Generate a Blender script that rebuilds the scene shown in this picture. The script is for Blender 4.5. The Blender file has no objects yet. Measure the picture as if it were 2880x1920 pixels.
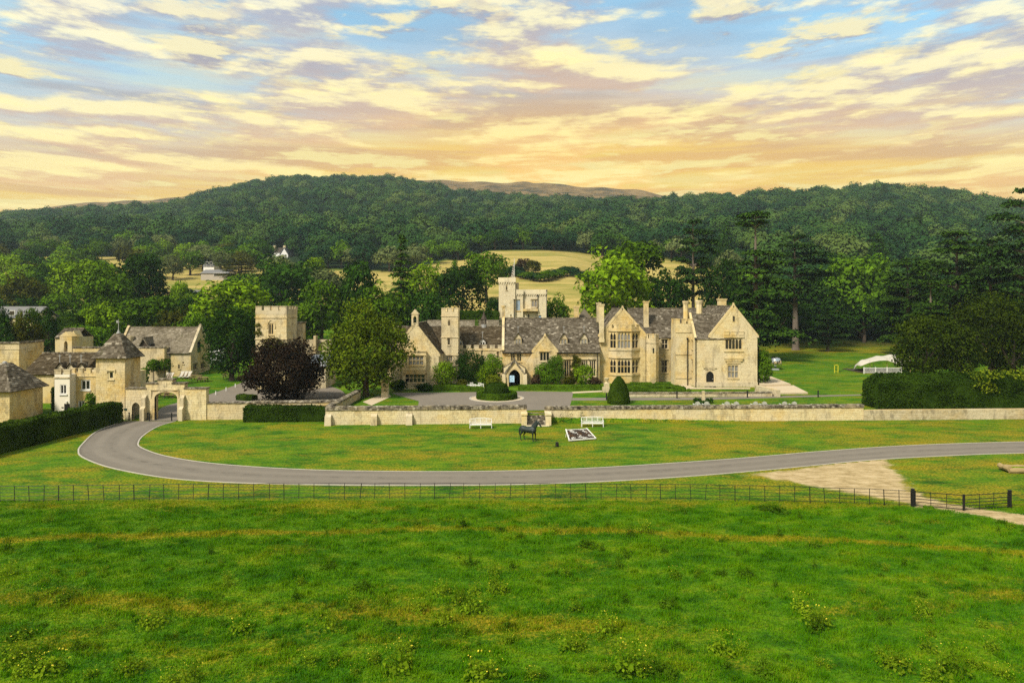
import bpy, math, random
import numpy as np
from mathutils import Vector, Matrix, noise as mnoise

HAZE_DENSITY = 0.00014
random.seed(7)
RNG = np.random.default_rng(11)
sc = bpy.context.scene
COL = sc.collection

# ------------------------------------------------------------------ camera
CAM_H = 13.5
FPX, CPX, HPY = 1920.0, 1440.0, 855.0
def PX(px, D): return (px - CPX) / FPX * D
def PZ(py, D): return CAM_H - (py - HPY) / FPX * D
def DG(py, z=0.0): return (CAM_H - z) * FPX / (py - HPY)
def GP(px, py, z=0.0):
    D = DG(py, z)
    return (PX(px, D), D, z)

cam_d = bpy.data.cameras.new('camera')
cam_d.sensor_width = 36.0
cam_d.lens = 24.0
cam_d.shift_y = -105.0 / 2880.0
cam_d.clip_end = 9000
cam = bpy.data.objects.new('camera', cam_d)
cam.location = (0, 0, CAM_H)
cam.rotation_euler = (math.radians(90), 0, 0)
COL.objects.link(cam)
sc.camera = cam

# ------------------------------------------------------------------ node helper
class NT:
    def __init__(s, tree):
        s.t = tree
        s.t.nodes.clear()
    def n(s, typ, ins=None, **props):
        nd = s.t.nodes.new(typ)
        for k, v in props.items():
            setattr(nd, k, v)
        if ins:
            for k, v in ins.items():
                sk = nd.inputs[k]
                if isinstance(v, bpy.types.NodeSocket):
                    s.t.links.new(v, sk)
                elif isinstance(v, bpy.types.Node):
                    s.t.links.new(v.outputs[0], sk)
                else:
                    sk.default_value = v
        return nd
    def math(s, op, a, b=0.0, c=0.0, clamp=False):
        return s.n('ShaderNodeMath', {0: a, 1: b, 2: c}, operation=op, use_clamp=clamp).outputs[0]
    def vmath(s, op, a, b=(0, 0, 0)):
        return s.n('ShaderNodeVectorMath', {0: a, 1: b}, operation=op).outputs[0]
    def mix(s, fac, a, b, blend='MIX'):
        nd = s.t.nodes.new('ShaderNodeMix')
        nd.data_type = 'RGBA'
        nd.blend_type = blend
        for sk, v in ((nd.inputs[0], fac), (nd.inputs[6], a), (nd.inputs[7], b)):
            if isinstance(v, bpy.types.NodeSocket):
                s.t.links.new(v, sk)
            else:
                sk.default_value = v if not isinstance(v, tuple) or len(v) == 4 else (*v, 1)
        return nd.outputs[2]
    def ss(s, x, a, b):
        nd = s.n('ShaderNodeMapRange', {0: x, 1: a, 2: b, 3: 0.0, 4: 1.0}, interpolation_type='SMOOTHSTEP')
        return nd.outputs[0]
    def noise(s, vec, scale, detail=4.0, rough=0.55, dist=0.0):
        nd = s.n('ShaderNodeTexNoise', {'Scale': scale, 'Detail': detail, 'Roughness': rough, 'Distortion': dist})
        if vec is not None:
            s.t.links.new(vec, nd.inputs['Vector'])
        return nd.outputs[0]
    def ramp(s, fac, stops):
        nd = s.t.nodes.new('ShaderNodeValToRGB')
        cr = nd.color_ramp
        while len(cr.elements) < len(stops):
            cr.elements.new(0.5)
        for e, (p, c) in zip(cr.elements, stops):
            e.position = p
            e.color = (*c, 1)
        s.t.links.new(fac, nd.inputs[0])
        return nd.outputs[0]

# ------------------------------------------------------------------ sky, sun, exposure
SUN_DIR = Vector((-0.46, -0.52, 0.72)).normalized()      # towards the sun: behind and left of the camera
world = bpy.data.worlds.new('World')
sc.world = world
world.use_nodes = True
def build_sky():
    t = NT(world.node_tree)
    d = t.n('ShaderNodeTexCoord').outputs['Generated']
    sep = t.n('ShaderNodeSeparateXYZ', {0: d})
    x, y, z = sep.outputs
    zz = t.math('MAXIMUM', z, 0.0)
    rad = t.math('SQRT', t.math('ADD', t.math('MULTIPLY', x, x), t.math('MULTIPLY', y, y)))
    rad = t.math('MAXIMUM', rad, 0.05)
    ax, ay = t.math('DIVIDE', x, rad), t.math('DIVIDE', y, rad)
    # rows of flat clouds: thinner towards the horizon
    v = t.math('MULTIPLY', t.math('LOGARITHM', t.math('ADD', zz, 0.055), 2.718), 1.75)
    p0 = t.n('ShaderNodeCombineXYZ', {0: ax, 1: ay, 2: v}).outputs[0]
    wob = t.math('SUBTRACT', t.noise(p0, 2.2, 3.0), 0.5)
    p = t.vmath('ADD', p0, t.n('ShaderNodeCombineXYZ', {0: 0.0, 1: 0.0, 2: t.math('MULTIPLY', wob, 0.10)}).outputs[0])
    up = t.vmath('ADD', p, (0.0, 0.0, 0.075))
    def clouds(vec, sc_, off, det=9.0, ro=0.60):
        return t.noise(t.vmath('ADD', vec, off), sc_, det, ro, 0.0)
    o1 = (5.2, 1.7, 3.3)
    n1, n1u = clouds(p, 3.7, o1), clouds(up, 3.7, o1)
    o4 = (2.7, 8.1, 6.6)
    n4, n4u = clouds(p, 7.2, o4, 6.0), clouds(up, 7.2, o4, 6.0)
    n2 = clouds(t.vmath('MULTIPLY', p, (0.55, 0.55, 1.0)), 1.7, (9.4, 2.2, 5.0), 5.0)
    n3 = clouds(t.vmath('MULTIPLY', p, (0.45, 0.45, 1.0)), 5.5, (1.0, 5.0, 9.0), 5.0)
    glow = t.ss(t.math('ABSOLUTE', t.math('SUBTRACT', ax, 0.06)), 0.70, 0.0)
    glow = t.math('MULTIPLY', glow, t.ss(y, -0.2, 0.6))
    elev = t.math('ADD', z, t.math('MULTIPLY', t.math('SUBTRACT', n2, 0.5), 0.10))
    elev = t.math('SUBTRACT', elev, t.math('MULTIPLY', glow, 0.095))
    veil = t.ramp(elev, [(0.0, (1.0, 0.80, 0.40)), (0.07, (1.0, 0.72, 0.14)), (0.14, (1.0, 0.65, 0.13)),
                         (0.21, (0.78, 0.58, 0.42)), (0.30, (0.52, 0.54, 0.62)), (0.6, (0.40, 0.50, 0.68))])
    lit = t.ramp(elev, [(0.0, (1.0, 0.85, 0.40)), (0.12, (1.0, 0.82, 0.30)), (0.25, (1.0, 0.86, 0.42)), (0.40, (1.0, 0.91, 0.64))])
    shad = t.ramp(elev, [(0.0, (1.0, 0.66, 0.22)), (0.10, (0.94, 0.54, 0.12)), (0.18, (0.70, 0.44, 0.24)), (0.28, (0.41, 0.36, 0.40)), (0.4, (0.42, 0.43, 0.51))])
    cov1 = t.ss(n1, 0.455, 0.560)
    edge1 = t.ss(t.math('SUBTRACT', n1, n1u), -0.04, 0.075)
    cov4 = t.ss(n4, 0.48, 0.60)
    edge4 = t.ss(t.math('SUBTRACT', n4, n4u), -0.04, 0.07)
    ccol = t.mix(edge1, shad, lit)
    c4 = t.mix(edge4, shad, lit)
    band = t.math('MULTIPLY', t.ss(n3, 0.46, 0.58), 0.88)
    veil = t.mix(band, veil, shad)
    veil = t.mix(t.math('MULTIPLY', t.ss(n3, 0.46, 0.36), 0.5), veil, lit)
    veilfac = t.math('MAXIMUM', t.ss(elev, 0.37, 0.15), t.math('MULTIPLY', t.ss(n2, 0.40, 0.58), 0.80))
    sky = t.n('ShaderNodeTexSky', sky_type='NISHITA', sun_disc=False)
    sky.sun_elevation = math.asin(SUN_DIR.z)
    sky.sun_rotation = math.atan2(SUN_DIR.x, SUN_DIR.y)
    sky.air_density = 1.2
    sky.dust_density = 0.7
    bg_sky = t.n('ShaderNodeBackground', {0: t.mix(1.0, sky.outputs[0], (0.80, 1.15, 1.08), 'MULTIPLY'), 1: 0.105})
    bg_veil = t.n('ShaderNodeBackground', {0: veil, 1: 0.51})
    bg_c4 = t.n('ShaderNodeBackground', {0: c4, 1: 0.53})
    bg_cl = t.n('ShaderNodeBackground', {0: ccol, 1: 0.62})
    m1 = t.n('ShaderNodeMixShader', {0: veilfac, 1: bg_sky.outputs[0], 2: bg_veil.outputs[0]})
    m2 = t.n('ShaderNodeMixShader', {0: t.math('MULTIPLY', cov4, 0.88), 1: m1.outputs[0], 2: bg_c4.outputs[0]})
    m3 = t.n('ShaderNodeMixShader', {0: t.math('MULTIPLY', cov1, 0.78), 1: m2.outputs[0], 2: bg_cl.outputs[0]})
    t.n('ShaderNodeOutputWorld', {0: m3.outputs[0]})
build_sky()

sun_d = bpy.data.lights.new('sun', 'SUN')
sun_d.energy = 2.9
sun_d.angle = math.radians(10)
sun_d.color = (1.0, 0.93, 0.80)
sun = bpy.data.objects.new('sun', sun_d)
sun.rotation_euler = SUN_DIR.to_track_quat('Z', 'Y').to_euler()
sun.location = (-60, -60, 90)
COL.objects.link(sun)

sc.view_settings.view_transform = 'Standard'
sc.view_settings.look = 'None'
sc.view_settings.gamma = 1.0
sc.view_settings.exposure = 1.0
sc.view_settings.use_curve_mapping = False
sc.render.engine = 'CYCLES'
cy = sc.cycles
cy.max_bounces = 4
cy.diffuse_bounces = 1
cy.glossy_bounces = 2
cy.transmission_bounces = 2
cy.transparent_max_bounces = 4
cy.volume_bounces = 0
cy.caustics_reflective = False
cy.caustics_refractive = False
cy.use_denoising = False
cy.use_adaptive_sampling = False

# ------------------------------------------------------------------ materials
MATS = {}
def newmat(name):
    m = bpy.data.materials.new(name)
    m.use_nodes = True
    MATS[name] = m
    return m, NT(m.node_tree)
def finish(t, color, rough=0.85, spec=0.2, bump=None, bstr=0.3, bdist=0.02, metal=0.0):
    ins = {'Base Color': color, 'Roughness': rough, 'Metallic': metal, 'Specular IOR Level': spec}
    if bump is not None:
        b = t.n('ShaderNodeBump', {'Height': bump, 'Strength': bstr, 'Distance': bdist})
        ins['Normal'] = b.outputs[0]
    p = t.n('ShaderNodeBsdfPrincipled', ins)
    t.n('ShaderNodeOutputMaterial', {0: p.outputs[0]})

def pos(t): return t.n('ShaderNodeNewGeometry').outputs['Position']
def island(t): return t.n('ShaderNodeNewGeometry').outputs['Random Per Island']

def mk_stone(name, c_lo, c_mid, c_hi, stain=0.35, lichen=0.25, ochre=(0.60, 0.36, 0.05)):
    m, t = newmat(name)
    r = island(t)
    P = pos(t)
    col = t.ramp(r, [(0.0, c_lo), (0.3, c_mid), (0.85, c_hi), (1.0, tuple(0.86 * k for k in c_mid))])
    big = t.noise(P, 0.30, 5, 0.68)
    col = t.mix(t.math('MULTIPLY', t.ss(big, 0.47, 0.62), lichen), col, ochre)
    pale = t.noise(t.vmath('ADD', P, (7.0, 3.0, 5.0)), 0.22, 4, 0.6)
    col = t.mix(t.math('MULTIPLY', t.ss(pale, 0.46, 0.60), 0.55), col, (0.60, 0.52, 0.37))
    st = t.noise(t.vmath('MULTIPLY', P, (1, 1, 0.35)), 1.1, 6, 0.7)
    col = t.mix(t.math('MULTIPLY', t.ss(st, 0.50, 0.64), stain), col, (0.15, 0.125, 0.085))
    fine = t.noise(P, 7.0, 5, 0.65)
    col = t.mix(t.math('MULTIPLY', t.ss(fine, 0.35, 0.75), 0.35), col, tuple(0.60 * k for k in c_mid))
    finish(t, col, 0.95, 0.05, fine, 0.5, 0.03)
    return m
mk_stone('limestone', (0.53, 0.395, 0.18), (0.59, 0.455, 0.22), (0.65, 0.515, 0.265), 0.48, 0.45)
mk_stone('limestone_pale', (0.60, 0.48, 0.255), (0.65, 0.53, 0.295), (0.70, 0.59, 0.345), 0.42, 0.33)
mk_stone('limestone_light', (0.66, 0.56, 0.36), (0.70, 0.61, 0.41), (0.74, 0.66, 0.46), 0.30, 0.15)
mk_stone('limestone_grey', (0.38, 0.31, 0.18), (0.46, 0.38, 0.23), (0.54, 0.46, 0.30), 0.65, 0.22)
mk_stone('dressed_stone', (0.52, 0.40, 0.20), (0.56, 0.44, 0.23), (0.60, 0.49, 0.27), 0.65, 0.40)
mk_stone('mortar', (0.46, 0.34, 0.155), (0.46, 0.34, 0.155), (0.46, 0.34, 0.155), 0.4, 0.3)

def mk_tiles(name, lo, mid, hi, patch, amt=0.55):
    m, t = newmat(name)
    r = island(t)
    P = pos(t)
    col = t.ramp(r, [(0.0, lo), (0.5, mid), (0.92, hi), (1.0, patch)])
    sp = t.noise(P, 8.0, 6, 0.8)
    zone = t.noise(P, 0.5, 4, 0.65)
    col = t.mix(t.math('MULTIPLY', t.ss(sp, 0.52, 0.64), t.math('MULTIPLY', t.ss(zone, 0.38, 0.62), amt)), col, patch)
    st = t.noise(t.vmath('ADD', P, (9.0, 3.0, 1.0)), 0.40, 4, 0.65)
    col = t.mix(t.math('MULTIPLY', t.ss(st, 0.48, 0.66), 0.5), col, (0.040, 0.030, 0.018))
    moss = t.noise(t.vmath('ADD', P, (2.0, 13.0, 7.0)), 1.1, 5, 0.7)
    col = t.mix(t.math('MULTIPLY', t.ss(moss, 0.60, 0.70), 0.5), col, (0.055, 0.060, 0.012))
    finish(t, col, 0.95, 0.02, sp, 0.5, 0.03)
mk_tiles('stone_tiles', (0.060, 0.048, 0.032), (0.105, 0.087, 0.062), (0.165, 0.140, 0.104), (0.33, 0.29, 0.22))
mk_tiles('stone_tiles_dark', (0.042, 0.030, 0.016), (0.068, 0.051, 0.029), (0.105, 0.082, 0.050), (0.24, 0.20, 0.14))
mk_tiles('stone_tiles_pale', (0.130, 0.108, 0.072), (0.180, 0.152, 0.106), (0.225, 0.192, 0.140), (0.29, 0.25, 0.19), 0.35)

def mk_coping():
    m, t = newmat('weathered_coping')
    P = pos(t)
    a = t.noise(P, 2.2, 7, 0.72)
    b = t.noise(t.vmath('ADD', P, (4.0, 9.0, 2.0)), 0.7, 4, 0.6)
    col = t.ramp(a, [(0.36, (0.022, 0.018, 0.013)), (0.47, (0.085, 0.072, 0.052)), (0.56, (0.21, 0.18, 0.13)), (0.66, (0.52, 0.47, 0.37))])
    col = t.mix(t.math('MULTIPLY', t.ss(b, 0.5, 0.66), 0.6), col, (0.30, 0.24, 0.14))
    finish(t, col, 0.95, 0.05, a, 0.5, 0.03)
mk_coping()

def mk_plain(name, c, rough=0.7, var=0.15, scale=3.0, metal=0.0, spec=0.3, bump=0.1):
    m, t = newmat(name)
    P = pos(t)
    nz = t.noise(P, scale, 5, 0.6)
    col = t.mix(t.math('MULTIPLY', nz, var * 2), c, tuple(0.55 * k for k in c))
    finish(t, col, rough, spec, nz, bump, 0.02, metal)
mk_plain('white_render', (0.74, 0.68, 0.55), 0.85, 0.12, 1.2)
mk_plain('white_paint', (0.66, 0.64, 0.59), 0.55, 0.08, 4)
mk_plain('white_wall', (0.80, 0.78, 0.74), 0.8, 0.06, 0.5)
mk_plain('black_iron', (0.012, 0.012, 0.012), 0.55, 0.2, 8)
mk_plain('lead', (0.32, 0.32, 0.31), 0.6, 0.2, 2)
mk_plain('dark_wood', (0.05, 0.035, 0.022), 0.7, 0.3, 3)
mk_plain('oak_wood', (0.30, 0.19, 0.085), 0.8, 0.3, 5)
mk_plain('black_door', (0.010, 0.010, 0.010), 0.4, 0.2, 4)
mk_plain('bark', (0.085, 0.062, 0.045), 0.95, 0.5, 3, bump=0.5)
mk_plain('bark_pale', (0.17, 0.135, 0.105), 0.95, 0.5, 3, bump=0.5)
mk_plain('bronze', (0.016, 0.027, 0.025), 0.55, 0.4, 6, 0.35, 0.5)
mk_plain('dark_interior', (0.012, 0.010, 0.008), 0.9, 0.2)
mk_plain('chrome', (0.72, 0.70, 0.66), 0.18, 0.05, 3, 1.0, 0.5)
mk_plain('canvas', (0.46, 0.42, 0.34), 0.8, 0.06, 1.5)
mk_plain('slate_grey', (0.17, 0.165, 0.16), 0.8, 0.25, 2)
mk_plain('timber_clad', (0.42, 0.37, 0.31), 0.85, 0.25, 2)
mk_plain('log_wood', (0.33, 0.24, 0.11), 0.9, 0.35, 3, bump=0.5)
mk_plain('sign_green', (0.02, 0.045, 0.035), 0.5, 0.1)
mk_plain('sign_blue', (0.42, 0.60, 0.78), 0.4, 0.05)
mk_plain('hurdle_yellow', (0.62, 0.55, 0.03), 0.7, 0.1)
mk_plain('flower_white', (0.78, 0.76, 0.70), 0.8, 0.1, 9)
mk_plain('flower_yellow', (0.60, 0.50, 0.03), 0.8, 0.1, 9)
mk_plain('bed_soil', (0.035, 0.022, 0.014), 0.95, 0.3, 6)
mk_plain('brown_foliage', (0.16, 0.075, 0.02), 0.9, 0.3, 6)
mk_plain('flag_cloth', (0.66, 0.62, 0.56), 0.8, 0.1, 2)
mk_plain('flag_mark', (0.05, 0.045, 0.04), 0.8, 0.1, 2)

def mk_glass(name, c, rough=0.08, spec=0.6):
    m, t = newmat(name)
    nz = t.noise(pos(t), 1.7, 3, 0.6)
    col = t.mix(nz, c, tuple(0.4 * k for k in c))
    finish(t, col, rough, spec, nz, 0.06, 0.02)
mk_glass('glass_dark', (0.020, 0.020, 0.019))
mk_glass('glass_curtain', (0.30, 0.29, 0.27), 0.15)
mk_glass('glass_painted_sky', (0.34, 0.47, 0.60), 0.05)  # blue sky reflection painted into the pane's base colour

def mk_gravel(name, c, scale, var=0.4, streak=(1, 1, 1), tracks=False):
    m, t = newmat(name)
    P = t.vmath('MULTIPLY', pos(t), streak)
    a = t.noise(P, scale, 6, 0.7)
    b = t.noise(P, 0.16, 4, 0.6)
    f = t.noise(pos(t), 14.0, 3, 0.7)
    col = t.mix(t.math('MULTIPLY', t.ss(a, 0.3, 0.75), var), c, tuple(0.6 * k for k in c))
    col = t.mix(t.math('MULTIPLY', t.ss(b, 0.45, 0.7), 0.35), col, tuple(0.72 * k for k in c))
    col = t.mix(t.math('MULTIPLY', t.ss(f, 0.55, 0.75), 0.3), col, tuple(1.4 * k for k in c))
    if tracks:
        ac = t.n('ShaderNodeAttribute', attribute_name='across').outputs['Fac']
        w1 = t.math('ABSOLUTE', t.math('SUBTRACT', t.math('ABSOLUTE', t.math('SUBTRACT', ac, 0.5)), 0.21))
        col = t.mix(t.math('MULTIPLY', t.math('MULTIPLY', t.ss(w1, 0.13, 0.03), t.ss(b, 0.3, 0.6)), 0.38), col, tuple(1.32 * k for k in c))
        mid = t.math('ABSOLUTE', t.math('SUBTRACT', ac, 0.52))
        col = t.mix(t.math('MULTIPLY', t.math('MULTIPLY', t.ss(mid, 0.05, 0.01), t.ss(a, 0.45, 0.6)), 0.5), col, tuple(0.5 * k for k in c))
        ed = t.math('ABSOLUTE', t.math('SUBTRACT', ac, 0.5))
        col = t.mix(t.math('MULTIPLY', t.ss(t.math('ADD', ed, t.math('MULTIPLY', a, 0.06)), 0.46, 0.53), 0.6), col, tuple(0.55 * k for k in c))
    finish(t, col, 0.9, 0.08, f, 0.35, 0.01)
mk_gravel('asphalt', (0.175, 0.152, 0.122), 0.9, 0.30, tracks=True)
mk_gravel('tarmac_grey', (0.190, 0.162, 0.128), 1.1, 0.3)
mk_gravel('gravel_pale', (0.52, 0.42, 0.28), 1.4, 0.3)
mk_gravel('dirt_track', (0.34, 0.255, 0.125), 0.6, 0.45)
mk_gravel('kerb_white', (0.43, 0.39, 0.32), 2.0, 0.6)

def mk_leaf(name, c, c2, var=0.55, transl=0.14):
    m, t = newmat(name)
    c = tuple(0.5 * k for k in c)
    r = island(t)
    ob = t.n('ShaderNodeObjectInfo').outputs['Random']
    P = pos(t)
    nz = t.noise(P, 0.42, 3, 0.6)
    f = t.math('ADD', t.math('MULTIPLY', r, 0.45), t.math('MULTIPLY', t.ss(nz, 0.3, 0.7), 0.55))
    col = t.mix(f, c, c2)
    k = t.n('ShaderNodeMapRange', {0: ob, 1: 0.0, 2: 1.0, 3: 1.0 - var * 0.5, 4: 1.0 + var * 0.5}).outputs[0]
    col = t.mix(1.0, col, t.n('ShaderNodeCombineColor', {0: k, 1: k, 2: k}).outputs[0], 'MULTIPLY')
    dn = t.n('ShaderNodeBsdfDiffuse', {0: col})
    tr = t.n('ShaderNodeBsdfTranslucent', {0: col})
    mx = t.n('ShaderNodeMixShader', {0: transl, 1: dn.outputs[0], 2: tr.outputs[0]})
    t.n('ShaderNodeOutputMaterial', {0: mx.outputs[0]})
mk_leaf('leaf_bright', (0.065, 0.160, 0.005), (0.190, 0.300, 0.010))
mk_leaf('leaf_mid', (0.034, 0.100, 0.005), (0.105, 0.195, 0.009))
mk_leaf('leaf_dark', (0.012, 0.040, 0.005), (0.034, 0.082, 0.008))
mk_leaf('leaf_olive', (0.035, 0.045, 0.006), (0.085, 0.090, 0.008))
mk_leaf('leaf_pale', (0.075, 0.115, 0.030), (0.155, 0.185, 0.060))
def mk_wood():
    m, t = newmat('leaf_wood')
    P = pos(t)
    tint = t.n('ShaderNodeAttribute', attribute_name='tint', attribute_type='INSTANCER').outputs['Fac']
    ob = t.n('ShaderNodeObjectInfo').outputs['Random']
    big = t.noise(P, 0.011, 3, 0.6)
    med = t.noise(P, 0.075, 2, 0.5)
    f = t.math('ADD', t.math('MULTIPLY', tint, 0.62), t.math('ADD', t.math('MULTIPLY', big, 0.55), t.math('MULTIPLY', ob, 0.12)))
    col = t.ramp(f, [(0.22, (0.005, 0.020, 0.011)), (0.42, (0.011, 0.038, 0.014)), (0.62, (0.026, 0.066, 0.015)), (0.80, (0.048, 0.092, 0.018)), (1.0, (0.090, 0.125, 0.030))])
    r = island(t)
    col = t.mix(t.math('MULTIPLY', r, 0.35), col, (0.040, 0.085, 0.016))
    dn = t.n('ShaderNodeBsdfDiffuse', {0: col})
    t.n('ShaderNodeOutputMaterial', {0: dn.outputs[0]})
mk_wood()
mk_leaf('leaf_copper', (0.011, 0.0065, 0.004), (0.032, 0.0205, 0.012), 0.3)
mk_leaf('leaf_yew', (0.013, 0.036, 0.003), (0.048, 0.070, 0.005))
mk_leaf('leaf_yewgreen', (0.024, 0.060, 0.004), (0.105, 0.140, 0.007))
mk_leaf('leaf_cedar', (0.009, 0.030, 0.008), (0.036, 0.075, 0.012))
mk_leaf('leaf_cedar_green', (0.016, 0.055, 0.008), (0.060, 0.120, 0.012))
mk_leaf('leaf_hedge', (0.014, 0.038, 0.003), (0.052, 0.088, 0.007), 0.2)
mk_leaf('leaf_hedge_dark', (0.010, 0.030, 0.003), (0.036, 0.068, 0.006), 0.2)
mk_leaf('leaf_box', (0.035, 0.085, 0.005), (0.095, 0.170, 0.010), 0.2)
mk_leaf('leaf_brown', (0.050, 0.032, 0.018), (0.095, 0.060, 0.030))
mk_leaf('leaf_lime', (0.080, 0.130, 0.006), (0.190, 0.230, 0.012))
mk_leaf('weed_leaf', (0.100, 0.230, 0.006), (0.230, 0.330, 0.012), 0.3, 0.35)
mk_leaf('weed_dark', (0.045, 0.130, 0.004), (0.100, 0.190, 0.008), 0.3, 0.35)
mk_leaf('heath_brown', (0.10, 0.065, 0.035), (0.15, 0.10, 0.05))

def mk_grass(name, blade=False, track=False):
    m, t = newmat(name)
    P = pos(t)
    dry = t.n('ShaderNodeAttribute', attribute_name='dry').outputs['Fac']
    Ps = t.vmath('MULTIPLY', P, (0.55, 1.0, 1.0))
    a = t.noise(Ps, 0.22, 5, 0.62)
    b = t.noise(Ps, 1.0, 6, 0.74)
    c = t.noise(P, 6.0, 3, 0.7)
    s = t.math('ADD', t.math('MULTIPLY', a, 0.70), t.math('MULTIPLY', b, 0.62))
    s = t.math('ADD', s, t.math('SUBTRACT', t.math('MULTIPLY', c, 0.36), 0.12))
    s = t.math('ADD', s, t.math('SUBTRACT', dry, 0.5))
    f = t.ss(s, 0.58, 0.86)
    g = t.noise(t.vmath('ADD', Ps, (31.0, 17.0, 4.0)), 0.50, 7, 0.76)
    green = t.ramp(g, [(0.33, (0.011, 0.064, 0.001)), (0.43, (0.034, 0.150, 0.002)), (0.53, (0.082, 0.222, 0.003)), (0.66, (0.160, 0.272, 0.004))])
    yel = t.ramp(c, [(0.3, (0.165, 0.178, 0.005)), (0.55, (0.262, 0.252, 0.008)), (0.75, (0.360, 0.315, 0.030))])
    col = t.mix(f, green, yel)
    if not blade:
        col = t.mix(1.0, col, (0.98, 0.78, 0.8), 'MULTIPLY')
        dk = t.ss(c, 0.58, 0.36)
        col = t.mix(t.math('MULTIPLY', dk, 0.6), col, (0.010, 0.024, 0.002))
        # golden pasture, woodland floor and bare hill by land-cover attributes
        gold = t.n('ShaderNodeAttribute', attribute_name='gold').outputs['Fac']
        wood = t.n('ShaderNodeAttribute', attribute_name='wood').outputs['Fac']
        bare = t.n('ShaderNodeAttribute', attribute_name='bare').outputs['Fac']
        gn = t.noise(t.vmath('MULTIPLY', P, (0.25, 1, 1)), 0.10, 6, 0.7)
        gf = t.noise(P, 1.2, 4, 0.7)
        gc = t.ramp(gn, [(0.34, (0.120, 0.150, 0.020)), (0.45, (0.27, 0.225, 0.055)), (0.57, (0.40, 0.30, 0.095)), (0.70, (0.33, 0.25, 0.07))])
        gc = t.mix(t.math('MULTIPLY', t.ss(gf, 0.5, 0.7), 0.35), gc, (0.17, 0.14, 0.03))
        col = t.mix(gold, col, gc)
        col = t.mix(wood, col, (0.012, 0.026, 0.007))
        bn = t.noise(P, 0.02, 8, 0.72)
        bc = t.ramp(bn, [(0.38, (0.045, 0.034, 0.012)), (0.5, (0.135, 0.082, 0.026)), (0.62, (0.21, 0.135, 0.05))])
        col = t.mix(bare, col, bc)
        if track:
            sd = t.n('ShaderNodeAttribute', attribute_name='dirt').outputs['Fac']
            q_ = t.math('ADD', sd, t.math('ADD', t.math('MULTIPLY', t.math('SUBTRACT', b, 0.5), 3.4), t.math('MULTIPLY', t.math('SUBTRACT', a, 0.5), 2.4)))
            tn = t.noise(t.vmath('MULTIPLY', P, (1, 1.6, 1)), 0.8, 6, 0.7)
            dc = t.ramp(tn, [(0.35, (0.25, 0.18, 0.08)), (0.5, (0.38, 0.285, 0.145)), (0.65, (0.48, 0.37, 0.21))])
            dc = t.mix(t.math('MULTIPLY', t.ss(c, 0.55, 0.7), 0.4), dc, (0.16, 0.14, 0.03))
            col = t.mix(t.ss(q_, 0.45, -0.35), col, dc)
        h = t.math('ADD', t.math('MULTIPLY', c, 0.5), b)
        finish(t, col, 0.95, 0.1, h, 0.7, 0.12)
    else:
        r = island(t)
        col = t.mix(t.math('MULTIPLY', r, 0.5), col, (0.125, 0.245, 0.004))
        dn = t.n('ShaderNodeBsdfDiffuse', {0: col})
        tr = t.n('ShaderNodeBsdfTranslucent', {0: col})
        mx = t.n('ShaderNodeMixShader', {0: 0.3, 1: dn.outputs[0], 2: tr.outputs[0]})
        t.n('ShaderNodeOutputMaterial', {0: mx.outputs[0]})
mk_grass('grass_ground')
mk_grass('grass_blades', True)
mk_grass('track_ground', False, True)

# ------------------------------------------------------------------ object helpers
W = {}
def wo(o): return W.get(o.name, Vector((0, 0, 0))) if o else Vector((0, 0, 0))
def tag(o, label=None, cat=None, group=None, kind=None):
    if label: o['label'] = label
    if cat: o['category'] = cat
    if group: o['group'] = group
    if kind: o['kind'] = kind
    return o
def empty(name, loc, label=None, cat=None, group=None, rz=0.0):
    o = bpy.data.objects.new(name, None)
    o.empty_display_size = 0.3
    o.location = loc
    o.rotation_euler = (0, 0, rz)
    COL.objects.link(o)
    W[o.name] = Vector(loc)
    return tag(o, label, cat, group)
def link(name, me, mat=None, parent=None, loc=(0, 0, 0), kind=None):
    """loc in world axes; parents are never rotated when this is used with world positions"""
    o = bpy.data.objects.new(name, me)
    COL.objects.link(o)
    if mat is not None and len(me.materials) == 0:
        me.materials.append(MATS[mat])
    if parent:
        o.parent = parent
    o.location = Vector(loc) - wo(parent)
    W[o.name] = Vector(loc)
    if kind: o['kind'] = kind
    return o
def mesh_np(name, V, F, mat=None, smooth=False):
    """V (n,3) float array, F (m,k) int array"""
    me = bpy.data.meshes.new(name)
    V = np.asarray(V, dtype=np.float32)
    F = np.asarray(F, dtype=np.int32)
    k = F.shape[1]
    me.vertices.add(len(V))
    me.vertices.foreach_set('co', V.ravel())
    me.loops.add(F.size)
    me.loops.foreach_set('vertex_index', F.ravel())
    me.polygons.add(len(F))
    me.polygons.foreach_set('loop_start', np.arange(0, F.size, k, dtype=np.int32))
    me.polygons.foreach_set('loop_total', np.full(len(F), k, dtype=np.int32))
    if smooth:
        me.polygons.foreach_set('use_smooth', np.ones(len(F), dtype=bool))
    me.update(calc_edges=True)
    if mat: me.materials.append(MATS[mat])
    return me

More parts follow.
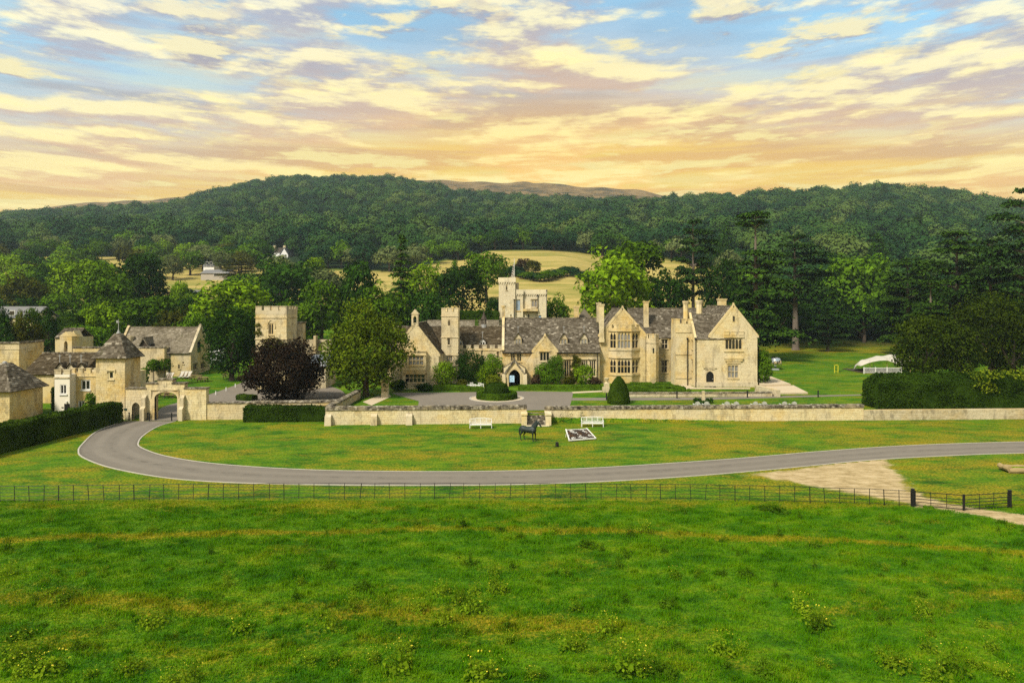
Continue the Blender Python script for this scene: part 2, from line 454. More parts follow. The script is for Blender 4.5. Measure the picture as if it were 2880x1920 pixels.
class MB:
    def __init__(s):
        s.v, s.f = [], []
    def add(s, vs, fs):
        b = len(s.v)
        s.v += [tuple(p) for p in vs]
        s.f += [tuple(b + i for i in f) for f in fs]
        return s
    def hexa(s, p):      # 8 corners: 0-3 one face loop, 4-7 the opposite
        return s.add(p, [(3, 2, 1, 0), (4, 5, 6, 7), (0, 1, 5, 4), (1, 2, 6, 5), (2, 3, 7, 6), (3, 0, 4, 7)])
    def box(s, x0, x1, y0, y1, z0, z1):
        return s.hexa([(x0, y0, z0), (x1, y0, z0), (x1, y1, z0), (x0, y1, z0), (x0, y0, z1), (x1, y0, z1), (x1, y1, z1), (x0, y1, z1)])
    def prism(s, poly, z0, z1):
        n = len(poly)
        s.add([(x, y, z0) for x, y in poly] + [(x, y, z1) for x, y in poly],
              [tuple(range(n - 1, -1, -1)), tuple(range(n, 2 * n))] + [(i, (i + 1) % n, n + (i + 1) % n, n + i) for i in range(n)])
        return s
    def bar(s, a, b, w, h=None, up=(0, 0, 1)):
        a, b = Vector(a), Vector(b)
        h = h or w
        d = (b - a).normalized()
        u = Vector(up)
        if abs(d.dot(u)) > 0.98: u = Vector((0, 1, 0))
        r = d.cross(u).normalized() * (w / 2)
        q = r.cross(d).normalized() * (h / 2)
        return s.hexa([a - r - q, a + r - q, a + r + q, a - r + q, b - r - q, b + r - q, b + r + q, b - r + q])
    def tube(s, pts, rad, n=7):
        pts = [Vector(p) for p in pts]
        b = len(s.v)
        for i, p in enumerate(pts):
            d = (pts[min(i + 1, len(pts) - 1)] - pts[max(i - 1, 0)]).normalized()
            u = Vector((0, 0, 1)) if abs(d.z) < 0.9 else Vector((0, 1, 0))
            r = d.cross(u).normalized()
            q = r.cross(d)
            for k in range(n):
                a = 2 * math.pi * k / n
                s.v.append(tuple(p + (r * math.cos(a) + q * math.sin(a)) * rad[i]))
        for i in range(len(pts) - 1):
            for k in range(n):
                s.f.append((b + i * n + k, b + i * n + (k + 1) % n, b + (i + 1) * n + (k + 1) % n, b + (i + 1) * n + k))
        s.f.append(tuple(b + k for k in range(n - 1, -1, -1)))
        s.f.append(tuple(b + (len(pts) - 1) * n + k for k in range(n)))
        return s
    def mesh(s, name, mat=None, centre=True):
        me = bpy.data.meshes.new(name)
        c = Vector((0, 0, 0))
        v = s.v
        if centre and v:
            a = np.array(v)
            lo, hi = a.min(0), a.max(0)
            c = Vector(((lo[0] + hi[0]) / 2, (lo[1] + hi[1]) / 2, lo[2]))
            v = (a - np.array(c)).tolist()
        me.from_pydata(v, [], s.f)
        me.update()
        if mat: me.materials.append(MATS[mat])
        return me, c
    def build(s, name, mat, parent=None, kind=None, smooth=False):
        me, c = s.mesh(name, mat)
        if smooth:
            for p in me.polygons: p.use_smooth = True
        return link(name, me, None, parent, c, kind)
# ================================================================== TERRAIN
def sstep(x, a, b):
    t = np.clip((x - a) / (b - a), 0, 1)
    return t * t * (3 - 2 * t)
def wall_y(x): return 76.2 + (x + 20.8) * 0.0525

SKY_L = [(-900, 690), (-300, 628), (0, 608), (200, 592), (330, 586), (420, 582), (500, 570), (560, 552), (650, 530), (750, 511), (850, 503), (1000, 500), (1100, 501),
         (1200, 522), (1300, 543), (1400, 552), (1500, 557), (1600, 554), (1760, 566), (2000, 600), (2880, 680), (3600, 720)]
SKY_R = [(900, 800), (1100, 712), (1180, 682), (1250, 655), (1350, 615), (1500, 585), (1700, 570), (1850, 565), (1950, 560), (2050, 550), (2150, 543),
         (2250, 532), (2400, 527), (2500, 528), (2600, 538), (2700, 552), (2800, 566), (2880, 578), (3100, 605), (3700, 660)]
SKY_B = [(-900, 660), (-300, 618), (0, 602), (150, 583), (230, 573), (300, 568), (400, 561), (480, 556), (560, 546), (700, 535), (900, 520), (1190, 505), (1300, 508),
         (1440, 513), (1480, 511), (1500, 514), (1530, 511), (1560, 515), (1700, 527), (1780, 537), (1860, 552), (2000, 585), (2880, 640), (3600, 700)]
def tab(t, v): return np.interp(v, [a for a, _ in t], [b for _, b in t])
DL, DR, DB = 1150.0, 860.0, 1650.0
def terrain(x, y):
    x = np.asarray(x, dtype=float)
    y = np.asarray(y, dtype=float)
    D = np.maximum(y, 1.0)
    px = CPX + FPX * x / D
    left = np.interp(y, [80, 95, 115, 170, 250, 300, 420, 445], [0.0, 0.7, 1.3, 5, 17, 24, 43, 47])
    mid = np.interp(y, [125, 170, 260, 400, 445], [1.0, 9.0, 23, 45, 52])
    rgt = np.interp(y, [125, 195, 260, 400, 445], [1.0, 1.3, 15, 42, 50])
    wr = sstep(x, 22, 55)
    bw = 0.08 + sstep(y, 92, 110) * 8
    wl = np.clip((-20.3 - x) / bw * 0.5 + 0.5, 0, 1)
    z = (mid * (1 - wr) + rgt * wr) * (1 - wl) + left * wl
    front = y < wall_y(np.clip(x, -200, 200)) + 0.25
    und = 0.10 * np.sin(x * 0.21 + 1.3) * np.sin(y * 0.33) + 0.06 * np.sin(x * 0.57 + y * 0.41)
    z = np.where(front, und * (1 - sstep(y, 40, 46)), z)
    # hills
    def hill(tabl, Dr, drop):
        H = CAM_H + (HPY - tab(tabl, px)) / FPX * Dr - drop
        t = np.clip((y - 440) / (Dr - 440), 0, 1)
        t2 = np.maximum(y - Dr, 0)
        return 50 + (H - 50) * (0.55 * t + 0.45 * t * t * (3 - 2 * t)) - t2 * 0.10
    zl, zr = hill(SKY_L, DL, 16.5), hill(SKY_R, DR, 15.5)
    zf = np.maximum(zl, zr)
    Hb = CAM_H + (HPY - tab(SKY_B, px)) / FPX * DB
    tb = np.clip((y - DL) / (DB - DL), 0, 1)
    zb = zl * (1 - tb) + Hb * tb
    zb = np.where(y > DB, Hb - (y - DB) * 0.25, zb)
    zf = np.where(y > DL, np.maximum(np.minimum(zf, 1e9), zb), zf)
    bump = 3.5 * np.sin(x * 0.013 + y * 0.006) * np.sin(y * 0.017 - x * 0.004) * sstep(y, 460, 620)
    scar = 3.0 * np.sin(x * 0.045) * np.sin(x * 0.021 + y * 0.02) * sstep(y, 1450, 1600)
    far = sstep(y, 425, 465)
    return z * (1 - far) + (zf + bump + scar) * far
def hz(x, y): return float(terrain(x, y))

TRACK = [GP(*p) for p in [(2100, 1336), (2250, 1318), (2380, 1297), (2480, 1284), (2500, 1315), (2560, 1378), (2600, 1400), (2730, 1428), (2900, 1452), (2960, 1475), (2960, 1520), (2870, 1482), (2750, 1448), (2600, 1425), (2480, 1402), (2300, 1366)]]
def inside(px, py, poly):
    c = np.zeros(px.shape, dtype=bool)
    n = len(poly)
    for i in range(n):
        x1, y1 = poly[i][0], poly[i][1]
        x2, y2 = poly[(i + 1) % n][0], poly[(i + 1) % n][1]
        cond = ((y1 > py) != (y2 > py)) & (px < (x2 - x1) * (py - y1) / (y2 - y1 + 1e-12) + x1)
        c ^= cond
    return c
def dryness(x, y):
    d = np.full(np.shape(x), 0.335)
    # worn dry stripes across the rough field
    s1 = 40.8 - 0.0034 * (x + 5) ** 2
    d += 0.36 * np.exp(-((y - np.maximum(s1, 37.0)) / 0.42) ** 2)
    s2 = np.interp(x, [-24, -12, -2, 6], [31.6, 30.2, 29.2, 28.6])
    d += 0.20 * np.exp(-((y - s2) / 0.8) ** 2) * (1 - sstep(x, 0, 8))
    s3 = np.interp(x, [-2, 10, 30], [27.0, 29.0, 33.0])
    d += 0.10 * np.exp(-((y - s3) / 0.9) ** 2)
    d += 0.13 * sstep(y, 43.8, 45.6)
    d -= 0.03 * sstep(y, 46, 48)
    d += 0.05 * sstep(x, 12, 24) * sstep(y, 46, 49)
    d -= 0.07 * sstep(y, 78, 82)
    d -= 0.05 * sstep(y, 100, 125)
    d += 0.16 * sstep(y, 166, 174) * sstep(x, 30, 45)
    return d

def wood_edge(px): return np.interp(px, [-200, 640, 760, 1150, 1260, 1700, 1850, 2040, 2120, 3000], [425, 420, 350, 335, 398, 402, 390, 330, 245, 238])
def build_ground():
    xs = sorted(set(np.round(np.concatenate([np.arange(-140, -78, 6.0), np.arange(-78, 78.1, 1.0), np.arange(84, 141, 6.0), [-20.42, -20.18]]), 3)))
    xs = [v for v in xs if abs(v + 20) > 0.01]
    rows = np.concatenate([np.arange(-14, 20, 3.0), np.arange(20, 77.6, 0.85), [77.9, 78.1, 78.4], np.arange(79, 130, 1.2), np.arange(130, 440, 5.5), np.arange(440, 1250, 13), np.arange(1250, 1800, 18), np.arange(1800, 2500, 80)])
    xs = np.array(xs)
    R, S = np.meshgrid(rows, xs, indexing='ij')
    fade = sstep(R, 50, 70) * (1 - sstep(R, 84, 110))
    X = S * np.maximum(1.0, R / 128.0)
    Y = R + (wall_y(X) - 78) * fade
    Z = terrain(X, Y)
    Z = np.where(np.abs(R - 77.9) < 0.01, terrain(X, Y - 0.2) * 0 , Z)
    nr, nc = R.shape
    V = np.stack([X, Y, Z], -1).reshape(-1, 3)
    i = np.arange(nr * nc).reshape(nr, nc)
    F = np.stack([i[:-1, :-1], i[:-1, 1:], i[1:, 1:], i[1:, :-1]], -1).reshape(-1, 4)
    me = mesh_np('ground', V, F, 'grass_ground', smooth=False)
    x, y = V[:, 0], V[:, 1]
    px = CPX + FPX * x / np.maximum(y, 1)
    gold = sstep(y, 128, 150) * (1 - sstep(y, 415, 440))
    gold *= np.where(x > 40, sstep(y, 230, 250), 1.0)
    gold *= np.where(x < -20, sstep(y, 205, 235), 1.0)
    edge = wood_edge(px)
    gold = gold * (1 - sstep(y, edge - 12, edge + 8))
    wood = sstep(y, edge - 8, edge + 14)
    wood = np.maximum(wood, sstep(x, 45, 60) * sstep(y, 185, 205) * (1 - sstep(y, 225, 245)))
    zl = CAM_H + (HPY - tab(SKY_L, px)) / FPX * DL
    bare = sstep(y, DL + 60, DL + 160)
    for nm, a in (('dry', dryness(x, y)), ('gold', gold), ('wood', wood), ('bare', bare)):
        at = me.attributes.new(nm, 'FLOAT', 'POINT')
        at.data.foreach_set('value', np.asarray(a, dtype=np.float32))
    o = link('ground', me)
    o['kind'] = 'structure'
build_ground()

def catmull(pts, n):
    P = np.array(pts, dtype=float)
    P = np.vstack([2 * P[0] - P[1], P, 2 * P[-1] - P[-2]])
    out = []
    for i in range(1, len(P) - 2):
        for t in np.linspace(0, 1, 12, endpoint=False):
            a, b, c, d = P[i - 1], P[i], P[i + 1], P[i + 2]
            out.append(0.5 * ((2 * b) + (-a + c) * t + (2 * a - 5 * b + 4 * c - d) * t * t + (-a + 3 * b - 3 * c + d) * t ** 3))
    out.append(P[-2])
    out = np.array(out)
    s = np.concatenate([[0], np.cumsum(np.linalg.norm(np.diff(out, axis=0), axis=1))])
    q = np.linspace(0, s[-1], n)
    return np.stack([np.interp(q, s, out[:, k]) for k in range(out.shape[1])], -1)
def strip_sheet(name, A, B, mat, off=0.012, cross=4, zfun=None):
    """sheet between two world polylines draped over the ground"""
    n = len(A)
    V, F = [], []
    for i in range(n):
        for k in range(cross + 1):
            p = A[i] * (1 - k / cross) + B[i] * (k / cross)
            z = (zfun(p[0], p[1]) if zfun else hz(p[0], p[1])) + off
            V.append((p[0], p[1], z))
    for i in range(n - 1):
        for k in range(cross):
            a = i * (cross + 1) + k
            F.append((a, a + 1, a + cross + 2, a + cross + 1))
    me = mesh_np(name, V, F, mat)
    at = me.attributes.new('across', 'FLOAT', 'POINT')
    at.data.foreach_set('value', np.tile(np.linspace(0, 1, cross + 1), n).astype(np.float32))
    o = link(name, me)
    o['kind'] = 'structure'
    return o
def kerb_line(name, P, w, h, mat, side=1.0, zfun=None, parent=None):
    """low kerb of rectangular section following a polyline"""
    n = len(P)
    mb = MB()
    rings = []
    for i in range(n):
        d = P[min(i + 1, n - 1)] - P[max(i - 1, 0)]
        d = d[:2] / np.linalg.norm(d[:2])
        r = np.array([d[1], -d[0]]) * side
        z = zfun(*P[i][:2]) if zfun else hz(P[i][0], P[i][1])
        q = P[i][:2]
        rings.append([(q[0], q[1], z - 0.1), (q[0], q[1], z + h), (q[0] + r[0] * w, q[1] + r[1] * w, z + h), (q[0] + r[0] * w, q[1] + r[1] * w, z - 0.1)])
    for i in range(n - 1):
        mb.hexa(rings[i] + rings[i + 1])
    o = mb.build(name, mat, parent)
    if not parent: o['kind'] = 'structure'
    return o

q = 1.2245
OUT = [(438, 962), (395, 966), (350, 966), (285, 967), (225, 990), (190, 1021), (182, 1036), (192, 1050), (250, 1072), (350, 1092), (450, 1103), (600, 1110), (800, 1113.5), (1000, 1114), (1200, 1112), (1400, 1104.5), (1600, 1092), (1800, 1075), (2000, 1056), (2200, 1045), (2352, 1040), (2600, 1036)]
INN = [(500, 962), (440, 965), (402, 967), (360, 980), (328, 1000), (316, 1016), (322, 1028), (380, 1048), (500, 1066), (700, 1079), (900, 1083), (1100, 1083), (1300, 1078), (1500, 1067), (1700, 1053), (1900, 1036), (2100, 1023), (2352, 1015), (2600, 1012)]
flat0 = lambda x, y: 0.0
ROAD_O = catmull([GP(a * q, b * q)[:2] for a, b in OUT[3:]], 120)
ROAD_I = catmull([GP(a * q, b * q)[:2] for a, b in INN[2:]], 120)
strip_sheet('drive_road', ROAD_O, ROAD_I, 'asphalt', 0.02, 6, flat0)
kerb_line('road_kerb_near', ROAD_O, 0.13, 0.045, 'kerb_white', 1.0, flat0)
kerb_line('road_kerb_far', ROAD_I, 0.13, 0.045, 'kerb_white', -1.0, flat0)
# dry worn verge just outside the far kerb and near kerb
def offset(P, d):
    Q = P.copy()
    for i in range(len(P)):
        v = P[min(i + 1, len(P) - 1)] - P[max(i - 1, 0)]
        v = v / np.linalg.norm(v)
        Q[i] = P[i] + np.array([v[1], -v[0]]) * d
    return Q
rv = np.array([0.16 + 0.22 * (0.5 + 0.5 * mnoise.noise((i * 0.7, 1.1, 0))) for i in range(120)])[:, None]
strip_sheet('worn_verge_far', ROAD_I, ROAD_I + (offset(ROAD_I, 1.0) - ROAD_I) * rv * np.sign(1), 'dirt_track', 0.008, 1, flat0)
rv2 = np.array([0.15 + 0.55 * (0.5 + 0.5 * mnoise.noise((i * 0.5, 7.1, 0))) for i in range(120)])[:, None]
strip_sheet('worn_verge_near', ROAD_O, ROAD_O + (offset(ROAD_O, -1.0) - ROAD_O) * rv2, 'dirt_track', 0.008, 1, flat0)

# dirt track from the road to the field gate
def poly_sheet(name, pts, mat, off, wob=0.0):
    P = []
    n = len(pts)
    for i in range(n):
        a, b = np.array(pts[i][:2]), np.array(pts[(i + 1) % n][:2])
        m = max(1, int(np.linalg.norm(b - a) / 0.8))
        for k in range(m):
            p = a + (b - a) * k / m
            w = wob * np.array([mnoise.noise((p[0] * 0.9, p[1] * 0.9, 3.0)), mnoise.noise((p[0] * 0.9, p[1] * 0.9, 9.0))])
            P.append((p[0] + w[0], p[1] + w[1], (pts[i][2] if len(pts[i]) > 2 else 0.0) + off))
    me = bpy.data.meshes.new(name)
    me.from_pydata(P, [], [tuple(range(len(P)))])
    me.materials.append(MATS[mat])
    o = link(name, me)
    o['kind'] = 'structure'
    return o
def build_track():
    xs, ys = np.arange(14, 44, .4), np.arange(39, 63, .4)
    X_, Y_ = np.meshgrid(xs, ys)
    fx, fy = X_.ravel(), Y_.ravel()
    sd = np.full(fx.shape, 1e9)
    n = len(TRACK)
    for i in range(n):
        a, b = np.array(TRACK[i][:2]), np.array(TRACK[(i + 1) % n][:2])
        ab = b - a
        t_ = np.clip(((fx - a[0]) * ab[0] + (fy - a[1]) * ab[1]) / (ab @ ab), 0, 1)
        sd = np.minimum(sd, np.hypot(fx - a[0] - t_ * ab[0], fy - a[1] - t_ * ab[1]))
    sd = np.where(inside(fx, fy, TRACK), -sd, sd)
    # keep clear of the road
    road = inside(fx, fy, [tuple(q_) for q_ in ROAD_O] + [tuple(q_) for q_ in ROAD_I[::-1]])
    ok = (sd < 1.5) & ~road
    m, k = X_.shape
    idx = np.arange(m * k).reshape(m, k)
    q4 = np.stack([idx[:-1, :-1], idx[:-1, 1:], idx[1:, 1:], idx[1:, :-1]], -1).reshape(-1, 4)
    q4 = q4[ok[q4].all(1)]
    used, inv = np.unique(q4, return_inverse=True)
    V = np.stack([fx, fy, terrain(fx, fy) + .012], -1)[used]
    me = mesh_np('dirt_track', V, inv.reshape(-1, 4), 'track_ground')
    for nm, a in (('dirt', sd[used]), ('dry', dryness(fx, fy)[used])):
        at = me.attributes.new(nm, 'FLOAT', 'POINT'); at.data.foreach_set('value', a.astype(np.float32))
    o = link('dirt_track', me)
    o['kind'] = 'structure'
build_track()

# drive behind the gate arch (rises gently), and the forecourt of the house
A = catmull([(-41.9, 80.0), (-43.6, 84), (-44.6, 88), (-42.9, 95), (-42.6, 102), (-42.8, 114)], 40)
B = catmull([(-38.9, 80.0), (-36.5, 82.5), (-30, 85), (-23.5, 90), (-25, 100), (-36, 114)], 40)
strip_sheet('gate_drive', A, B, 'tarmac_grey', 0.03, 8)
A = catmull([GP(420 + 15, 1178.5)[:2], (-41.9, 80.0)], 4)
strip_sheet('gate_threshold', np.array([(-42.6, 79.0), (-42.0, 80.2)]), np.array([(-38.6, 79.0), (-38.7, 80.2)]), 'asphalt', 0.034, 1)
kerb_line('drive_kerb', catmull([(-38.95, 80.3), (-37.2, 82.6), (-30, 85.2), (-23.6, 90)], 24), 0.15, 0.08, 'kerb_white')

def tpoly(name, pts, mat, off=0.014, z=1.0):
    return poly_sheet(name, [GP(a, b, z) for a, b in pts], mat, off)
tpoly('forecourt', [(1100, 1104), (1300, 1103), (1460, 1100), (1612, 1102), (1608, 1125), (1600, 1150), (1540, 1153), (1470, 1154), (1175, 1150), (1178, 1128), (1120, 1112)], 'tarmac_grey')
tpoly('forecourt_edge_path', [(1608, 1102), (1693, 1098), (1693, 1102), (1612, 1106)], 'gravel_pale', 0.02)
tpoly('garden_path', [(1610, 1119), (1760, 1118), (2000, 1117), (2320, 1111), (2460, 1108), (2460, 1111), (2320, 1115), (2000, 1124), (1760, 1126), (1608, 1126)], 'tarmac_grey', 0.018)
tpoly('house_path', [(1915, 1084), (1935, 1081), (1955, 1089.5), (2110, 1091), (2110, 1094), (1925, 1094)], 'gravel_pale', 0.022)
tpoly('left_lawn_path', [(1020, 1130), (1060, 1114), (1095, 1110), (1100, 1115), (1045, 1140)], 'gravel_pale', 0.02)
tpoly('far_lawn_path', [(2130, 994), (2350, 995.5), (2560, 1001), (2560, 1003), (2350, 998), (2130, 997)], 'gravel_pale', 0.03)
# pale paved terrace beside the right wing, two levels with dark risers
def slab(name, pts, z0, z1, mat):
    mb = MB().prism([GP(a, b, z1)[:2] for a, b in pts], z0, z1)
    o = mb.build(name, mat)
    o['kind'] = 'structure'
    return o
slab('paved_terrace_upper', [(2132, 1056), (2158, 1054), (2224, 1079), (2136, 1082)], 0.9, 1.50, 'gravel_pale')
slab('paved_terrace_lower', [(2150, 1084), (2232, 1083), (2272, 1103), (2186, 1104)], 0.9, 1.22, 'gravel_pale')
# ================================================================== BUILDING KIT
class Plane:
    """vertical wall plane: u runs along the wall, z up, d into the wall"""
    def __init__(s, o, U, n):
        s.o, s.U, s.n = Vector(o), Vector(U).normalized(), Vector(n).normalized()
    def p(s, u, z, d=0.0):
        return s.o + s.U * u + Vector((0, 0, z)) - s.n * d
def front(y): return Plane((0, y, 0), (1, 0, 0), (0, -1, 0))
def side(x, sgn): return Plane((x, 0, 0), (0, 1, 0), (sgn, 0, 0))
def between(a, b):
    """plane from a to b (xy), outward normal to the right of the direction a->b seen from above"""
    a, b = Vector((a[0], a[1], 0)), Vector((b[0], b[1], 0))
    U = (b - a).normalized()
    return Plane(a, U, (U.y, -U.x, 0)), (b - a).length
def pbox(mb, pl, u0, u1, z0, z1, d0, d1):
    return mb.hexa([pl.p(u0, z0, d0), pl.p(u1, z0, d0), pl.p(u1, z0, d1), pl.p(u0, z0, d1), pl.p(u0, z1, d0), pl.p(u1, z1, d0), pl.p(u1, z1, d1), pl.p(u0, z1, d1)])
def wall_holes(mb, pl, u0, u1, z0, z1, holes, depth=0.26):
    us = sorted({u0, u1, *[min(max(h[k], u0), u1) for h in holes for k in (0, 1)]})
    zs = sorted({z0, z1, *[min(max(h[k], z0), z1) for h in holes for k in (2, 3)]})
    for a, b in zip(us, us[1:]):
        for c, e in zip(zs, zs[1:]):
            m, n = (a + b) / 2, (c + e) / 2
            if any(h[0] < m < h[1] and h[2] < n < h[3] for h in holes): continue
            mb.add([pl.p(a, c), pl.p(b, c), pl.p(b, e), pl.p(a, e)], [(0, 1, 2, 3)])
    for a, b, c, e in holes:
        q = [(a, c), (b, c), (b, e), (a, e)]
        for i in range(4):
            (ua, za), (ub, zb) = q[i], q[(i + 1) % 4]
            mb.add([pl.p(ua, za, 0), pl.p(ub, zb, 0), pl.p(ub, zb, depth), pl.p(ua, za, depth)], [(0, 1, 2, 3)])
        mb.add([pl.p(*k, depth) for k in q], [(0, 1, 2, 3)])
def stones(mb, pl, u0, u1, z0, z1, holes=(), gable=None, ch=0.20, ln=(0.22, 0.55), proud=0.018, seed=0):
    """facing of separate stones laid in courses; gable=(apex_u, apex_z) continues it up the gable"""
    rr = random.Random(seed + int(u0 * 31 + z0 * 17))
    z = z0
    top = gable[1] if gable else z1
    while z < top - 0.05:
        h = min(ch * rr.uniform(0.75, 1.25), top - z)
        a, b = u0, u1
        if gable and z + h > z1:
            k = min(1, max(0, (z + h - z1) / (gable[1] - z1)))
            a, b = u0 + (gable[0] - u0) * k, u1 + (gable[0] - u1) * k
        iv = [(a, b)]
        for H in holes:
            if H[2] < z + h - 0.02 and H[3] > z + 0.02:
                nv = []
                for s, e in iv:
                    if H[1] <= s or H[0] >= e: nv.append((s, e)); continue
                    if H[0] > s: nv.append((s, H[0]))
                    if H[1] < e: nv.append((H[1], e))
                iv = nv
        for s, e in iv:
            u = s
            while u < e - 0.02:
                L = rr.uniform(*ln)
                if e - (u + L) < 0.14: L = e - u
                L = min(L, e - u)
                g = 0.008
                dd = -proud * rr.uniform(0.4, 1.5)
                ua, ub, za, zb = u + g, u + L - g, z + g, z + h - g
                j = [rr.uniform(-0.006, 0.006) for _ in range(4)]
                pts = [pl.p(ua, za, dd + j[0]), pl.p(ub, za, dd + j[1]), pl.p(ub, zb, dd + j[2]), pl.p(ua, zb, dd + j[3])]
                bk = [pl.p(ua, za, 0.004), pl.p(ub, za, 0.004), pl.p(ub, zb, 0.004), pl.p(ua, zb, 0.004)]
                mb.add(pts + bk, [(0, 1, 2, 3), (0, 4, 5, 1), (1, 5, 6, 2), (2, 6, 7, 3), (3, 7, 4, 0)])
                u += L
        z += h
PANES = {}
def pane_mesh(w, h, ax, mat):
    k = (round(w, 3), round(h, 3), tuple(round(v, 3) for v in ax), mat)
    if k not in PANES:
        U = Vector(ax)
        n = Vector((U.y, -U.x, 0))
        mb = MB()
        pl = Plane((0, 0, 0), U, n)
        pbox(mb, pl, -w / 2, w / 2, -h / 2, h / 2, 0, 0.02)
        PANES[k] = mb.mesh('pane', mat, centre=False)[0]
    return PANES[k]
def window(par, pl, u0, u1, z0, z1, nl=2, tr=0, depth=0.26, hood=True, sill=True, mat='dressed_stone', glass='glass_dark', arched=False, name='window', fw=0.10, mw=0.085):
    mb = MB()
    d0, d1 = 0.03, depth - 0.01
    pbox(mb, pl, u0, u0 + fw, z0, z1, d0, d1)
    pbox(mb, pl, u1 - fw, u1, z0, z1, d0, d1)
    pbox(mb, pl, u0 + fw, u1 - fw, z0, z0 + fw, d0, d1)
    pbox(mb, pl, u0 + fw, u1 - fw, z1 - fw, z1, d0, d1)
    iu0, iu1, iz0, iz1 = u0 + fw, u1 - fw, z0 + fw, z1 - fw
    lw = (iu1 - iu0 - mw * (nl - 1)) / nl
    for i in range(1, nl):
        a = iu0 + i * lw + (i - 1) * mw
        pbox(mb, pl, a, a + mw, iz0, iz1, d0 + 0.02, d1)
    th = (iz1 - iz0 - mw * tr) / (tr + 1)
    for k in range(1, tr + 1):
        for i in range(nl):
            a = iu0 + i * (lw + mw)
            c = iz0 + k * th + (k - 1) * mw
            pbox(mb, pl, a, a + lw, c, c + mw, d0 + 0.03, d1)
    if arched:
        for i in range(nl):
            a = iu0 + i * (lw + mw)
            hh = min(lw * 0.9, (iz1 - iz0) * 0.3)
            for s in (0, 1):
                e0 = a if s == 0 else a + lw
                e1 = a + lw / 2
                tri = [(e0, iz1 - hh), (e0, iz1), (e1, iz1)]
                f = [pl.p(u, z, d0 + 0.04) for u, z in tri] + [pl.p(u, z, d1) for u, z in tri]
                mb.add(f, [(0, 1, 2), (3, 5, 4), (0, 3, 4, 1), (1, 4, 5, 2), (2, 5, 3, 0)])
    if hood:
        pbox(mb, pl, u0 - 0.16, u1 + 0.16, z1 + 0.03, z1 + 0.17, -0.13, -0.003)
        for a in (u0 - 0.16, u1 + 0.06):
            pbox(mb, pl, a, a + 0.10, z1 - 0.22, z1 + 0.03, -0.10, -0.003)
    if sill:
        pbox(mb, pl, u0 - 0.08, u1 + 0.08, z0 - 0.14, z0 - 0.003, -0.11, 0.02)
    o = mb.build(name, mat, par)
    for i in range(nl):
        for k in range(tr + 1):
            a = iu0 + i * (lw + mw)
            c = iz0 + k * (th + mw)
            ctr = pl.p(a + lw / 2, c + th / 2, depth - 0.09)
            link('pane', pane_mesh(lw, th, tuple(pl.U), glass), None, o, ctr)
    return o
def facade(par, wmb, smb, pl, u0, u1, z0, z1, wins=(), gable=None, seed=0, ln=(0.22, 0.55), ch=0.20, holes_extra=()):
    """wins: (u0,u1,z0,z1,lights,transoms,opts)"""
    holes = [w[:4] for w in wins] + list(holes_extra)
    wall_holes(wmb, pl, u0, u1, z0, z1, holes)
    if gable:
        wmb.add([pl.p(u0, z1), pl.p(u1, z1), pl.p(gable[0], gable[1])], [(0, 1, 2)])
    stones(smb, pl, u0, u1, z0, z1, holes, gable, seed=seed, ln=ln, ch=ch)
    for w in wins:
        window(par, pl, *w[:4], nl=w[4], tr=w[5], **(w[6] if len(w) > 6 else {}))
def Wp(D, px0, px1, py0, py1):
    return (PX(px0, D), PX(px1, D), PZ(py1, D), PZ(py0, D))
def tiles(mb, e0, e1, r1, r0, ch=0.27, tw=(0.22, 0.5), seed=0, th=0.035):
    """courses of separate stone tiles on the quad eave e0-e1, ridge r0-r1"""
    rr = random.Random(seed * 7 + int(e0[0] * 13) + int(e0[1] * 5))
    e0, e1, r1, r0 = map(Vector, (e0, e1, r1, r0))
    L = ((r0 + r1) / 2 - (e0 + e1) / 2).length
    n = max(2, int(L / ch))
    nrm = (e1 - e0).cross(r0 - e0) if (e1 - e0).length > 0.05 else (r1 - r0).cross(e0 - r0)
    nrm.normalize()
    if nrm.z < 0: nrm = -nrm
    for i in range(n):
        t0, t1 = i / n, min(1.0, (i + 1.22) / n)
        a0, b0 = e0.lerp(r0, t0), e1.lerp(r1, t0)
        a1, b1 = e0.lerp(r0, t1), e1.lerp(r1, t1)
        w = (b0 - a0).length
        if w < 0.08: continue
        u = 0.0
        while u < w - 0.03:
            l = rr.uniform(*tw) * (1.15 - 0.3 * i / n)
            if w - u - l < 0.12: l = w - u
            f0, f1 = u / w, min(1, (u + l) / w - 0.012 / w)
            lift = th * rr.uniform(0.7, 1.7)
            j = rr.uniform(-0.03, 0.03)
            dn = (a0 - a1).normalized() * j
            A, B_ = a0.lerp(b0, f0) + dn, a0.lerp(b0, f1) + dn
            C, Dd = a1.lerp(b1, f1), a1.lerp(b1, f0)
            up = nrm * lift
            lo = nrm * 0.004
            mb.add([A + up, B_ + up, C + lo, Dd + lo, A - nrm * 0.01, B_ - nrm * 0.01],
                   [(0, 1, 2, 3), (0, 4, 5, 1), (0, 3, 4), (1, 5, 2)])
            u += l
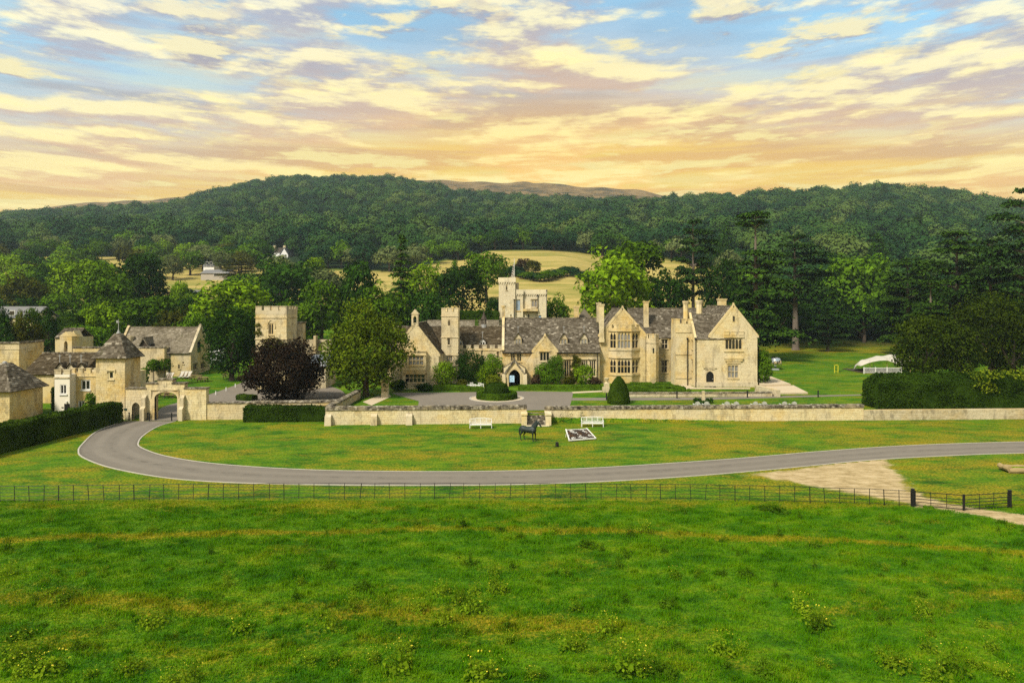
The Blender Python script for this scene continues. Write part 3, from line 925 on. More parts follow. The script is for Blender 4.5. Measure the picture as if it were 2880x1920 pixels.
def roof(par, quads, mat='stone_tiles', ridge=True, seed=0, ch=0.27):
    """a roof part made of slopes; each slope (e0,e1,r1,r0)"""
    bk, tl = MB(), MB()
    rcaps = MB()
    seen = []
    for k, (e0, e1, r1, r0) in enumerate(quads):
        e0, e1, r1, r0 = map(Vector, (e0, e1, r1, r0))
        vs = [e0, e1, r1, r0] if (r1 - r0).length > 0.02 else [e0, e1, r1]
        nrm = (e1 - e0).cross(r0 - e0)
        if nrm.z < 0: nrm = -nrm
        nrm.normalize()
        dn = [v - nrm * 0.12 for v in vs]
        m = len(vs)
        bk.add(vs + dn, [tuple(range(m)), tuple(range(2 * m - 1, m - 1, -1))] + [(i, (i + 1) % m, m + (i + 1) % m, m + i) for i in range(m)])
        tiles(tl, e0, e1, r1, r0, seed=seed + k, ch=ch)
        if ridge and (r1 - r0).length > 0.5:
            key = tuple(round(c, 1) for c in (r0 + r1))
            if key not in seen:
                seen.append(key)
                n = max(1, int((r1 - r0).length / 0.55))
                for i in range(n):
                    a, b = r0.lerp(r1, i / n), r0.lerp(r1, (i + 0.96) / n)
                    rcaps.bar(a + Vector((0, 0, 0.03)), b + Vector((0, 0, 0.03)), 0.30, 0.14)
    o = bk.build('roof', mat, par)
    t = tl.build('stone_tiles', mat, o, 'stuff')
    if rcaps.v: rcaps.build('ridge_stones', 'weathered_coping' if mat != 'stone_tiles_pale' else mat, o, 'stuff')
    return o
def gable_coping(par, pl, u0, z0, u1, z1, ua, za, mat='dressed_stone', finial=True, w=0.34):
    for (a, b) in ((u0, z0), (u1, z1)):
        mb = MB()
        mb.bar(pl.p(a, b + 0.06, 0.10), pl.p(ua, za + 0.06, 0.10), 0.20 + 0.1, w, up=(0, 0, 1))
        pbox(mb, pl, a - 0.22, a + 0.22, b - 0.25, b + 0.12, -0.06, 0.26)
        mb.build('gable_coping', mat, par)
    if finial:
        mb = MB()
        pbox(mb, pl, ua - 0.17, ua + 0.17, za - 0.02, za + 0.30, -0.04, 0.30)
        pbox(mb, pl, ua - 0.10, ua + 0.10, za + 0.30, za + 0.52, 0.03, 0.23)
        mb.build('gable_finial', mat, par)
def gable_roof_back(par, x0, x1, ze, xa, za, yf, yb, mat='stone_tiles', seed=0):
    ov = 0.18
    return roof(par, [((x0 - ov, yb, ze - 0.2), (x0 - ov, yf, ze - 0.2), (xa, yf, za), (xa, yb, za)),
                      ((x1 + ov, yf, ze - 0.2), (x1 + ov, yb, ze - 0.2), (xa, yb, za), (xa, yf, za))], mat, seed=seed)
def ridge_roof(par, x0, x1, ye, ze, yr, zr, yb=None, mat='stone_tiles', seed=0):
    yb = yb or 2 * yr - ye
    return roof(par, [((x0, ye, ze), (x1, ye, ze), (x1, yr, zr), (x0, yr, zr)),
                      ((x1, yb, ze), (x0, yb, ze), (x0, yr, zr), (x1, yr, zr))], mat, seed=seed)
MERL = {}
def merlons(par, pl, u0, u1, z, h=0.55, w=0.62, gap=0.45, t=0.32, mat='limestone_grey'):
    n = max(2, int(round((u1 - u0 + gap) / (w + gap))))
    w2 = (u1 - u0 - gap * (n - 1)) / n
    k = (round(w2, 2), h, t, tuple(round(v, 2) for v in pl.U), mat)
    if k not in MERL:
        mb = MB()
        p0 = Plane((0, 0, 0), pl.U, pl.n)
        pbox(mb, p0, -w2 / 2, w2 / 2, 0, h - 0.10, 0, t)
        pbox(mb, p0, -w2 / 2 - 0.04, w2 / 2 + 0.04, h - 0.10, h, -0.04, t + 0.04)
        MERL[k] = mb.mesh('merlon', mat, centre=False)[0]
    for i in range(n):
        u = u0 + w2 / 2 + i * (w2 + gap)
        link('merlon', MERL[k], None, par, pl.p(u, z, 0.003))
def string(par, pl, u0, u1, z, h=0.14, proud=0.10, mat='dressed_stone', name='string_course'):
    mb = MB()
    pbox(mb, pl, u0, u1, z, z + h, -proud, -0.002)
    return mb.build(name, mat, par)
def chimney(par, x, y, z0, z1, w, d=None, mat='limestone', rnd=False):
    mb = MB()
    d = d or w
    if rnd:
        def ring(r, a, b): mb.prism([(x + r * math.cos(k * math.pi / 4 + .39), y + r * math.sin(k * math.pi / 4 + .39)) for k in range(8)], a, b)
        ring(w * 0.46, z0, z1 - 0.5)
        ring(w * 0.54, z1 - 0.5, z1 - 0.28)
        ring(w * 0.60, z1 - 0.28, z1)
        mb.box(x - w * 0.62, x + w * 0.62, y - w * 0.62, y + w * 0.62, z0 - 0.4, z0 + 0.5)
    else:
        mb.box(x - w / 2, x + w / 2, y - d / 2, y + d / 2, z0, z1 - 0.28)
        mb.box(x - w / 2 - 0.07, x + w / 2 + 0.07, y - d / 2 - 0.07, y + d / 2 + 0.07, z1 - 0.28, z1 - 0.13)
        mb.box(x - w / 2 - 0.11, x + w / 2 + 0.11, y - d / 2 - 0.11, y + d / 2 + 0.11, z1 - 0.13, z1)
        mb.box(x - w / 2 - 0.06, x + w / 2 + 0.06, y - d / 2 - 0.06, y + d / 2 + 0.06, z0, z0 + 0.5)
    o = mb.build('chimney', mat, par)
    if not rnd:
        s = MB()
        stones(s, front(y - d / 2), x - w / 2, x + w / 2, z0 + 0.5, z1 - 0.3, ch=0.3, seed=int(x * 7))
        s.build('stone_facing', mat, o, 'stuff')
    return o
def arch_curve(w, h, n=10):
    """pointed arch half-profile: list of (u,z) from left springing over the apex to the right"""
    pts = []
    for i in range(2 * n + 1):
        u = -w / 2 + w * i / (2 * n)
        k = 1 - abs(u) / (w / 2)
        pts.append((u, h * math.sqrt(max(0, 1 - (1 - k) ** 2)) * 0.72 + h * 0.28 * k))
    return pts
def arch_wall(mb, pl, u0, u1, z0, z1, cu, w, spring, rise, thick):
    """wall with a pointed-arch opening that goes right through"""
    def blk(a, b, c, e):
        if b - a > 0.01 and e - c > 0.01: pbox(mb, pl, a, b, c, e, 0, thick)
    blk(u0, cu - w / 2, z0, z1)
    blk(cu + w / 2, u1, z0, z1)
    c = arch_curve(w, rise)
    for (ua, za), (ub, zb) in zip(c, c[1:]):
        A = [(cu + ua, spring + za), (cu + ub, spring + zb), (cu + ub, z1), (cu + ua, z1)]
        mb.hexa([pl.p(*k, 0) for k in A] + [pl.p(*k, thick) for k in A])
def arch_ring(mb, pl, cu, w, z0, spring, rise, t, proud, depth):
    """moulded surround following the arch"""
    c = [(-w / 2, z0 - spring)] + arch_curve(w, rise) + [(w / 2, z0 - spring)]
    co = [(-w / 2 - t, z0 - spring)] + [(u * (1 + 2 * t / w), z + t * (0.3 + 0.9 * (1 - abs(u) / (w / 2)))) for u, z in arch_curve(w, rise)] + [(w / 2 + t, z0 - spring)]
    for i in range(len(c) - 1):
        A = [c[i], c[i + 1], co[i + 1], co[i]]
        mb.hexa([pl.p(cu + u, spring + z, -proud) for u, z in A] + [pl.p(cu + u, spring + z, depth) for u, z in A])
def pipe(par, x, y, z0, z1, r=0.06):
    mb = MB().tube([(x, y, z0), (x, y, z1)], [r, r], 6)
    mb.box(x - 0.13, x + 0.13, y - 0.09, y + 0.09, z1 - 0.05, z1 + 0.22)
    return mb.build('drainpipe', 'black_iron', par)
def door(par, pl, cu, w, z0, spring, rise, mat='black_door', surround='limestone', d=0.2):
    mb = MB()
    arch_ring(mb, pl, cu, w, z0, spring, rise, 0.26, 0.065, 0.0)
    s = mb.build('door_surround', surround, par)
    mb = MB()
    c = [(-w / 2, z0 - spring)] + arch_curve(w, rise) + [(w / 2, z0 - spring)]
    P = [pl.p(cu + u, spring + z, -0.04) for u, z in c]
    Q = [pl.p(cu + u, spring + z, 0.06) for u, z in c]
    n = len(P)
    mb.add(P + Q, [tuple(range(n)), tuple(range(2 * n - 1, n - 1, -1))] + [(i, (i + 1) % n, n + (i + 1) % n, n + i) for i in range(n)])
    dd = mb.build('door', mat, par)
    hb = MB()
    for zz in (0.5, spring - z0 - 0.1):
        hb = MB()
        pbox(hb, pl, cu - w / 2 + 0.03, cu + w / 2 - 0.1, z0 + zz, z0 + zz + 0.06, -0.055, -0.042)
        hb.build('door_hinge', 'black_iron', dd)
    hb = MB()
    pbox(hb, pl, cu + w / 2 - 0.2, cu + w / 2 - 0.12, z0 + 1.0, z0 + 1.15, -0.08, -0.042)
    hb.build('door_handle', 'lead', dd)
    return dd
def core(mb, x0, x1, y0, y1, z0, z1):
    """closed inner body just behind the faced walls"""
    mb.box(x0, x1, y0, y1, z0, z1)
# ================================================================== MANOR HOUSE
manor = empty('manor_house', (10, 105, 1.0), 'long gabled limestone manor house with mossy stone roofs, behind the forecourt and maze hedges', 'manor house')
wm, sm = MB(), MB()          # backing wall and faced stones of the manor
wp, sp = MB(), MB()          # paler front wing
# ---- right gable wing
D = 103.0
f = front(D)
xl, xg, xr = PX(1956, D), PX(1996.6, D), PX(2130, D)
ze, za = 8.70, 13.2
xa = (xg + xr) / 2
wins = [(*Wp(D, 2039, 2088, 950, 983), 5, 0, dict(arched=True, hood=False)), (*Wp(D, 2046, 2077.5, 1026, 1063), 3, 1, dict(hood=False, glass='glass_curtain')),
        (*Wp(D, 2060.5, 2066, 889, 903), 1, 0, dict(hood=False, sill=False, fw=0.04))]
dcu, dw = PX(1996.5, D), 1.15
facade(manor, wp, sp, f, xl, xr, 1.0, 8.3, wins[:2], seed=1, holes_extra=[])
facade(manor, wp, sp, f, xg, xr, 8.3, ze, [], seed=2)
wp.add([f.p(xg, ze), f.p(xr, ze), f.p(xa, za)], [(0, 1, 2)])
stones(sp, f, xg, xr, ze, ze, (wins[2][:4],), (xa, za), seed=3)
mbs = MB()
u0, u1, z0, z1 = wins[2][:4]
pbox(mbs, f, u0 - 0.08, u1 + 0.08, z0 - 0.1, z1 + 0.1, -0.05, -0.005)
slit = mbs.build('window', 'dressed_stone', manor)
link('pane', pane_mesh(u1 - u0, z1 - z0, (1, 0, 0), 'glass_dark'), None, slit, f.p((u0 + u1) / 2, (z0 + z1) / 2, -0.075))
door(manor, f, dcu, dw, 1.15, 2.75, 0.65)
for a in (dcu - 0.95, ):
    mb = MB()
    pbox(mb, f, dcu - 1.0, dcu + 1.0, 3.85, 3.99, -0.16, -0.03)
    pbox(mb, f, dcu - 0.75, dcu + 0.75, 3.62, 3.85, -0.10, -0.03)
    mb.build('door_hood', 'dressed_stone', manor)
mb = MB(); pbox(mb, f, dcu - 0.8, dcu + 0.8, 1.0, 1.15, -0.4, -0.03); mb.build('door_step', 'weathered_coping', manor)
for (a, b, c, e, pr) in [(2036, 2092, 944, 949, 0.16), (2036, 2091, 985, 989, 0.14), (2037, 2089, 1004, 1009, 0.30), (2039, 2087, 1009, 1015, 0.22), (2043, 2083, 1015, 1021, 0.12)]:
    u0, u1, z0, z1 = Wp(D, a, b, c, e)
    mb = MB(); pbox(mb, f, u0, u1, z0, z1, -pr, -0.03); mb.build('moulding', 'limestone', manor)
u0, u1, z0, z1 = Wp(D, 2037, 2091, 929, 936)
merlons(manor, Plane((0, D - 0.17, 0), (1, 0, 0), (0, -1, 0)), u0, u1, z0 - 0.35, h=0.62, w=0.7, gap=0.35, t=0.15, mat='limestone')
string(manor, f, xl - 0.05, xr + 0.05, 1.0, 0.75, 0.10, 'limestone_grey', 'plinth')
gable_coping(manor, f, xg, ze, xr, ze, xa, za)
gable_roof_back(manor, xg, xr, ze, xa, za, D + 0.25, 117, seed=3)
wp.box(xg + .3, xr, D + 0.3, 117, 1.0, ze)
# left shoulder of the wing: roof parallel to the front, and its end gable facing left
sl = side(xl, -1)
swins = [(104.3, 105.5, 6.6, 8.0, 2, 0, dict(glass='glass_dark')), (104.3, 105.5, 3.4, 5.0, 2, 0)]
facade(manor, wp, sp, sl, D, 109.6, 1.0, 8.3, swins, (106.3, 11.95), seed=4)
ridge_roof(manor, xl + 0.05, 33.0, D - 0.12, 8.2, 106.3, 11.9, seed=5)
mb = MB()
for a, b in (((xl, D, 8.35), (xl, 106.3, 12.1)), ((xl, 109.6, 8.35), (xl, 106.3, 12.1))):
    mb.bar(a, b, 0.34, 0.3)
mb.build('gable_coping', 'dressed_stone', manor)
for px_ in (1955, 1941):
    pipe(manor, PX(px_, 102.85) + 0.1, 102.85 if px_ > 1950 else 104.8, 1.0, 8.1)
# ---- stair tower
D = 105.0
f = front(D)
x0, x1 = PX(1901, D), PX(1947, D)
facade(manor, wp, sp, f, x0, x1, 1.0, 10.5, [], seed=6)
facade(manor, wp, sp, side(x0, -1), D, 108.2, 1.0, 10.5, [], seed=7)
wp.box(x0 + .02, x1 - .02, D + .02, 108.2, 1.0, 10.45)
for z in (9.1, 5.7, 2.1): string(manor, f, x0 - 0.08, x1 + 0.08, z, 0.16, 0.10)
merlons(manor, f, x0, x1, 10.5, 0.75, 0.7, 0.35, mat='limestone')
merlons(manor, side(x0, -1), D + 0.4, 108.0, 10.5, 0.75, 0.7, 0.35, mat='limestone')
# ---- recessed wall
D = 110.0
f = front(D)
facade(manor, wm, sm, f, 21.2, 25.6, 1.0, 8.15, [(*Wp(D, 1860, 1879, 953.5, 981), 2, 1), (*Wp(D, 1859, 1877.5, 1012, 1048), 2, 1)], seed=8)
for px_ in (1848, 1888, 1899): pipe(manor, PX(px_, 109.8), 109.8, 1.0, 7.9)
# ---- octagonal turret
cx, cy_ = PX(1834.5, 108.2), 108.4
oct_ = [(cx + 1.06 * math.cos(math.radians(22.5 + 45 * k)), cy_ + 1.06 * math.sin(math.radians(22.5 + 45 * k))) for k in range(8)]
for k in range(8):
    a, b = oct_[k], oct_[(k + 1) % 8]
    pl, L = between(a, b)
    if pl.n.y < 0.2:
        wall_holes(wm, pl, 0, L, 1.0, 8.1, [])
        stones(sm, pl, 0.02, L - 0.02, 1.0, 8.1, seed=20 + k, ch=0.3)
    merlons(manor, pl, 0.02, L - 0.02, 8.1, 0.65, 0.28, 0.22, 0.25, mat='limestone')
MB().prism([(cx + (x - cx) * 1.09, cy_ + (y - cy_) * 1.09) for x, y in oct_], 7.35, 7.5).build('string_course', 'dressed_stone', manor)
MB().prism([(cx + (x - cx) * 0.97, cy_ + (y - cy_) * 0.97) for x, y in oct_], 1.0, 8.05).build('turret_core', 'mortar', manor)
ts = MB(); pbox(ts, front(cy_ - 1.02), cx - 0.10, cx + 0.10, 5.8, 6.6, -0.03, 0.01); ts.build('slit_window', 'glass_dark', manor)
# ---- bay-window wing
D = 108.0
f = front(D)
x0, x1 = PX(1686, D), PX(1816, D)
ze, za = 8.6, 12.75
xa = (x0 + x1) / 2
facade(manor, wm, sm, f, x0, x1, 1.0, ze, [], (xa, za), seed=9)
gable_coping(manor, f, x0, ze, x1, ze, xa, za)
gable_roof_back(manor, x0, x1, ze, xa, za, D + .25, 119, seed=9)
wm.box(x0 + .05, x1 - .05, D + .3, 119, 1.0, ze)
fa, fb = (PX(1734, 107), 106.9), (PX(1776, 107), 106.9)
sa, sb = (PX(1713, 108), 108.0), (PX(1798, 108), 108.0)
for k, (a, b, nl) in enumerate([(sa, fa, 2), (fa, fb, 4), (fb, sb, 2)]):
    pl, L = between(a, b)
    ws = [(0.10, L - 0.10, 6.52, 9.12, nl, 1, dict(arched=True, hood=False, glass='glass_curtain' if k == 1 else 'glass_dark', mat='limestone')),
          (0.10, L - 0.10, 2.62, 4.88, nl, 1, dict(arched=True, hood=False, mat='limestone'))]
    facade(manor, wm, sm, pl, 0, L, 1.0, 9.75, ws, seed=30 + k, ln=(0.4, 0.9), ch=0.3)
    for z, h, pr in ((9.22, 0.16, 0.14), (6.2, 0.16, 0.12), (5.02, 0.16, 0.14), (2.3, 0.18, 0.14)):
        string(manor, pl, -0.06, L + 0.06, z, h, pr)
    merlons(manor, pl, 0.02, L - 0.02, 9.75, 0.55, 0.6, 0.4, 0.25, mat='limestone')
wm.prism([(sa[0] + .06, sa[1] + .2), (fa[0] + .1, fa[1] + .35), (fb[0] - .1, fb[1] + .35), (sb[0] - .06, sb[1] + .2)], 9.3, 9.6)
# ---- main range roof behind
ridge_roof(manor, 19.5, 36.0, 109.8, 8.05, 115.6, 12.75, seed=11)
wm.box(21.2, 36, 110.3, 121, 1.0, 8.0)
# ---- great hall
D = 107.0
f = front(D)
x0, x1 = PX(1413, D), PX(1686, D)
hw = [(*Wp(D, 1436, 1449, 992, 1017), 2, 0), (*Wp(D, 1453, 1467, 992, 1017), 2, 0),
      (*Wp(D, 1587, 1607, 1011, 1058), 3, 0, dict(arched=True)), (*Wp(D, 1636, 1654, 1011, 1058), 3, 0, dict(arched=True)), (*Wp(D, 1658, 1676, 1011, 1058), 3, 0, dict(arched=True))]
facade(manor, wm, sm, f, x0, x1, 1.0, 6.1, hw, seed=12)
ridge_roof(manor, x0 - 0.05, x1 + 0.1, D - 0.28, 5.95, 112.2, 11.2, seed=13)
wm.box(x0 + .05, x1 - .05, D + .3, 117.3, 1.0, 6.0)
ls = side(x0, -1)
facade(manor, wm, sm, ls, D, 117.4, 1.0, 6.1, [], (112.2, 11.2), seed=14)
mb = MB()
for a, b in (((x0 + .1, D - .25, 6.15), (x0 + .1, 112.2, 11.45)), ((x0 + .1, 117.4, 6.15), (x0 + .1, 112.2, 11.45))): mb.bar(a, b, 0.4, 0.32)
mb.box(x0 - .15, x0 + .35, 111.9, 112.5, 11.2, 13.0)
mb.prism([(x0 + .1 + .42 * math.cos(k * math.pi / 4), 112.2 + .42 * math.sin(k * math.pi / 4)) for k in range(8)], 13.0, 13.25)
mb.build('gable_coping', 'dressed_stone', manor)
pipe(manor, PX(1680, 106.8), 106.8, 1.0, 5.8)
gut = MB(); gut.box(x0, x1, D - .42, D - .30, 5.82, 5.93); gut.build('gutter', 'black_iron', manor)
def dormer(par, xc, yf, zb, w=1.15, h=1.0, rise=0.85, yb=None, glass='glass_curtain', mat='stone_tiles', white=False):
    yb = yb or yf + 2.4
    o = MB()
    o.box(xc - w / 2 + .05, xc + w / 2 - .05, yf + .16, yb, zb, zb + h)
    ob = o.build('dormer', 'limestone_grey', par)
    fr = MB()
    pl = front(yf)
    m = 'white_paint' if white else 'limestone_grey'
    for a, b in ((xc - w / 2, xc - w / 2 + .13), (xc - .05, xc + .05), (xc + w / 2 - .13, xc + w / 2)): pbox(fr, pl, a, b, zb, zb + h, 0, 0.15)
    pbox(fr, pl, xc - w / 2 - .05, xc + w / 2 + .05, zb - .1, zb, -0.06, 0.15)
    pbox(fr, pl, xc - w / 2 + .13, xc + w / 2 - .13, zb + h - .12, zb + h, 0, 0.15)
    A = [(xc - w / 2, zb + h), (xc + w / 2, zb + h), (xc, zb + h + rise)]
    fr.add([pl.p(*k, 0) for k in A] + [pl.p(*k, .15) for k in A], [(0, 1, 2), (3, 5, 4), (0, 3, 4, 1), (1, 4, 5, 2), (2, 5, 3, 0)])
    fr.build('dormer_frame', m, ob)
    lw = (w - .36) / 2
    for s in (-1, 1):
        link('pane', pane_mesh(lw, h - .12, (1, 0, 0), glass), None, ob, pl.p(xc + s * (lw / 2 + .05), zb + h / 2 - .06, 0.08))
    rb = MB()
    ov = .16
    tl = MB()
    for s in (-1, 1):
        e0, e1 = (xc + s * (w / 2 + ov), yf - .18, zb + h - .12), (xc + s * (w / 2 + ov), yb + .6, zb + h - .12)
        r1, r0 = (xc, yb + .6, zb + h + rise + .06), (xc, yf - .18, zb + h + rise + .06)
        rb.add([e0, e1, r1, r0], [(0, 1, 2, 3)])
        rb.add([tuple(np.array(v) - (0, 0, .08)) for v in (e0, e1, r1, r0)], [(3, 2, 1, 0)])
        tiles(tl, e0, e1, r1, r0, seed=int(xc * 5) + s, ch=.22)
    rb.v += [tuple(v) for v in tl.v]
    b = len(rb.v) - len(tl.v)
    rb.f += [tuple(b + i for i in fc) for fc in tl.f]
    rb.build('dormer_roof', mat, ob)
    fn = MB(); fn.bar((xc, yf - .05, zb + h + rise - .05), (xc, yf - .05, zb + h + rise + 1.15), .07); fn.bar((xc - .2, yf - .05, zb + h + rise + .95), (xc + .2, yf - .05, zb + h + rise + .95), .06)
    fn.build('dormer_finial', 'lead', ob)
for px_ in (1457, 1586, 1642.5): dormer(manor, PX(px_, 108), 108.0, PZ(969, 108), w=1.1, h=0.98)
# ---- cross gable on the hall front
D = 105.4
f = front(D)
x0, x1 = PX(1499.6, D), PX(1566, D)
xa = (x0 + x1) / 2
facade(manor, wm, sm, f, x0, x1, 1.0, 6.3, [(*Wp(D, 1517.5, 1546, 989, 1015.4), 3, 0), (*Wp(D, 1523, 1541, 1046, 1068), 2, 0)], (xa, 8.45), seed=15)
gable_coping(manor, f, x0, 6.3, x1, 6.3, xa, 8.45)
gable_roof_back(manor, x0, x1, 6.3, xa, 8.45, D + .25, 110.2, seed=15)
facade(manor, wm, sm, side(x0, -1), D, 107, 1.0, 6.3, [], seed=16)
wm.box(x0 + .02, x1 - .02, D + .3, 107.4, 1.0, 6.2)
bt = MB(); bt.add([(PX(1479, 106), 105.9, 1.0), (x0, 105.9, 1.0), (x0, 105.9, 6.0), (PX(1479, 106), 105.9, 4.2), (PX(1479, 106), 106.9, 1.0), (x0, 106.9, 1.0), (x0, 106.9, 6.0), (PX(1479, 106), 106.9, 4.2)],
                 [(0, 1, 2, 3), (7, 6, 5, 4), (0, 3, 7, 4), (3, 2, 6, 7), (2, 1, 5, 6)])
bt.build('raking_buttress', 'limestone', manor)
stones(sm, front(105.88), PX(1479, 106), x0, 1.0, 4.3, seed=17)
# ---- porch
D = 103.6
f = front(D)
x0, x1 = PX(1417, D), PX(1477, D)
xa = (x0 + x1) / 2
pm = MB()
arch_wall(pm, f, x0, x1, 1.0, 3.72, xa, 1.72, 2.6, 1.0, 0.5)
pm.add([f.p(x0, 3.72, 0), f.p(x1, 3.72, 0), f.p(xa, 4.75, 0), f.p(x0, 3.72, .5), f.p(x1, 3.72, .5), f.p(xa, 4.75, .5)], [(0, 1, 2), (5, 4, 3), (0, 2, 5, 3), (1, 4, 5, 2)])
pm.box(x0, x0 + .4, D + .5, 107, 1.0, 3.6)
pm.box(x1 - .4, x1, D + .5, 107, 1.0, 3.6)
porch = pm.build('porch', 'limestone_pale', manor)
mb = MB(); arch_ring(mb, f, xa, 1.72, 1.0, 2.6, 1.0, 0.24, 0.10, 0.0); mb.build('arch_moulding', 'dressed_stone', porch)
mb = MB()
for s in (x0, x1): mb.bar((s + (0.1 if s < xa else -0.1), D + .05, 2.95), (xa, D + .05, 4.95), .45, .24)
mb.box(xa - .15, xa + .15, D - .1, D + .3, 4.85, 5.3)
mb.build('gable_coping', 'weathered_coping', porch)
for s, a in ((-1, x0), (1, x1)):
    mb = MB(); mb.hexa([(a - .3, D - .55, 1.0), (a + .3, D - .55, 1.0), (a + .3, D + .2, 1.0), (a - .3, D + .2, 1.0), (a - .25, D - .1, 2.9), (a + .25, D - .1, 2.9), (a + .25, D + .2, 2.9), (a - .25, D + .2, 2.9)])
    mb.build('buttress', 'limestone_grey', porch)
mb = MB(); mb.box(xa - .9, xa + .9, 106.3, 106.6, 1.0, 3.7); mb.build('inner_door', 'dark_interior', porch)
roof(porch, [((x0 - .1, 107, 3.55), (x0 - .1, D + .1, 3.55), (xa, D + .1, 4.72), (xa, 107, 4.72)), ((x1 + .1, D + .1, 3.55), (x1 + .1, 107, 3.55), (xa, 107, 4.72), (xa, D + .1, 4.72))], seed=18)
mb = MB(); pbox(mb, f, *Wp(D, 1418, 1424.5, 1060, 1067), -.06, -.012); mb.build('wall_plaque', 'sign_green', manor)
# ---- chimneys
chimney(manor, PX(1621, 114), 114.0, 9.8, PZ(861, 114), 0.80, mat='limestone')
chimney(manor, PX(1692.5, 107.6), 107.9, 7.5, PZ(855, 107.6), 0.68, 0.8, mat='limestone_pale')
chimney(manor, PX(1684, 113), 113.2, 10, PZ(851, 113), 0.62, mat='limestone')
chimney(manor, PX(1817.5, 112), 112.2, 9.6, PZ(847, 112), 0.72, mat='limestone')
chimney(manor, PX(1929.5, 106), 106.2, 10.4, PZ(846, 106), 0.85, mat='limestone', rnd=True)
chimney(manor, PX(1967.5, 108.4), 108.6, 10.6, PZ(844, 108.4), 1.05, mat='limestone_pale', rnd=True)
chimney(manor, PX(2030, 111), 111.0, 10.6, PZ(840, 111), 1.2, 1.0, mat='limestone')
mb = MB(); cxx = PX(1644, 116)
mb.add([(cxx - 1.25, 115, 11.0), (cxx + 1.25, 115, 11.0), (cxx + 1.25, 117.5, 11.0), (cxx - 1.25, 117.5, 11.0), (cxx, 116.2, 12.75)], [(0, 1, 4), (1, 2, 4), (2, 3, 4), (3, 0, 4)])
mb.bar((cxx, 116.2, 12.6), (cxx, 116.2, 13.4), .12)
mb.build('turret_roof', 'stone_tiles', manor)
# ---- left gabled block with bellcote
wp.build('wall', 'mortar', manor)
sp.build('stone_facing', 'limestone_pale', manor, 'stuff')
wp, sp = MB(), MB()
D = 101.0
f = front(D)
x0, x1 = -17.9, -10.84
xa, ze, za = -14.36, 6.05, 10.6
facade(manor, wp, sp, f, x0, x1, 1.0, ze, [], (xa, za), seed=40)
gable_coping(manor, f, x0, ze, x1, ze, xa, za, finial=False)
gable_roof_back(manor, x0, x1, ze, xa, za, D + .25, 114.5, mat='stone_tiles_dark', seed=40)
facade(manor, wp, sp, side(x1, 1), D, 108, 1.0, ze - .15, [], seed=41)
wp.box(x0, x1 - .05, D + .3, 114.4, 1.0, ze - .1)
fb_ = front(100.35)
b0, b1 = PX(1131, 100.35), PX(1198, 100.35)
facade(manor, wp, sp, fb_, b0, b1, 1.0, 6.6, [(*Wp(100.35, 1148, 1192, 1000, 1027), 4, 1, dict(glass='glass_curtain', mat='limestone')), (*Wp(100.35, 1139, 1196, 1049, 1076), 5, 1, dict(mat='limestone'))], seed=42)
wp.box(b0, b1, 100.36 + .27, 101.1, 1.0, 6.55)
facade(manor, wp, sp, side(b1, 1), 100.35, 101, 1.0, 6.6, [], seed=43)
for z, pr in ((6.5, .14), (5.95, .1), (3.75, .1), (3.2, .1), (1.6, .12)): string(manor, fb_, b0 - .08, b1 + .08, z, .16, pr)
bm = MB()
bf = front(D - .1)
arch_wall(bm, bf, xa - .5, xa + .5, 10.3, 12.0, xa, .5, 11.35, .4, .7)
bm.add([bf.p(xa - .62, 12.0, -.06), bf.p(xa + .62, 12.0, -.06), bf.p(xa, 12.75, -.06), bf.p(xa - .62, 12.0, .76), bf.p(xa + .62, 12.0, .76), bf.p(xa, 12.75, .76)], [(0, 1, 2), (5, 4, 3), (0, 2, 5, 3), (1, 4, 5, 2), (0, 3, 4, 1)])
bc = bm.build('bellcote', 'dressed_stone', manor)
MB().tube([(xa, D + .25, 11.05), (xa, D + .25, 11.15), (xa, D + .25, 11.4), (xa, D + .25, 11.5)], [.2, .17, .11, .03], 8).build('bell', 'black_iron', bc)
# ---- battlemented tower
D = 107.5
f = front(D)
x0, x1 = PX(1241.5, D), PX(1288.7, D)
facade(manor, wp, sp, f, x0, x1, 1.0, 12.3, [(*Wp(D, 1259.5, 1266.5, 900, 916), 1, 0, dict(hood=False, sill=False, arched=True, fw=.07)), (*Wp(D, 1258.5, 1266.5, 950, 970), 1, 0, dict(fw=.07)), (*Wp(D, 1254.5, 1273, 1000, 1017), 3, 0, dict(glass='glass_curtain'))], seed=45)
facade(manor, wp, sp, side(x1, 1), D, D + 2.7, 1.0, 12.3, [], seed=46)
wp.box(x0, x1 - .02, D + .3, D + 2.7, 1.0, 12.25)
for z in (11.55, 8.2, 5.4): string(manor, f, x0 - .08, x1 + .08, z, .16, .1)
merlons(manor, f, x0, x1, 12.3, .6, .55, .35, mat='limestone_pale')
merlons(manor, side(x1, 1), D + .4, D + 2.7, 12.3, .6, .55, .35, mat='limestone_pale')
merlons(manor, Plane((0, D + 2.7, 0), (1, 0, 0), (0, 1, 0)), x0, x1, 12.3, .6, .55, .35, mat='limestone_pale')
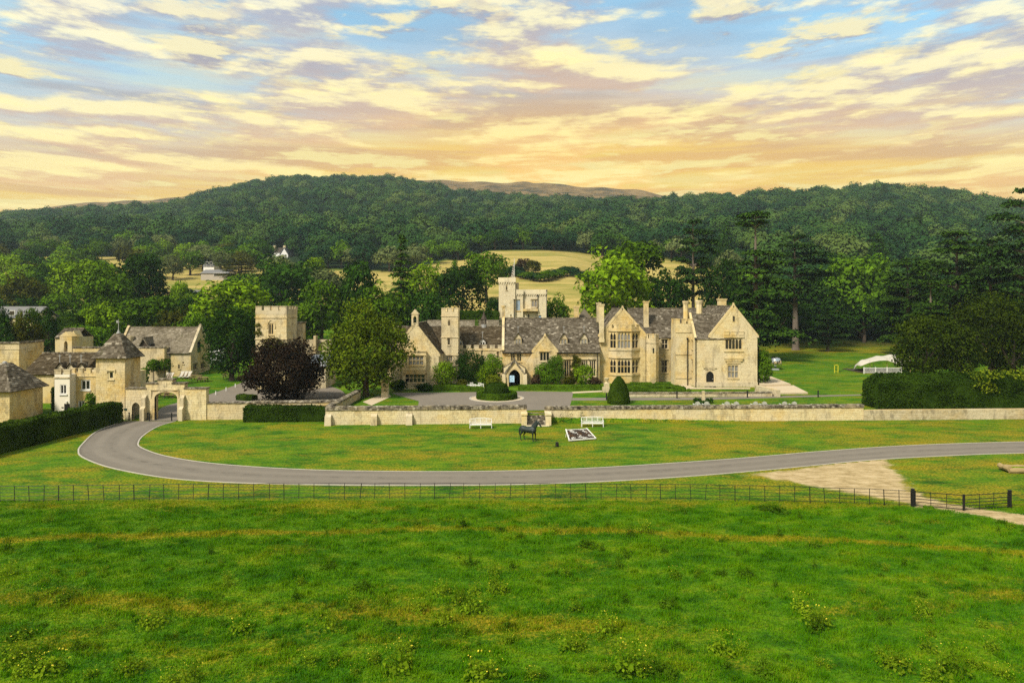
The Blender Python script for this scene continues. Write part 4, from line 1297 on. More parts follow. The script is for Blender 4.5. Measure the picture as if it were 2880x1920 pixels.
# ---- low battlemented range
D = 109.0
f = front(D)
x0, x1 = PX(1288.7, D), PX(1413, 107)
facade(manor, wm, sm, f, x0, x1, 1.0, 6.45, [(*Wp(D, 1353, 1358, 985, 997), 1, 0, dict(hood=False, fw=.05)), (*Wp(D, 1398, 1403.5, 988, 1006), 1, 0, dict(arched=True, fw=.05))], seed=47)
string(manor, f, x0, x1, 6.1, .14, .1)
merlons(manor, f, x0, x1, 6.45, .5, .75, .5, mat='limestone_grey')
ridge_roof(manor, -20, x1, 109.6, 6.3, 115, 9.75, mat='stone_tiles_dark', seed=48)
wm.box(-20, x1, 109.4, 120, 1.0, 6.25)
for px_ in (1357, 1293): dormer(manor, PX(px_, 110.6), 110.6, PZ(971, 110.6), w=.95, h=.65, rise=.5, glass='glass_dark', mat='stone_tiles_dark', white=True)
cx = PX(1361, 115)
mb = MB(); mb.prism([(cx + .45 * math.cos(k * math.pi / 4), 115 + .45 * math.sin(k * math.pi / 4)) for k in range(8)], 9.0, 10.1)
fl = mb.build('ventilator_fleche', 'lead', manor)
mb = MB()
for k in range(8): mb.bar((cx + .36 * math.cos(k * math.pi / 4), 115 + .36 * math.sin(k * math.pi / 4), 10.1), (cx + .36 * math.cos(k * math.pi / 4), 115 + .36 * math.sin(k * math.pi / 4), 11.0), .1)
mb.tube([(cx, 115, 10.95), (cx, 115, 11.05), (cx, 115, 11.6), (cx, 115, 12.4)], [.55, .5, .22, .03], 8)
mb.build('fleche_lantern', 'dark_wood', fl)
# ---- plain rear range with slate roof
ridge_roof(manor, PX(1200, 126), PX(1404, 126), 122.5, 7.2, 127, PZ(901, 127), mat='stone_tiles_pale', seed=49)
wm.box(PX(1200, 126), PX(1404, 126), 122.8, 131, 1.0, 7.2)
wm.build('wall', 'mortar', manor)
sm.build('stone_facing', 'limestone', manor, 'stuff')
wp.build('wall', 'mortar', manor)
sp.build('stone_facing', 'limestone_pale', manor, 'stuff')

# ================================================================== KEEP TOWER BEHIND
D = 138.0
keep = empty('keep_tower', (2.0, 140, 2.0), 'tall pale square tower block with flagpole rising behind the great hall roof', 'tower')
wk, sk = MB(), MB()
f = front(D)
x0, x1 = PX(1402.7, D), PX(1449, D)
zt = PZ(780.5, D)
facade(keep, wk, sk, f, x0, x1, 2.0, zt - .2, [(*Wp(D, 1422.5, 1427.5, 803, 816), 1, 0, dict(hood=False, fw=.05, arched=True)), (*Wp(D, 1435.5, 1439, 884, 891), 1, 0, dict(hood=False, fw=.04))], seed=60)
wk.box(x0, x1, D + .3, D + 3.6, 2.0, zt - .25)
facade(keep, wk, sk, side(x1, 1), D, D + 3.6, 2.0, zt - .2, [], seed=61)
def corbels(par, pl, u0, u1, z, h=.35, mat='limestone_light'):
    mb = MB()
    n = max(3, int((u1 - u0) / .42))
    for i in range(n):
        a = u0 + (u1 - u0) * i / n
        pbox(mb, pl, a, a + (u1 - u0) / n * .5, z - h, z, -.14, -.002)
    pbox(mb, pl, u0 - .1, u1 + .1, z, z + .95, -.18, -.002)
    mb.build('corbel_parapet', mat, par)
corbels(keep, f, x0, x1, zt - .95)
corbels(keep, side(x1, 1), D + .1, D + 3.6, zt - .95)
wk.box(x0 - .1, x1 + .1, D - .1, D + 3.7, zt - .2, zt)
zt2 = PZ(814, D)
xb0, xb1, xb2, xb3 = PX(1447, D), PX(1471, D), PX(1513, D), PX(1538, D)
facade(keep, wk, sk, front(D + .4), xb0, xb1, 2.0, zt2, [(*Wp(D + .4, 1450, 1464, 842, 874), 1, 0, dict(glass='glass_painted_sky', hood=False, fw=.07))], seed=62)
facade(keep, wk, sk, front(D + .9), xb1, xb2, 2.0, zt2, [(*Wp(D + .9, 1494, 1511.5, 842, 864), 2, 0, dict(arched=True, glass='glass_curtain')), (*Wp(D + .9, 1485, 1489, 884, 893), 1, 0, dict(hood=False, fw=.04))], seed=63)
facade(keep, wk, sk, front(D + .4), xb2, xb3, 2.0, zt2, [(*Wp(D + .4, 1513.5, 1523, 886, 895), 1, 0, dict(glass='glass_painted_sky', hood=False, fw=.05))], seed=64)
facade(keep, wk, sk, side(xb3, 1), D + .4, D + 8, 2.0, zt2, [], seed=65)
wk.box(xb0, xb3 - .02, D + 1.3, D + 8, 2.0, zt2 - .05)
wk.box(xb0, xb1, D + .8, D + 1.4, 2.0, zt2 - .05)
wk.box(xb2, xb3 - .02, D + .8, D + 1.4, 2.0, zt2 - .05)
for pl, a, b in ((front(D + .4), xb0 + .3, xb1), (front(D + .9), xb1, xb2), (front(D + .4), xb2, xb3)):
    corbels(keep, pl, a, b, zt2 - .95, .3)
bal = MB(); bal.box(xb1, xb2, D - .1, D + .88, PZ(875, D), PZ(868, D)); bal.build('balcony', 'dressed_stone', keep)
tb = MB(); tb.box(PX(1449, D + 2), PX(1459, D + 2), D + 1.9, D + 3.5, zt2 - .2, PZ(795, D + 2)); tb.build('stair_head', 'limestone_grey', keep)
for px_, a, b in ((1446, 844, 895), (1513, 832, 873), (1538, 818, 893)): pipe(keep, PX(px_, D - .1), D + (.25 if px_ > 1450 else -.12), PZ(b, D), PZ(a, D), .07)
wk.build('wall', 'mortar', keep)
sk.build('stone_facing', 'limestone_light', keep, 'stuff')
fp = empty('flagpole', (PX(1446.5, D + 1), D + 1, zt), 'white flagpole with limp pale flag on top of the tall rear tower', 'flagpole')
xq, yq = PX(1446.5, D + 1), D + 1
MB().tube([(xq, yq, zt - .05), (xq, yq, PZ(727, D + 1))], [.07, .045], 6).build('pole', 'white_paint', fp)
V, Fq = [], []
for i in range(9):
    for j in range(5):
        w = j / 4
        zz = PZ(738, D) - i * .34 - w * (.55 + .1 * i)
        V.append((xq - .05 - w * (.18 + .075 * i) , yq + .16 * math.sin(j * 2.1 + i * .5), zz))
for i in range(8):
    for j in range(4): Fq.append((i * 5 + j, i * 5 + j + 1, i * 5 + j + 6, i * 5 + j + 5))
fo = link('flag', mesh_np('flag', np.array(V) - np.array((xq, yq, zt)), Fq, 'flag_cloth', True), None, fp, (xq, yq, zt))
sd = fo.modifiers.new('thickness', 'SOLIDIFY'); sd.thickness = .02
mk = MB(); 
for k in range(4): mk.box(xq - .38 - .05 * k, xq - .16 - .04 * k, yq - .24, yq - .215, PZ(752, D) - .5 * k, PZ(752, D) - .5 * k + .25)
mk.build('flag_emblem', 'flag_mark', fp)

# ================================================================== SQUARE IVY TOWER, LEFT
D = 100.0
st = empty('square_tower', (PX(762, D), D + 2.4, .8), 'square battlemented stone tower with pointed window and creeper, behind the copper beech', 'tower')
wk, sk = MB(), MB()
f = front(D)
x0, x1 = PX(718.7, D), PX(806, D)
wbox = Wp(D, 755, 770, 908, 941)
facade(st, wk, sk, f, x0, x1, .5, 12.6, [(*wbox, 2, 0, dict(arched=True, hood=False))], seed=70)
facade(st, wk, sk, side(x1, 1), D, D + 4.9, .5, 12.6, [], seed=71)
wk.box(x0, x1 - .02, D + .3, D + 4.9, .5, 12.55)
mb = MB(); arch_ring(mb, f, (wbox[0] + wbox[1]) / 2, wbox[1] - wbox[0] + .2, wbox[2] + .9, wbox[3] - .35, .75, .16, .09, 0); mb.build('window_hood', 'dressed_stone', st)
mb = MB(); arch_ring(mb, side(x1, 1), D + 2.4, .7, 8.9, 10.1, .6, .14, .07, 0); mb.build('blind_niche', 'limestone_grey', st)
for z in (11.45, 8.3):
    string(st, f, x0 - .1, x1 + .1, z, .14, .1); string(st, side(x1, 1), D, D + 4.9, z, .14, .1)
mb = MB(); pbox(mb, f, x0 - .02, x1 + .02, 12.0, 12.6, -.04, -.002); pbox(mb, side(x1, 1), D, D + 4.9, 12.0, 12.6, -.04, -.002); mb.build('parapet_band', 'limestone_grey', st)
merlons(st, f, x0, x1, 12.6, .6, .8, .35, .4, mat='limestone_grey'); merlons(st, side(x1, 1), D + .45, D + 4.9, 12.6, .6, .8, .35, .4, mat='limestone_grey')
merlons(st, Plane((0, D + 4.9, 0), (1, 0, 0), (0, 1, 0)), x0, x1, 12.6, .6, .8, .35, .4, mat='limestone_grey')
tx0, tx1 = PX(834, D + 5), PX(851.5, D + 5)
wk.box(tx0, tx1, D + 5.0, D + 6.4, .5, PZ(906, D + 5) - .15)
stones(sk, front(D + 5.0), tx0, tx1, .5, PZ(906, D + 5) - .15, seed=72)
mb = MB(); mb.box(tx0 - .12, tx1 + .12, D + 4.9, D + 6.5, PZ(906, D + 5) - .15, PZ(906, D + 5) + .08); mb.build('turret_cap', 'weathered_coping', st)
pipe(st, tx0 + .02, D + 4.93, .5, 9.5)
wk.build('wall', 'mortar', st); sk.build('stone_facing', 'limestone_pale', st, 'stuff')

# ruined walls and glass-roofed lean-to right of the square tower
gh = empty('glass_lean_to', (PX(880, 102), 103, .8), 'low lean-to with pale glazed roof between the square tower and the tall yew', 'outbuilding')
mb = MB(); mb.box(PX(853, 102), PX(916, 102), 102, 108, .6, 4.1); mb.build('wall', 'limestone_grey', gh)
for i in range(6):
    a, b = PX(853 + i * 10.5, 102), PX(853 + i * 10.5 + 9.6, 102)
    mb = MB(); mb.hexa([(a, 101.8, 4.15), (b, 101.8, 4.15), (b, 101.8, 4.2), (a, 101.8, 4.2), (a, 107.5, 5.5), (b, 107.5, 5.5), (b, 107.5, 5.55), (a, 107.5, 5.55)]); mb.build('pane', 'glass_curtain', gh)
rw = empty('ruined_wall', (PX(880, 116), 116, 1.5), 'broken old rubble wall standing right of the square tower turret', 'wall')
w_, s_ = MB(), MB()
w_.box(PX(850, 116), PX(930, 116), 116, 116.6, 1.0, PZ(955, 116)); stones(s_, front(116), PX(850, 116), PX(930, 116), 1.0, PZ(955, 116), seed=5)
w_.box(PX(884, 115.5), PX(890, 115.5), 115, 116.2, 1.0, PZ(944, 115.5))
w_.build('wall', 'mortar', rw); s_.build('stone_facing', 'limestone_grey', rw, 'stuff')

# ================================================================== LEFT GROUP: GATEHOUSE, LODGES, BARN
def bell_roof(par, x0, x1, y0, y1, ze, za, ov=.38, mat='stone_tiles', top=.28, seed=0):
    cx, cy = (x0 + x1) / 2, (y0 + y1) / 2
    def ring(k, z): return [(cx + (a - cx) * k, cy + (b - cy) * k, z) for a, b in ((x0 - ov, y0 - ov), (x1 + ov, y0 - ov), (x1 + ov, y1 + ov), (x0 - ov, y1 + ov))]
    H = za - ze
    rings = [ring(1.0, ze - .08), ring(.80, ze + H * .20), ring(.53, ze + H * .54), ring(.15, za)]
    qs = []
    for a, b in zip(rings, rings[1:]):
        for k in range(4): qs.append((a[k], a[(k + 1) % 4], b[(k + 1) % 4], b[k]))
    r = roof(par, qs, mat, ridge=False, seed=seed, ch=.24)
    mb = MB(); mb.tube([(cx, cy, za - .1), (cx, cy, za + .12), (cx, cy, za + .2)], [top, top * .8, top * .35], 8); mb.build('lead_cap', 'lead', r)
    return cx, cy
gate = empty('gatehouse_tower', (-47, 81.5, 0), 'square gatehouse tower with bell-shaped stone roof and weathervane, left of the arch', 'tower')
wk, sk = MB(), MB()
D = 79.9
x0, x1 = -48.7, -45.3
f = front(D)
facade(gate, wk, sk, f, x0, x1, 0, 7.2, [(*Wp(D, 304, 321, 1043, 1066), 1, 0, dict(fw=.16, mat='limestone_pale'))], seed=80)
facade(gate, wk, sk, side(x1, 1), D, 83.2, 0, 7.2, [(81.3, 81.75, 3.0, 4.1, 1, 0, dict(fw=.1))], seed=81)
wk.box(x0, x1 - .02, D + .3, 83.2, 0, 7.15)
string(gate, f, x0, x1, 7.0, .14, .08)
c = bell_roof(gate, x0, x1, D, 83.2, 7.25, 10.0, seed=82)
mb = MB(); mb.tube([(c[0], c[1], 10.0), (c[0], c[1], 10.35), (c[0], c[1], 10.45), (c[0], c[1], 11.7)], [.2, .09, .05, .025], 8)
mb.bar((c[0] - .25, c[1], 11.35), (c[0] + .2, c[1], 11.35), .03); mb.box(c[0] - .27, c[0] - .05, c[1] - .01, c[1] + .01, 11.25, 11.55)
mb.build('weathervane', 'lead', gate)
wk.build('wall', 'mortar', gate); sk.build('stone_facing', 'limestone', gate, 'stuff')
# crenellated lodge with white stair turret
lod = empty('crenellated_lodge', (-53, 85, 0), 'two-storey crenellated lodge with a white-rendered corner turret, left of the gatehouse tower', 'lodge')
wk, sk = MB(), MB()
D = 84.2
f = front(D)
x0, x1 = PX(193, D), PX(270, D) + .3
facade(lod, wk, sk, f, x0, x1, 0, 5.0, [(*Wp(D, 228, 254, 1068, 1096), 2, 0, dict(hood=False, mat='white_paint')), (*Wp(D, 220, 238, 1127, 1153), 2, 0, dict(hood=False, mat='white_paint'))], seed=85)
wk.box(x0, x1 + 1, D + .3, 89, 0, 4.95)
string(lod, f, x0, x1, 4.55, .14, .1)
merlons(lod, f, x0 + .2, x1, 5.0, .6, .62, .42, mat='limestone')
for zz in (PZ(1063, D), PZ(1119, D)):
    mb = MB(); pbox(mb, f, PX(206.5, D) - .03, PX(206.5, D) + .03, zz - .28, zz + .28, -.06, -.03); pbox(mb, f, PX(206.5, D) - .28, PX(206.5, D) + .28, zz - .03, zz + .03, -.065, -.032); mb.build('wall_tie', 'black_iron', lod)
a0, a1 = PX(153, 83), PX(196.5, 83)
wt = MB()
fw_ = front(83.0)
wall_holes(wt, fw_, a0, a1, 0, 4.95, [Wp(83, 168.5, 187.5, 1081, 1108)])
wt.prism([(a0, 83.0 + .28), (a1, 83.0 + .28), (a1, 85), (a0, 85)], 0, 4.95)
wt.box(a1 - .02, a1, 83.0, 83.3, 0, 4.95); wt.box(a0, a0 + .02, 83.0, 83.3, 0, 4.95)
tu = wt.build('white_turret', 'white_render', lod)
w0 = Wp(83, 168.5, 187.5, 1081, 1108)
window(lod, fw_, *w0, nl=2, tr=0, hood=False, mat='white_paint')
mb = MB(); pbox(mb, fw_, *Wp(83, 181, 196, 1135, 1168), -.03, -.004); mb.build('door', 'black_door', lod)
mb = MB(); pbox(mb, fw_, PX(173, 83), PX(179, 83), PZ(1147, 83), PZ(1144, 83), -.03, -.004); mb.build('letter_plate', 'black_iron', lod)
mb = MB(); pbox(mb, fw_, PX(186, 83), PX(190, 83), PZ(1132, 83), PZ(1128, 83), -.2, -.004); mb.build('lamp', 'white_paint', lod)
string(lod, fw_, a0 - .05, a1 + .05, 4.5, .14, .1, 'limestone_grey')
merlons(lod, fw_, a0, a1, 4.95, .6, .6, .3, mat='limestone_grey')
wk.build('wall', 'mortar', lod); sk.build('stone_facing', 'limestone', lod, 'stuff')
# near-left lodge
nl_ = empty('corner_lodge', (-60, 80.7, 0), 'low square stone lodge with large bell-cast tile roof, cut by the left picture edge', 'lodge')
wk, sk = MB(), MB()
facade(nl_, wk, sk, front(78), -62.6, -57.4, 0, 3.55, [], seed=88)
facade(nl_, wk, sk, side(-57.4, 1), 78, 83.5, 0, 3.55, [], seed=89)
wk.box(-62.6, -57.42, 78.05, 83.5, 0, 3.5)
bell_roof(nl_, -62.6, -57.4, 78, 83.5, 3.6, 6.55, seed=90, ov=.5)
wk.build('wall', 'mortar', nl_); sk.build('stone_facing', 'limestone', nl_, 'stuff')
# left square block
lb = empty('flat_roofed_block', (-72, 97, .5), 'square two-storey stone block with flat parapet at the far left', 'house')
wk, sk = MB(), MB()
facade(lb, wk, sk, front(95), -77, -68.6, .3, 8.0, [(-76.2, -75.2, 5.9, 6.9, 2, 0)], seed=91)
facade(lb, wk, sk, side(-68.6, 1), 95, 100, .3, 8.0, [(96.7, 97.6, 5.9, 6.85, 2, 0), (96.7, 97.6, 3.6, 4.6, 2, 0)], seed=92)
wk.box(-77, -68.62, 95.3, 100, .3, 7.95)
for pl, a, b in ((front(95), -77.1, -68.5), (side(-68.6, 1), 95, 100.1)):
    mb = MB(); pbox(mb, pl, a, b, 8.0, 8.25, -.12, .3); mb.build('parapet_coping', 'weathered_coping', lb); string(lb, pl, a, b, 7.2, .12, .08)
wk.build('wall', 'mortar', lb); sk.build('stone_facing', 'limestone', lb, 'stuff')
# dark-roofed range with three little gables
dr = empty('stable_range', (-59, 92, .5), 'low range with dark tiled roof and three tiny gables behind the crenellated lodge', 'outbuilding')
wk = MB(); wk.box(-64.5, -52, 90, 97, .2, 4.2); wk.build('wall', 'limestone', dr)
ridge_roof(dr, -64.5, -56.5, 89.7, 4.25, 93.8, 6.8, mat='stone_tiles_dark', seed=93)
for px_ in (169, 198, 229): dormer(dr, PX(px_, 90.6), 90.6, 4.7, w=.95, h=.35, rise=.65, mat='stone_tiles_dark', glass='glass_dark')
# bell turret and curtain wall behind
bt_ = empty('bell_turret_wall', (-63, 104, .8), 'plain stone wall with a small gabled bell turret at its left end, behind the dark-roofed range', 'wall')
wk, sk = MB(), MB()
D = 104.0
f = front(D)
x0, x1 = PX(168, D), PX(202, D)
arch_wall(wk, f, x0, x1, .8, 8.6, (x0 + x1) / 2, .55, 7.4, .5, 1.2)
wk.add([f.p(x0 - .1, 8.6, -.05), f.p(x1 + .1, 8.6, -.05), f.p((x0 + x1) / 2, 9.3, -.05), f.p(x0 - .1, 8.6, 1.25), f.p(x1 + .1, 8.6, 1.25), f.p((x0 + x1) / 2, 9.3, 1.25)], [(0, 1, 2), (5, 4, 3), (0, 2, 5, 3), (1, 4, 5, 2)])
stones(sk, f, x0, x1, .8, 6.2, seed=95); stones(sk, f, x0, x1, 8.0, 8.55, seed=96)
wk.box((x0 + x1) / 2 - .3, (x0 + x1) / 2 + .3, 104.3, 105, .9, 6.3)
wk.box(x1, -53, D + .1, D + .7, .8, 6.8); stones(sk, front(D + .1), x1, -53, .8, 6.8, seed=97)
mb = MB(); mb.box(x1, -53, D, D + .8, 6.8, 7.0); mb.build('coping', 'weathered_coping', bt_)
MB().tube([((x0 + x1) / 2, 104.6, 6.75), ((x0 + x1) / 2, 104.6, 6.9), ((x0 + x1) / 2, 104.6, 7.25), ((x0 + x1) / 2, 104.6, 7.35)], [.22, .18, .12, .03], 8).build('bell', 'black_iron', bt_)
wk.build('wall', 'limestone', bt_); sk.build('stone_facing', 'limestone', bt_, 'stuff')
# small gabled house
sh = empty('small_house', (PX(185, 119), 120, 1), 'small stone house with brown tile roof behind the bell turret', 'house')
mb = MB(); mb.box(PX(155, 119), PX(213, 119), 119, 124, 1, 7.7); mb.build('wall', 'limestone', sh)
ridge_roof(sh, PX(155, 119), PX(213, 119), 118.8, 7.6, 121.5, 9.2, mat='stone_tiles', seed=98)
mb = MB(); mb.box(PX(196, 118), PX(212, 118), 118.2, 119, 1, 7.8); mb.add([(PX(194, 118), 118.2, 7.8), (PX(214, 118), 118.2, 7.8), (PX(204, 118), 118.2, 8.9), (PX(194, 118), 120, 7.8), (PX(214, 118), 120, 7.8), (PX(204, 118), 120, 8.9)], [(0, 1, 2), (3, 5, 4), (0, 2, 5, 3), (1, 4, 5, 2)]); mb.build('gable', 'limestone', sh)
# barn
barn = empty('tithe_barn', (-60, 118, 1.2), 'long stone barn with tall plain tiled roof, behind the picnic lawn', 'barn')
wk, sk = MB(), MB()
D = 115.0
f = front(D)
bx0, bx1 = PX(330, D), PX(537, D)
bze, bza, bya = 5.3, 9.5, 118.6
facade(barn, wk, sk, f, bx0, bx1, 1.0, bze, [(*Wp(D, 500.5, 506, 1025, 1037), 1, 0, dict(fw=.05, hood=False)), (*Wp(D, 513, 518, 1017, 1023), 1, 0, dict(fw=.05, hood=False))], seed=100)
g = side(bx1, 1)
def gp(px): return bx1 * FPX / (px - CPX)
def gwin(pa, pb, ya, yb_):
    u0, u1 = sorted((gp(pa / 3.794), gp(pb / 3.794)))
    m = (u0 + u1) / 2
    return (u0, u1, PZ(860 + yb_ / 3.794, m), PZ(860 + ya / 3.794, m))
gw = [(*gwin(2062, 2104, 610, 685), 2, 0), (*gwin(2142, 2184, 600, 672), 2, 0)]
facade(barn, wk, sk, g, D, 122.2, 1.0, bze, gw, None, seed=101)
wk.add([g.p(D, bze), g.p(122.2, bze), g.p(bya, bza)], [(0, 1, 2)])
gu = gwin(2102, 2138, 372, 500)
stones(sk, g, D, 122.2, bze, bze, (gu,), (bya, bza), seed=102)
mb = MB(); arch_ring(mb, g, (gu[0] + gu[1]) / 2, gu[1] - gu[0], gu[2], gu[3] - .5, .5, .14, .05, 0); aw = mb.build('lancet_window', 'dressed_stone', barn)
link('pane', pane_mesh(gu[1] - gu[0], gu[3] - gu[2] - .1, (0, 1, 0), 'glass_dark'), None, aw, g.p((gu[0] + gu[1]) / 2, (gu[2] + gu[3]) / 2, -.03))
wk.box(bx0, bx1 - .3, D + .3, 122.2, 1.0, bze - .05)
ridge_roof(barn, bx0, bx1 - .15, D - .3, bze - .1, bya, bza, 122.5, mat='stone_tiles_pale', seed=103)
mb = MB()
for a, b in (((bx1 - .05, D - .1, bze), (bx1 - .05, bya, bza + .2)), ((bx1 - .05, 122.3, bze), (bx1 - .05, bya, bza + .2)), ((bx0, D - .1, bze), (bx0, bya, bza + .2))): mb.bar(a, b, .4, .34)
mb.box(bx1 - .2, bx1 + .1, bya - .2, bya + .2, bza, bza + .55)
mb.build('gable_coping', 'limestone_grey', barn)
ch1 = chimney(barn, PX(368, 116.6), 116.6, 6.2, PZ(945, 116.6), .95, mat='limestone_grey', rnd=True)
mb = MB(); cx = PX(463, D)
mb.hexa([(cx - .9, D - .9, 1), (cx + .9, D - .9, 1), (cx + .9, D, 1), (cx - .9, D, 1), (cx - .4, D - .5, 4.4), (cx + .4, D - .5, 4.4), (cx + .4, D, 4.4), (cx - .4, D, 4.4)])
mb.box(cx - .38, cx + .38, D - .5, D + .5, 4.4, 6.0); mb.box(cx - .5, cx + .5, D - .6, D + .6, 6.0, 6.35); mb.build('chimney_breast', 'limestone_pale', barn)
cd = MB(); xd0, xd1, xdm = PX(389, 114.6), PX(424, 114.6), PX(405, 114.6)
cd.box(xd0 + .1, xd1 - .1, 114.75, 117.5, 4.5, 6.8); cart = cd.build('cart_dormer', 'dark_interior', barn)
roof(cart, [((xd0, 117.8, 6.2), (xd0, 114.2, 6.2), (xdm, 114.2, 7.9), (xdm, 117.8, 7.9)), ((xd1, 114.2, 6.2), (xd1, 117.8, 6.2), (xdm, 117.8, 7.9), (xdm, 114.2, 7.9))], 'stone_tiles_pale', seed=104)
mb = MB(); mb.add([(xd0 + .05, 114.5, 6.25), (xd1 - .05, 114.5, 6.25), (xdm, 114.5, 7.75)], [(0, 1, 2)]); mb.build('weatherboard', 'dark_wood', cart)
mb = MB(); arch_ring(mb, f, PX(408, D), 3.0, 1.0, 3.3, .8, .3, .06, 0); mb.build('cart_arch', 'dressed_stone', barn)
mb = MB(); cc = [(-1.5, -2.3)] + arch_curve(3.0, .8) + [(1.5, -2.3)]; mb.add([f.p(PX(408, D) + u, 3.3 + z, -.02) for u, z in cc], [tuple(range(len(cc)))]); mb.build('cart_door', 'dark_wood', barn)
for px_ in (443, 477): pipe(barn, PX(px_, D - .1), D - .12, 1, 5.0)
wk.build('wall', 'mortar', barn); sk.build('stone_facing', 'limestone', barn, 'stuff')

# ================================================================== GATE ARCH AND WALLS
ga = empty('gate_arch', (-40.4, 80, 0), 'stepped limestone gateway with a wide four-centred arch over the drive', 'gateway')
wk, sk = MB(), MB()
D = 79.6
f = front(D)
X = lambda p: PX(p, D)
Z = lambda p: PZ(p, D)
cu, aw_ = X(467), X(499) - X(435)
arch_wall(wk, f, X(410), X(519), 0, Z(1079), cu, aw_, Z(1117), Z(1100) - Z(1117), .8)
wk.box(X(443), X(485), D, D + .8, Z(1079), Z(1068))
small_u, small_w = X(382.5), X(393.5) - X(371.5)
arch_wall(wk, f, X(353), X(410), 0, Z(1093), small_u, small_w, Z(1143), Z(1131) - Z(1143), .7)
wk.box(X(519), X(580), D, D + .7, 0, Z(1093))
def ring_hole(cu, w, z1): return (cu - w / 2, cu + w / 2, 0, z1)
stones(sk, f, X(410), X(519), 0, Z(1079), (ring_hole(cu, aw_ + .5, Z(1097)),), seed=110)
stones(sk, f, X(443), X(485), Z(1079), Z(1068), seed=111)
stones(sk, f, X(353), X(410), 0, Z(1093), (ring_hole(small_u, small_w + .4, Z(1128)),), seed=112)
stones(sk, f, X(519), X(580), 0, Z(1093), seed=113)
stones(sk, side(X(580), 1), D, D + .7, 0, Z(1093), seed=114)
mb = MB(); arch_ring(mb, f, cu, aw_, 0, Z(1117), Z(1100) - Z(1117), .30, .06, .3); mb.build('arch_moulding', 'dressed_stone', ga)
mb = MB(); arch_ring(mb, f, small_u, small_w, 0, Z(1143), Z(1131) - Z(1143), .2, .05, .2); mb.build('arch_moulding', 'dressed_stone', ga)
for (a, b, c) in ((353, 412, 1093), (408, 445, 1079), (441, 487, 1068), (483, 521, 1079), (517, 582, 1093)):
    mb = MB(); mb.box(X(a), X(b), D - .1, D + .9, Z(c) - .02, Z(c) + .13); mb.build('coping_stone', 'weathered_coping', ga)
mb = MB(); pbox(mb, f, X(424), X(503), Z(1097) , Z(1095), -.12, -.02); pbox(mb, f, X(424), X(426.5), Z(1118), Z(1097), -.1, -.02); pbox(mb, f, X(501), X(503.5), Z(1118), Z(1097), -.1, -.02); mb.build('hood_mould', 'dressed_stone', ga)
mb = MB(); pbox(mb, f, X(459), X(469), Z(1086), Z(1076), -.06, -.02); mb.build('shield_panel', 'dressed_stone', ga)
for a, b in ((402, 414), (510, 521)):
    mb = MB()
    pbox(mb, f, X(a), X(b), 0, Z(1148), -.75, -.02); mb.hexa([f.p(X(a), Z(1148), -.75), f.p(X(b), Z(1148), -.75), f.p(X(b), Z(1148), -.02), f.p(X(a), Z(1148), -.02), f.p(X(a), Z(1141), -.4), f.p(X(b), Z(1141), -.4), f.p(X(b), Z(1141), -.02), f.p(X(a), Z(1141), -.02)])
    pbox(mb, f, X(a) + .02, X(b) - .02, Z(1141), Z(1118), -.4, -.02); mb.hexa([f.p(X(a), Z(1118), -.42), f.p(X(b), Z(1118), -.42), f.p(X(b), Z(1118), -.02), f.p(X(a), Z(1118), -.02), f.p(X(a), Z(1110), -.1), f.p(X(b), Z(1110), -.1), f.p(X(b), Z(1110), -.02), f.p(X(a), Z(1110), -.02)])
    mb.build('buttress', 'limestone_grey', ga)
ig = MB()
for i in range(7):
    u = small_u - small_w / 2 + small_w * (i + .5) / 7
    ig.bar((u, D + .3, .05), (u, D + .3, Z(1136)), .03)
for z in (.3, 1.2): ig.bar((small_u - small_w / 2, D + .3, z), (small_u + small_w / 2, D + .3, z), .04)
ig.build('iron_gate', 'black_iron', ga)
mb = MB(); pbox(mb, f, X(349.5), X(357.5), Z(1154), Z(1148), -.05, -.02); mb.build('plaque', 'sign_green', ga)
wk.build('wall', 'mortar', ga); sk.build('stone_facing', 'limestone_pale', ga, 'stuff')

def stone_wall(name, label, a, b, z0, z1, thick=.5, cop=True, seed=0, mat='limestone', ends=True, copz=.32, copmat='weathered_coping', holes=(), cat='wall', zfun=None):
    """straight wall from a to b (xy) whose visible face is to the right of a->b; coping stones one by one"""
    pl, L = between(a, b)
    o = empty(name, ((a[0] + b[0]) / 2, (a[1] + b[1]) / 2, z0), label, cat)
    w, s = MB(), MB()
    zt = z1 - (copz if cop else 0)
    if holes: wall_holes(w, pl, 0, L, z0, zt, holes, thick * .9)
    else: pbox(w, pl, 0, L, z0, zt, 0, thick)
    stones(s, pl, 0, L, z0, zt, holes, seed=seed)
    if ends:
        for u in (0, L):
            q0, q1 = pl.p(u, 0, 0), pl.p(u, 0, thick)
            pe, le = between((q1.x, q1.y), (q0.x, q0.y)) if u == 0 else between((q0.x, q0.y), (q1.x, q1.y))
            stones(s, pe, 0, le, z0, zt, seed=seed + 1)
    w.build('wall', 'mortar', o)
    s.build('stone_facing', mat, o, 'stuff')
    if cop:
        rr = random.Random(seed)
        u = -.05
        while u < L:
            l = min(rr.uniform(.7, 1.25), L + .05 - u)
            if L + .05 - (u + l) < .3: l = L + .05 - u
            mb = MB()
            j = rr.uniform(-.02, .02)
            g_ = .012
            P = [(u + g_, zt + .002, -.10 + j), (u + l - g_, zt + .002, -.10 + j), (u + l - g_, zt + .002, thick + .10), (u + g_, zt + .002, thick + .10),
                 (u + g_, z1 - .06 + j, -.08 + j), (u + l - g_, z1 - .06 + rr.uniform(-.02, .02), -.08 + j), (u + l - g_, z1 + j, thick + .08), (u + g_, z1 + j, thick + .08)]
            mb.hexa([pl.p(*k) for k in P])
            mb.build('coping_stone', copmat, o)
            u += l
    return o, pl, L
Xw = lambda p, d: PX(p, d)
LW0, LW1 = (-20.8, 76.2), (PX(1481, 77.4), 77.4)
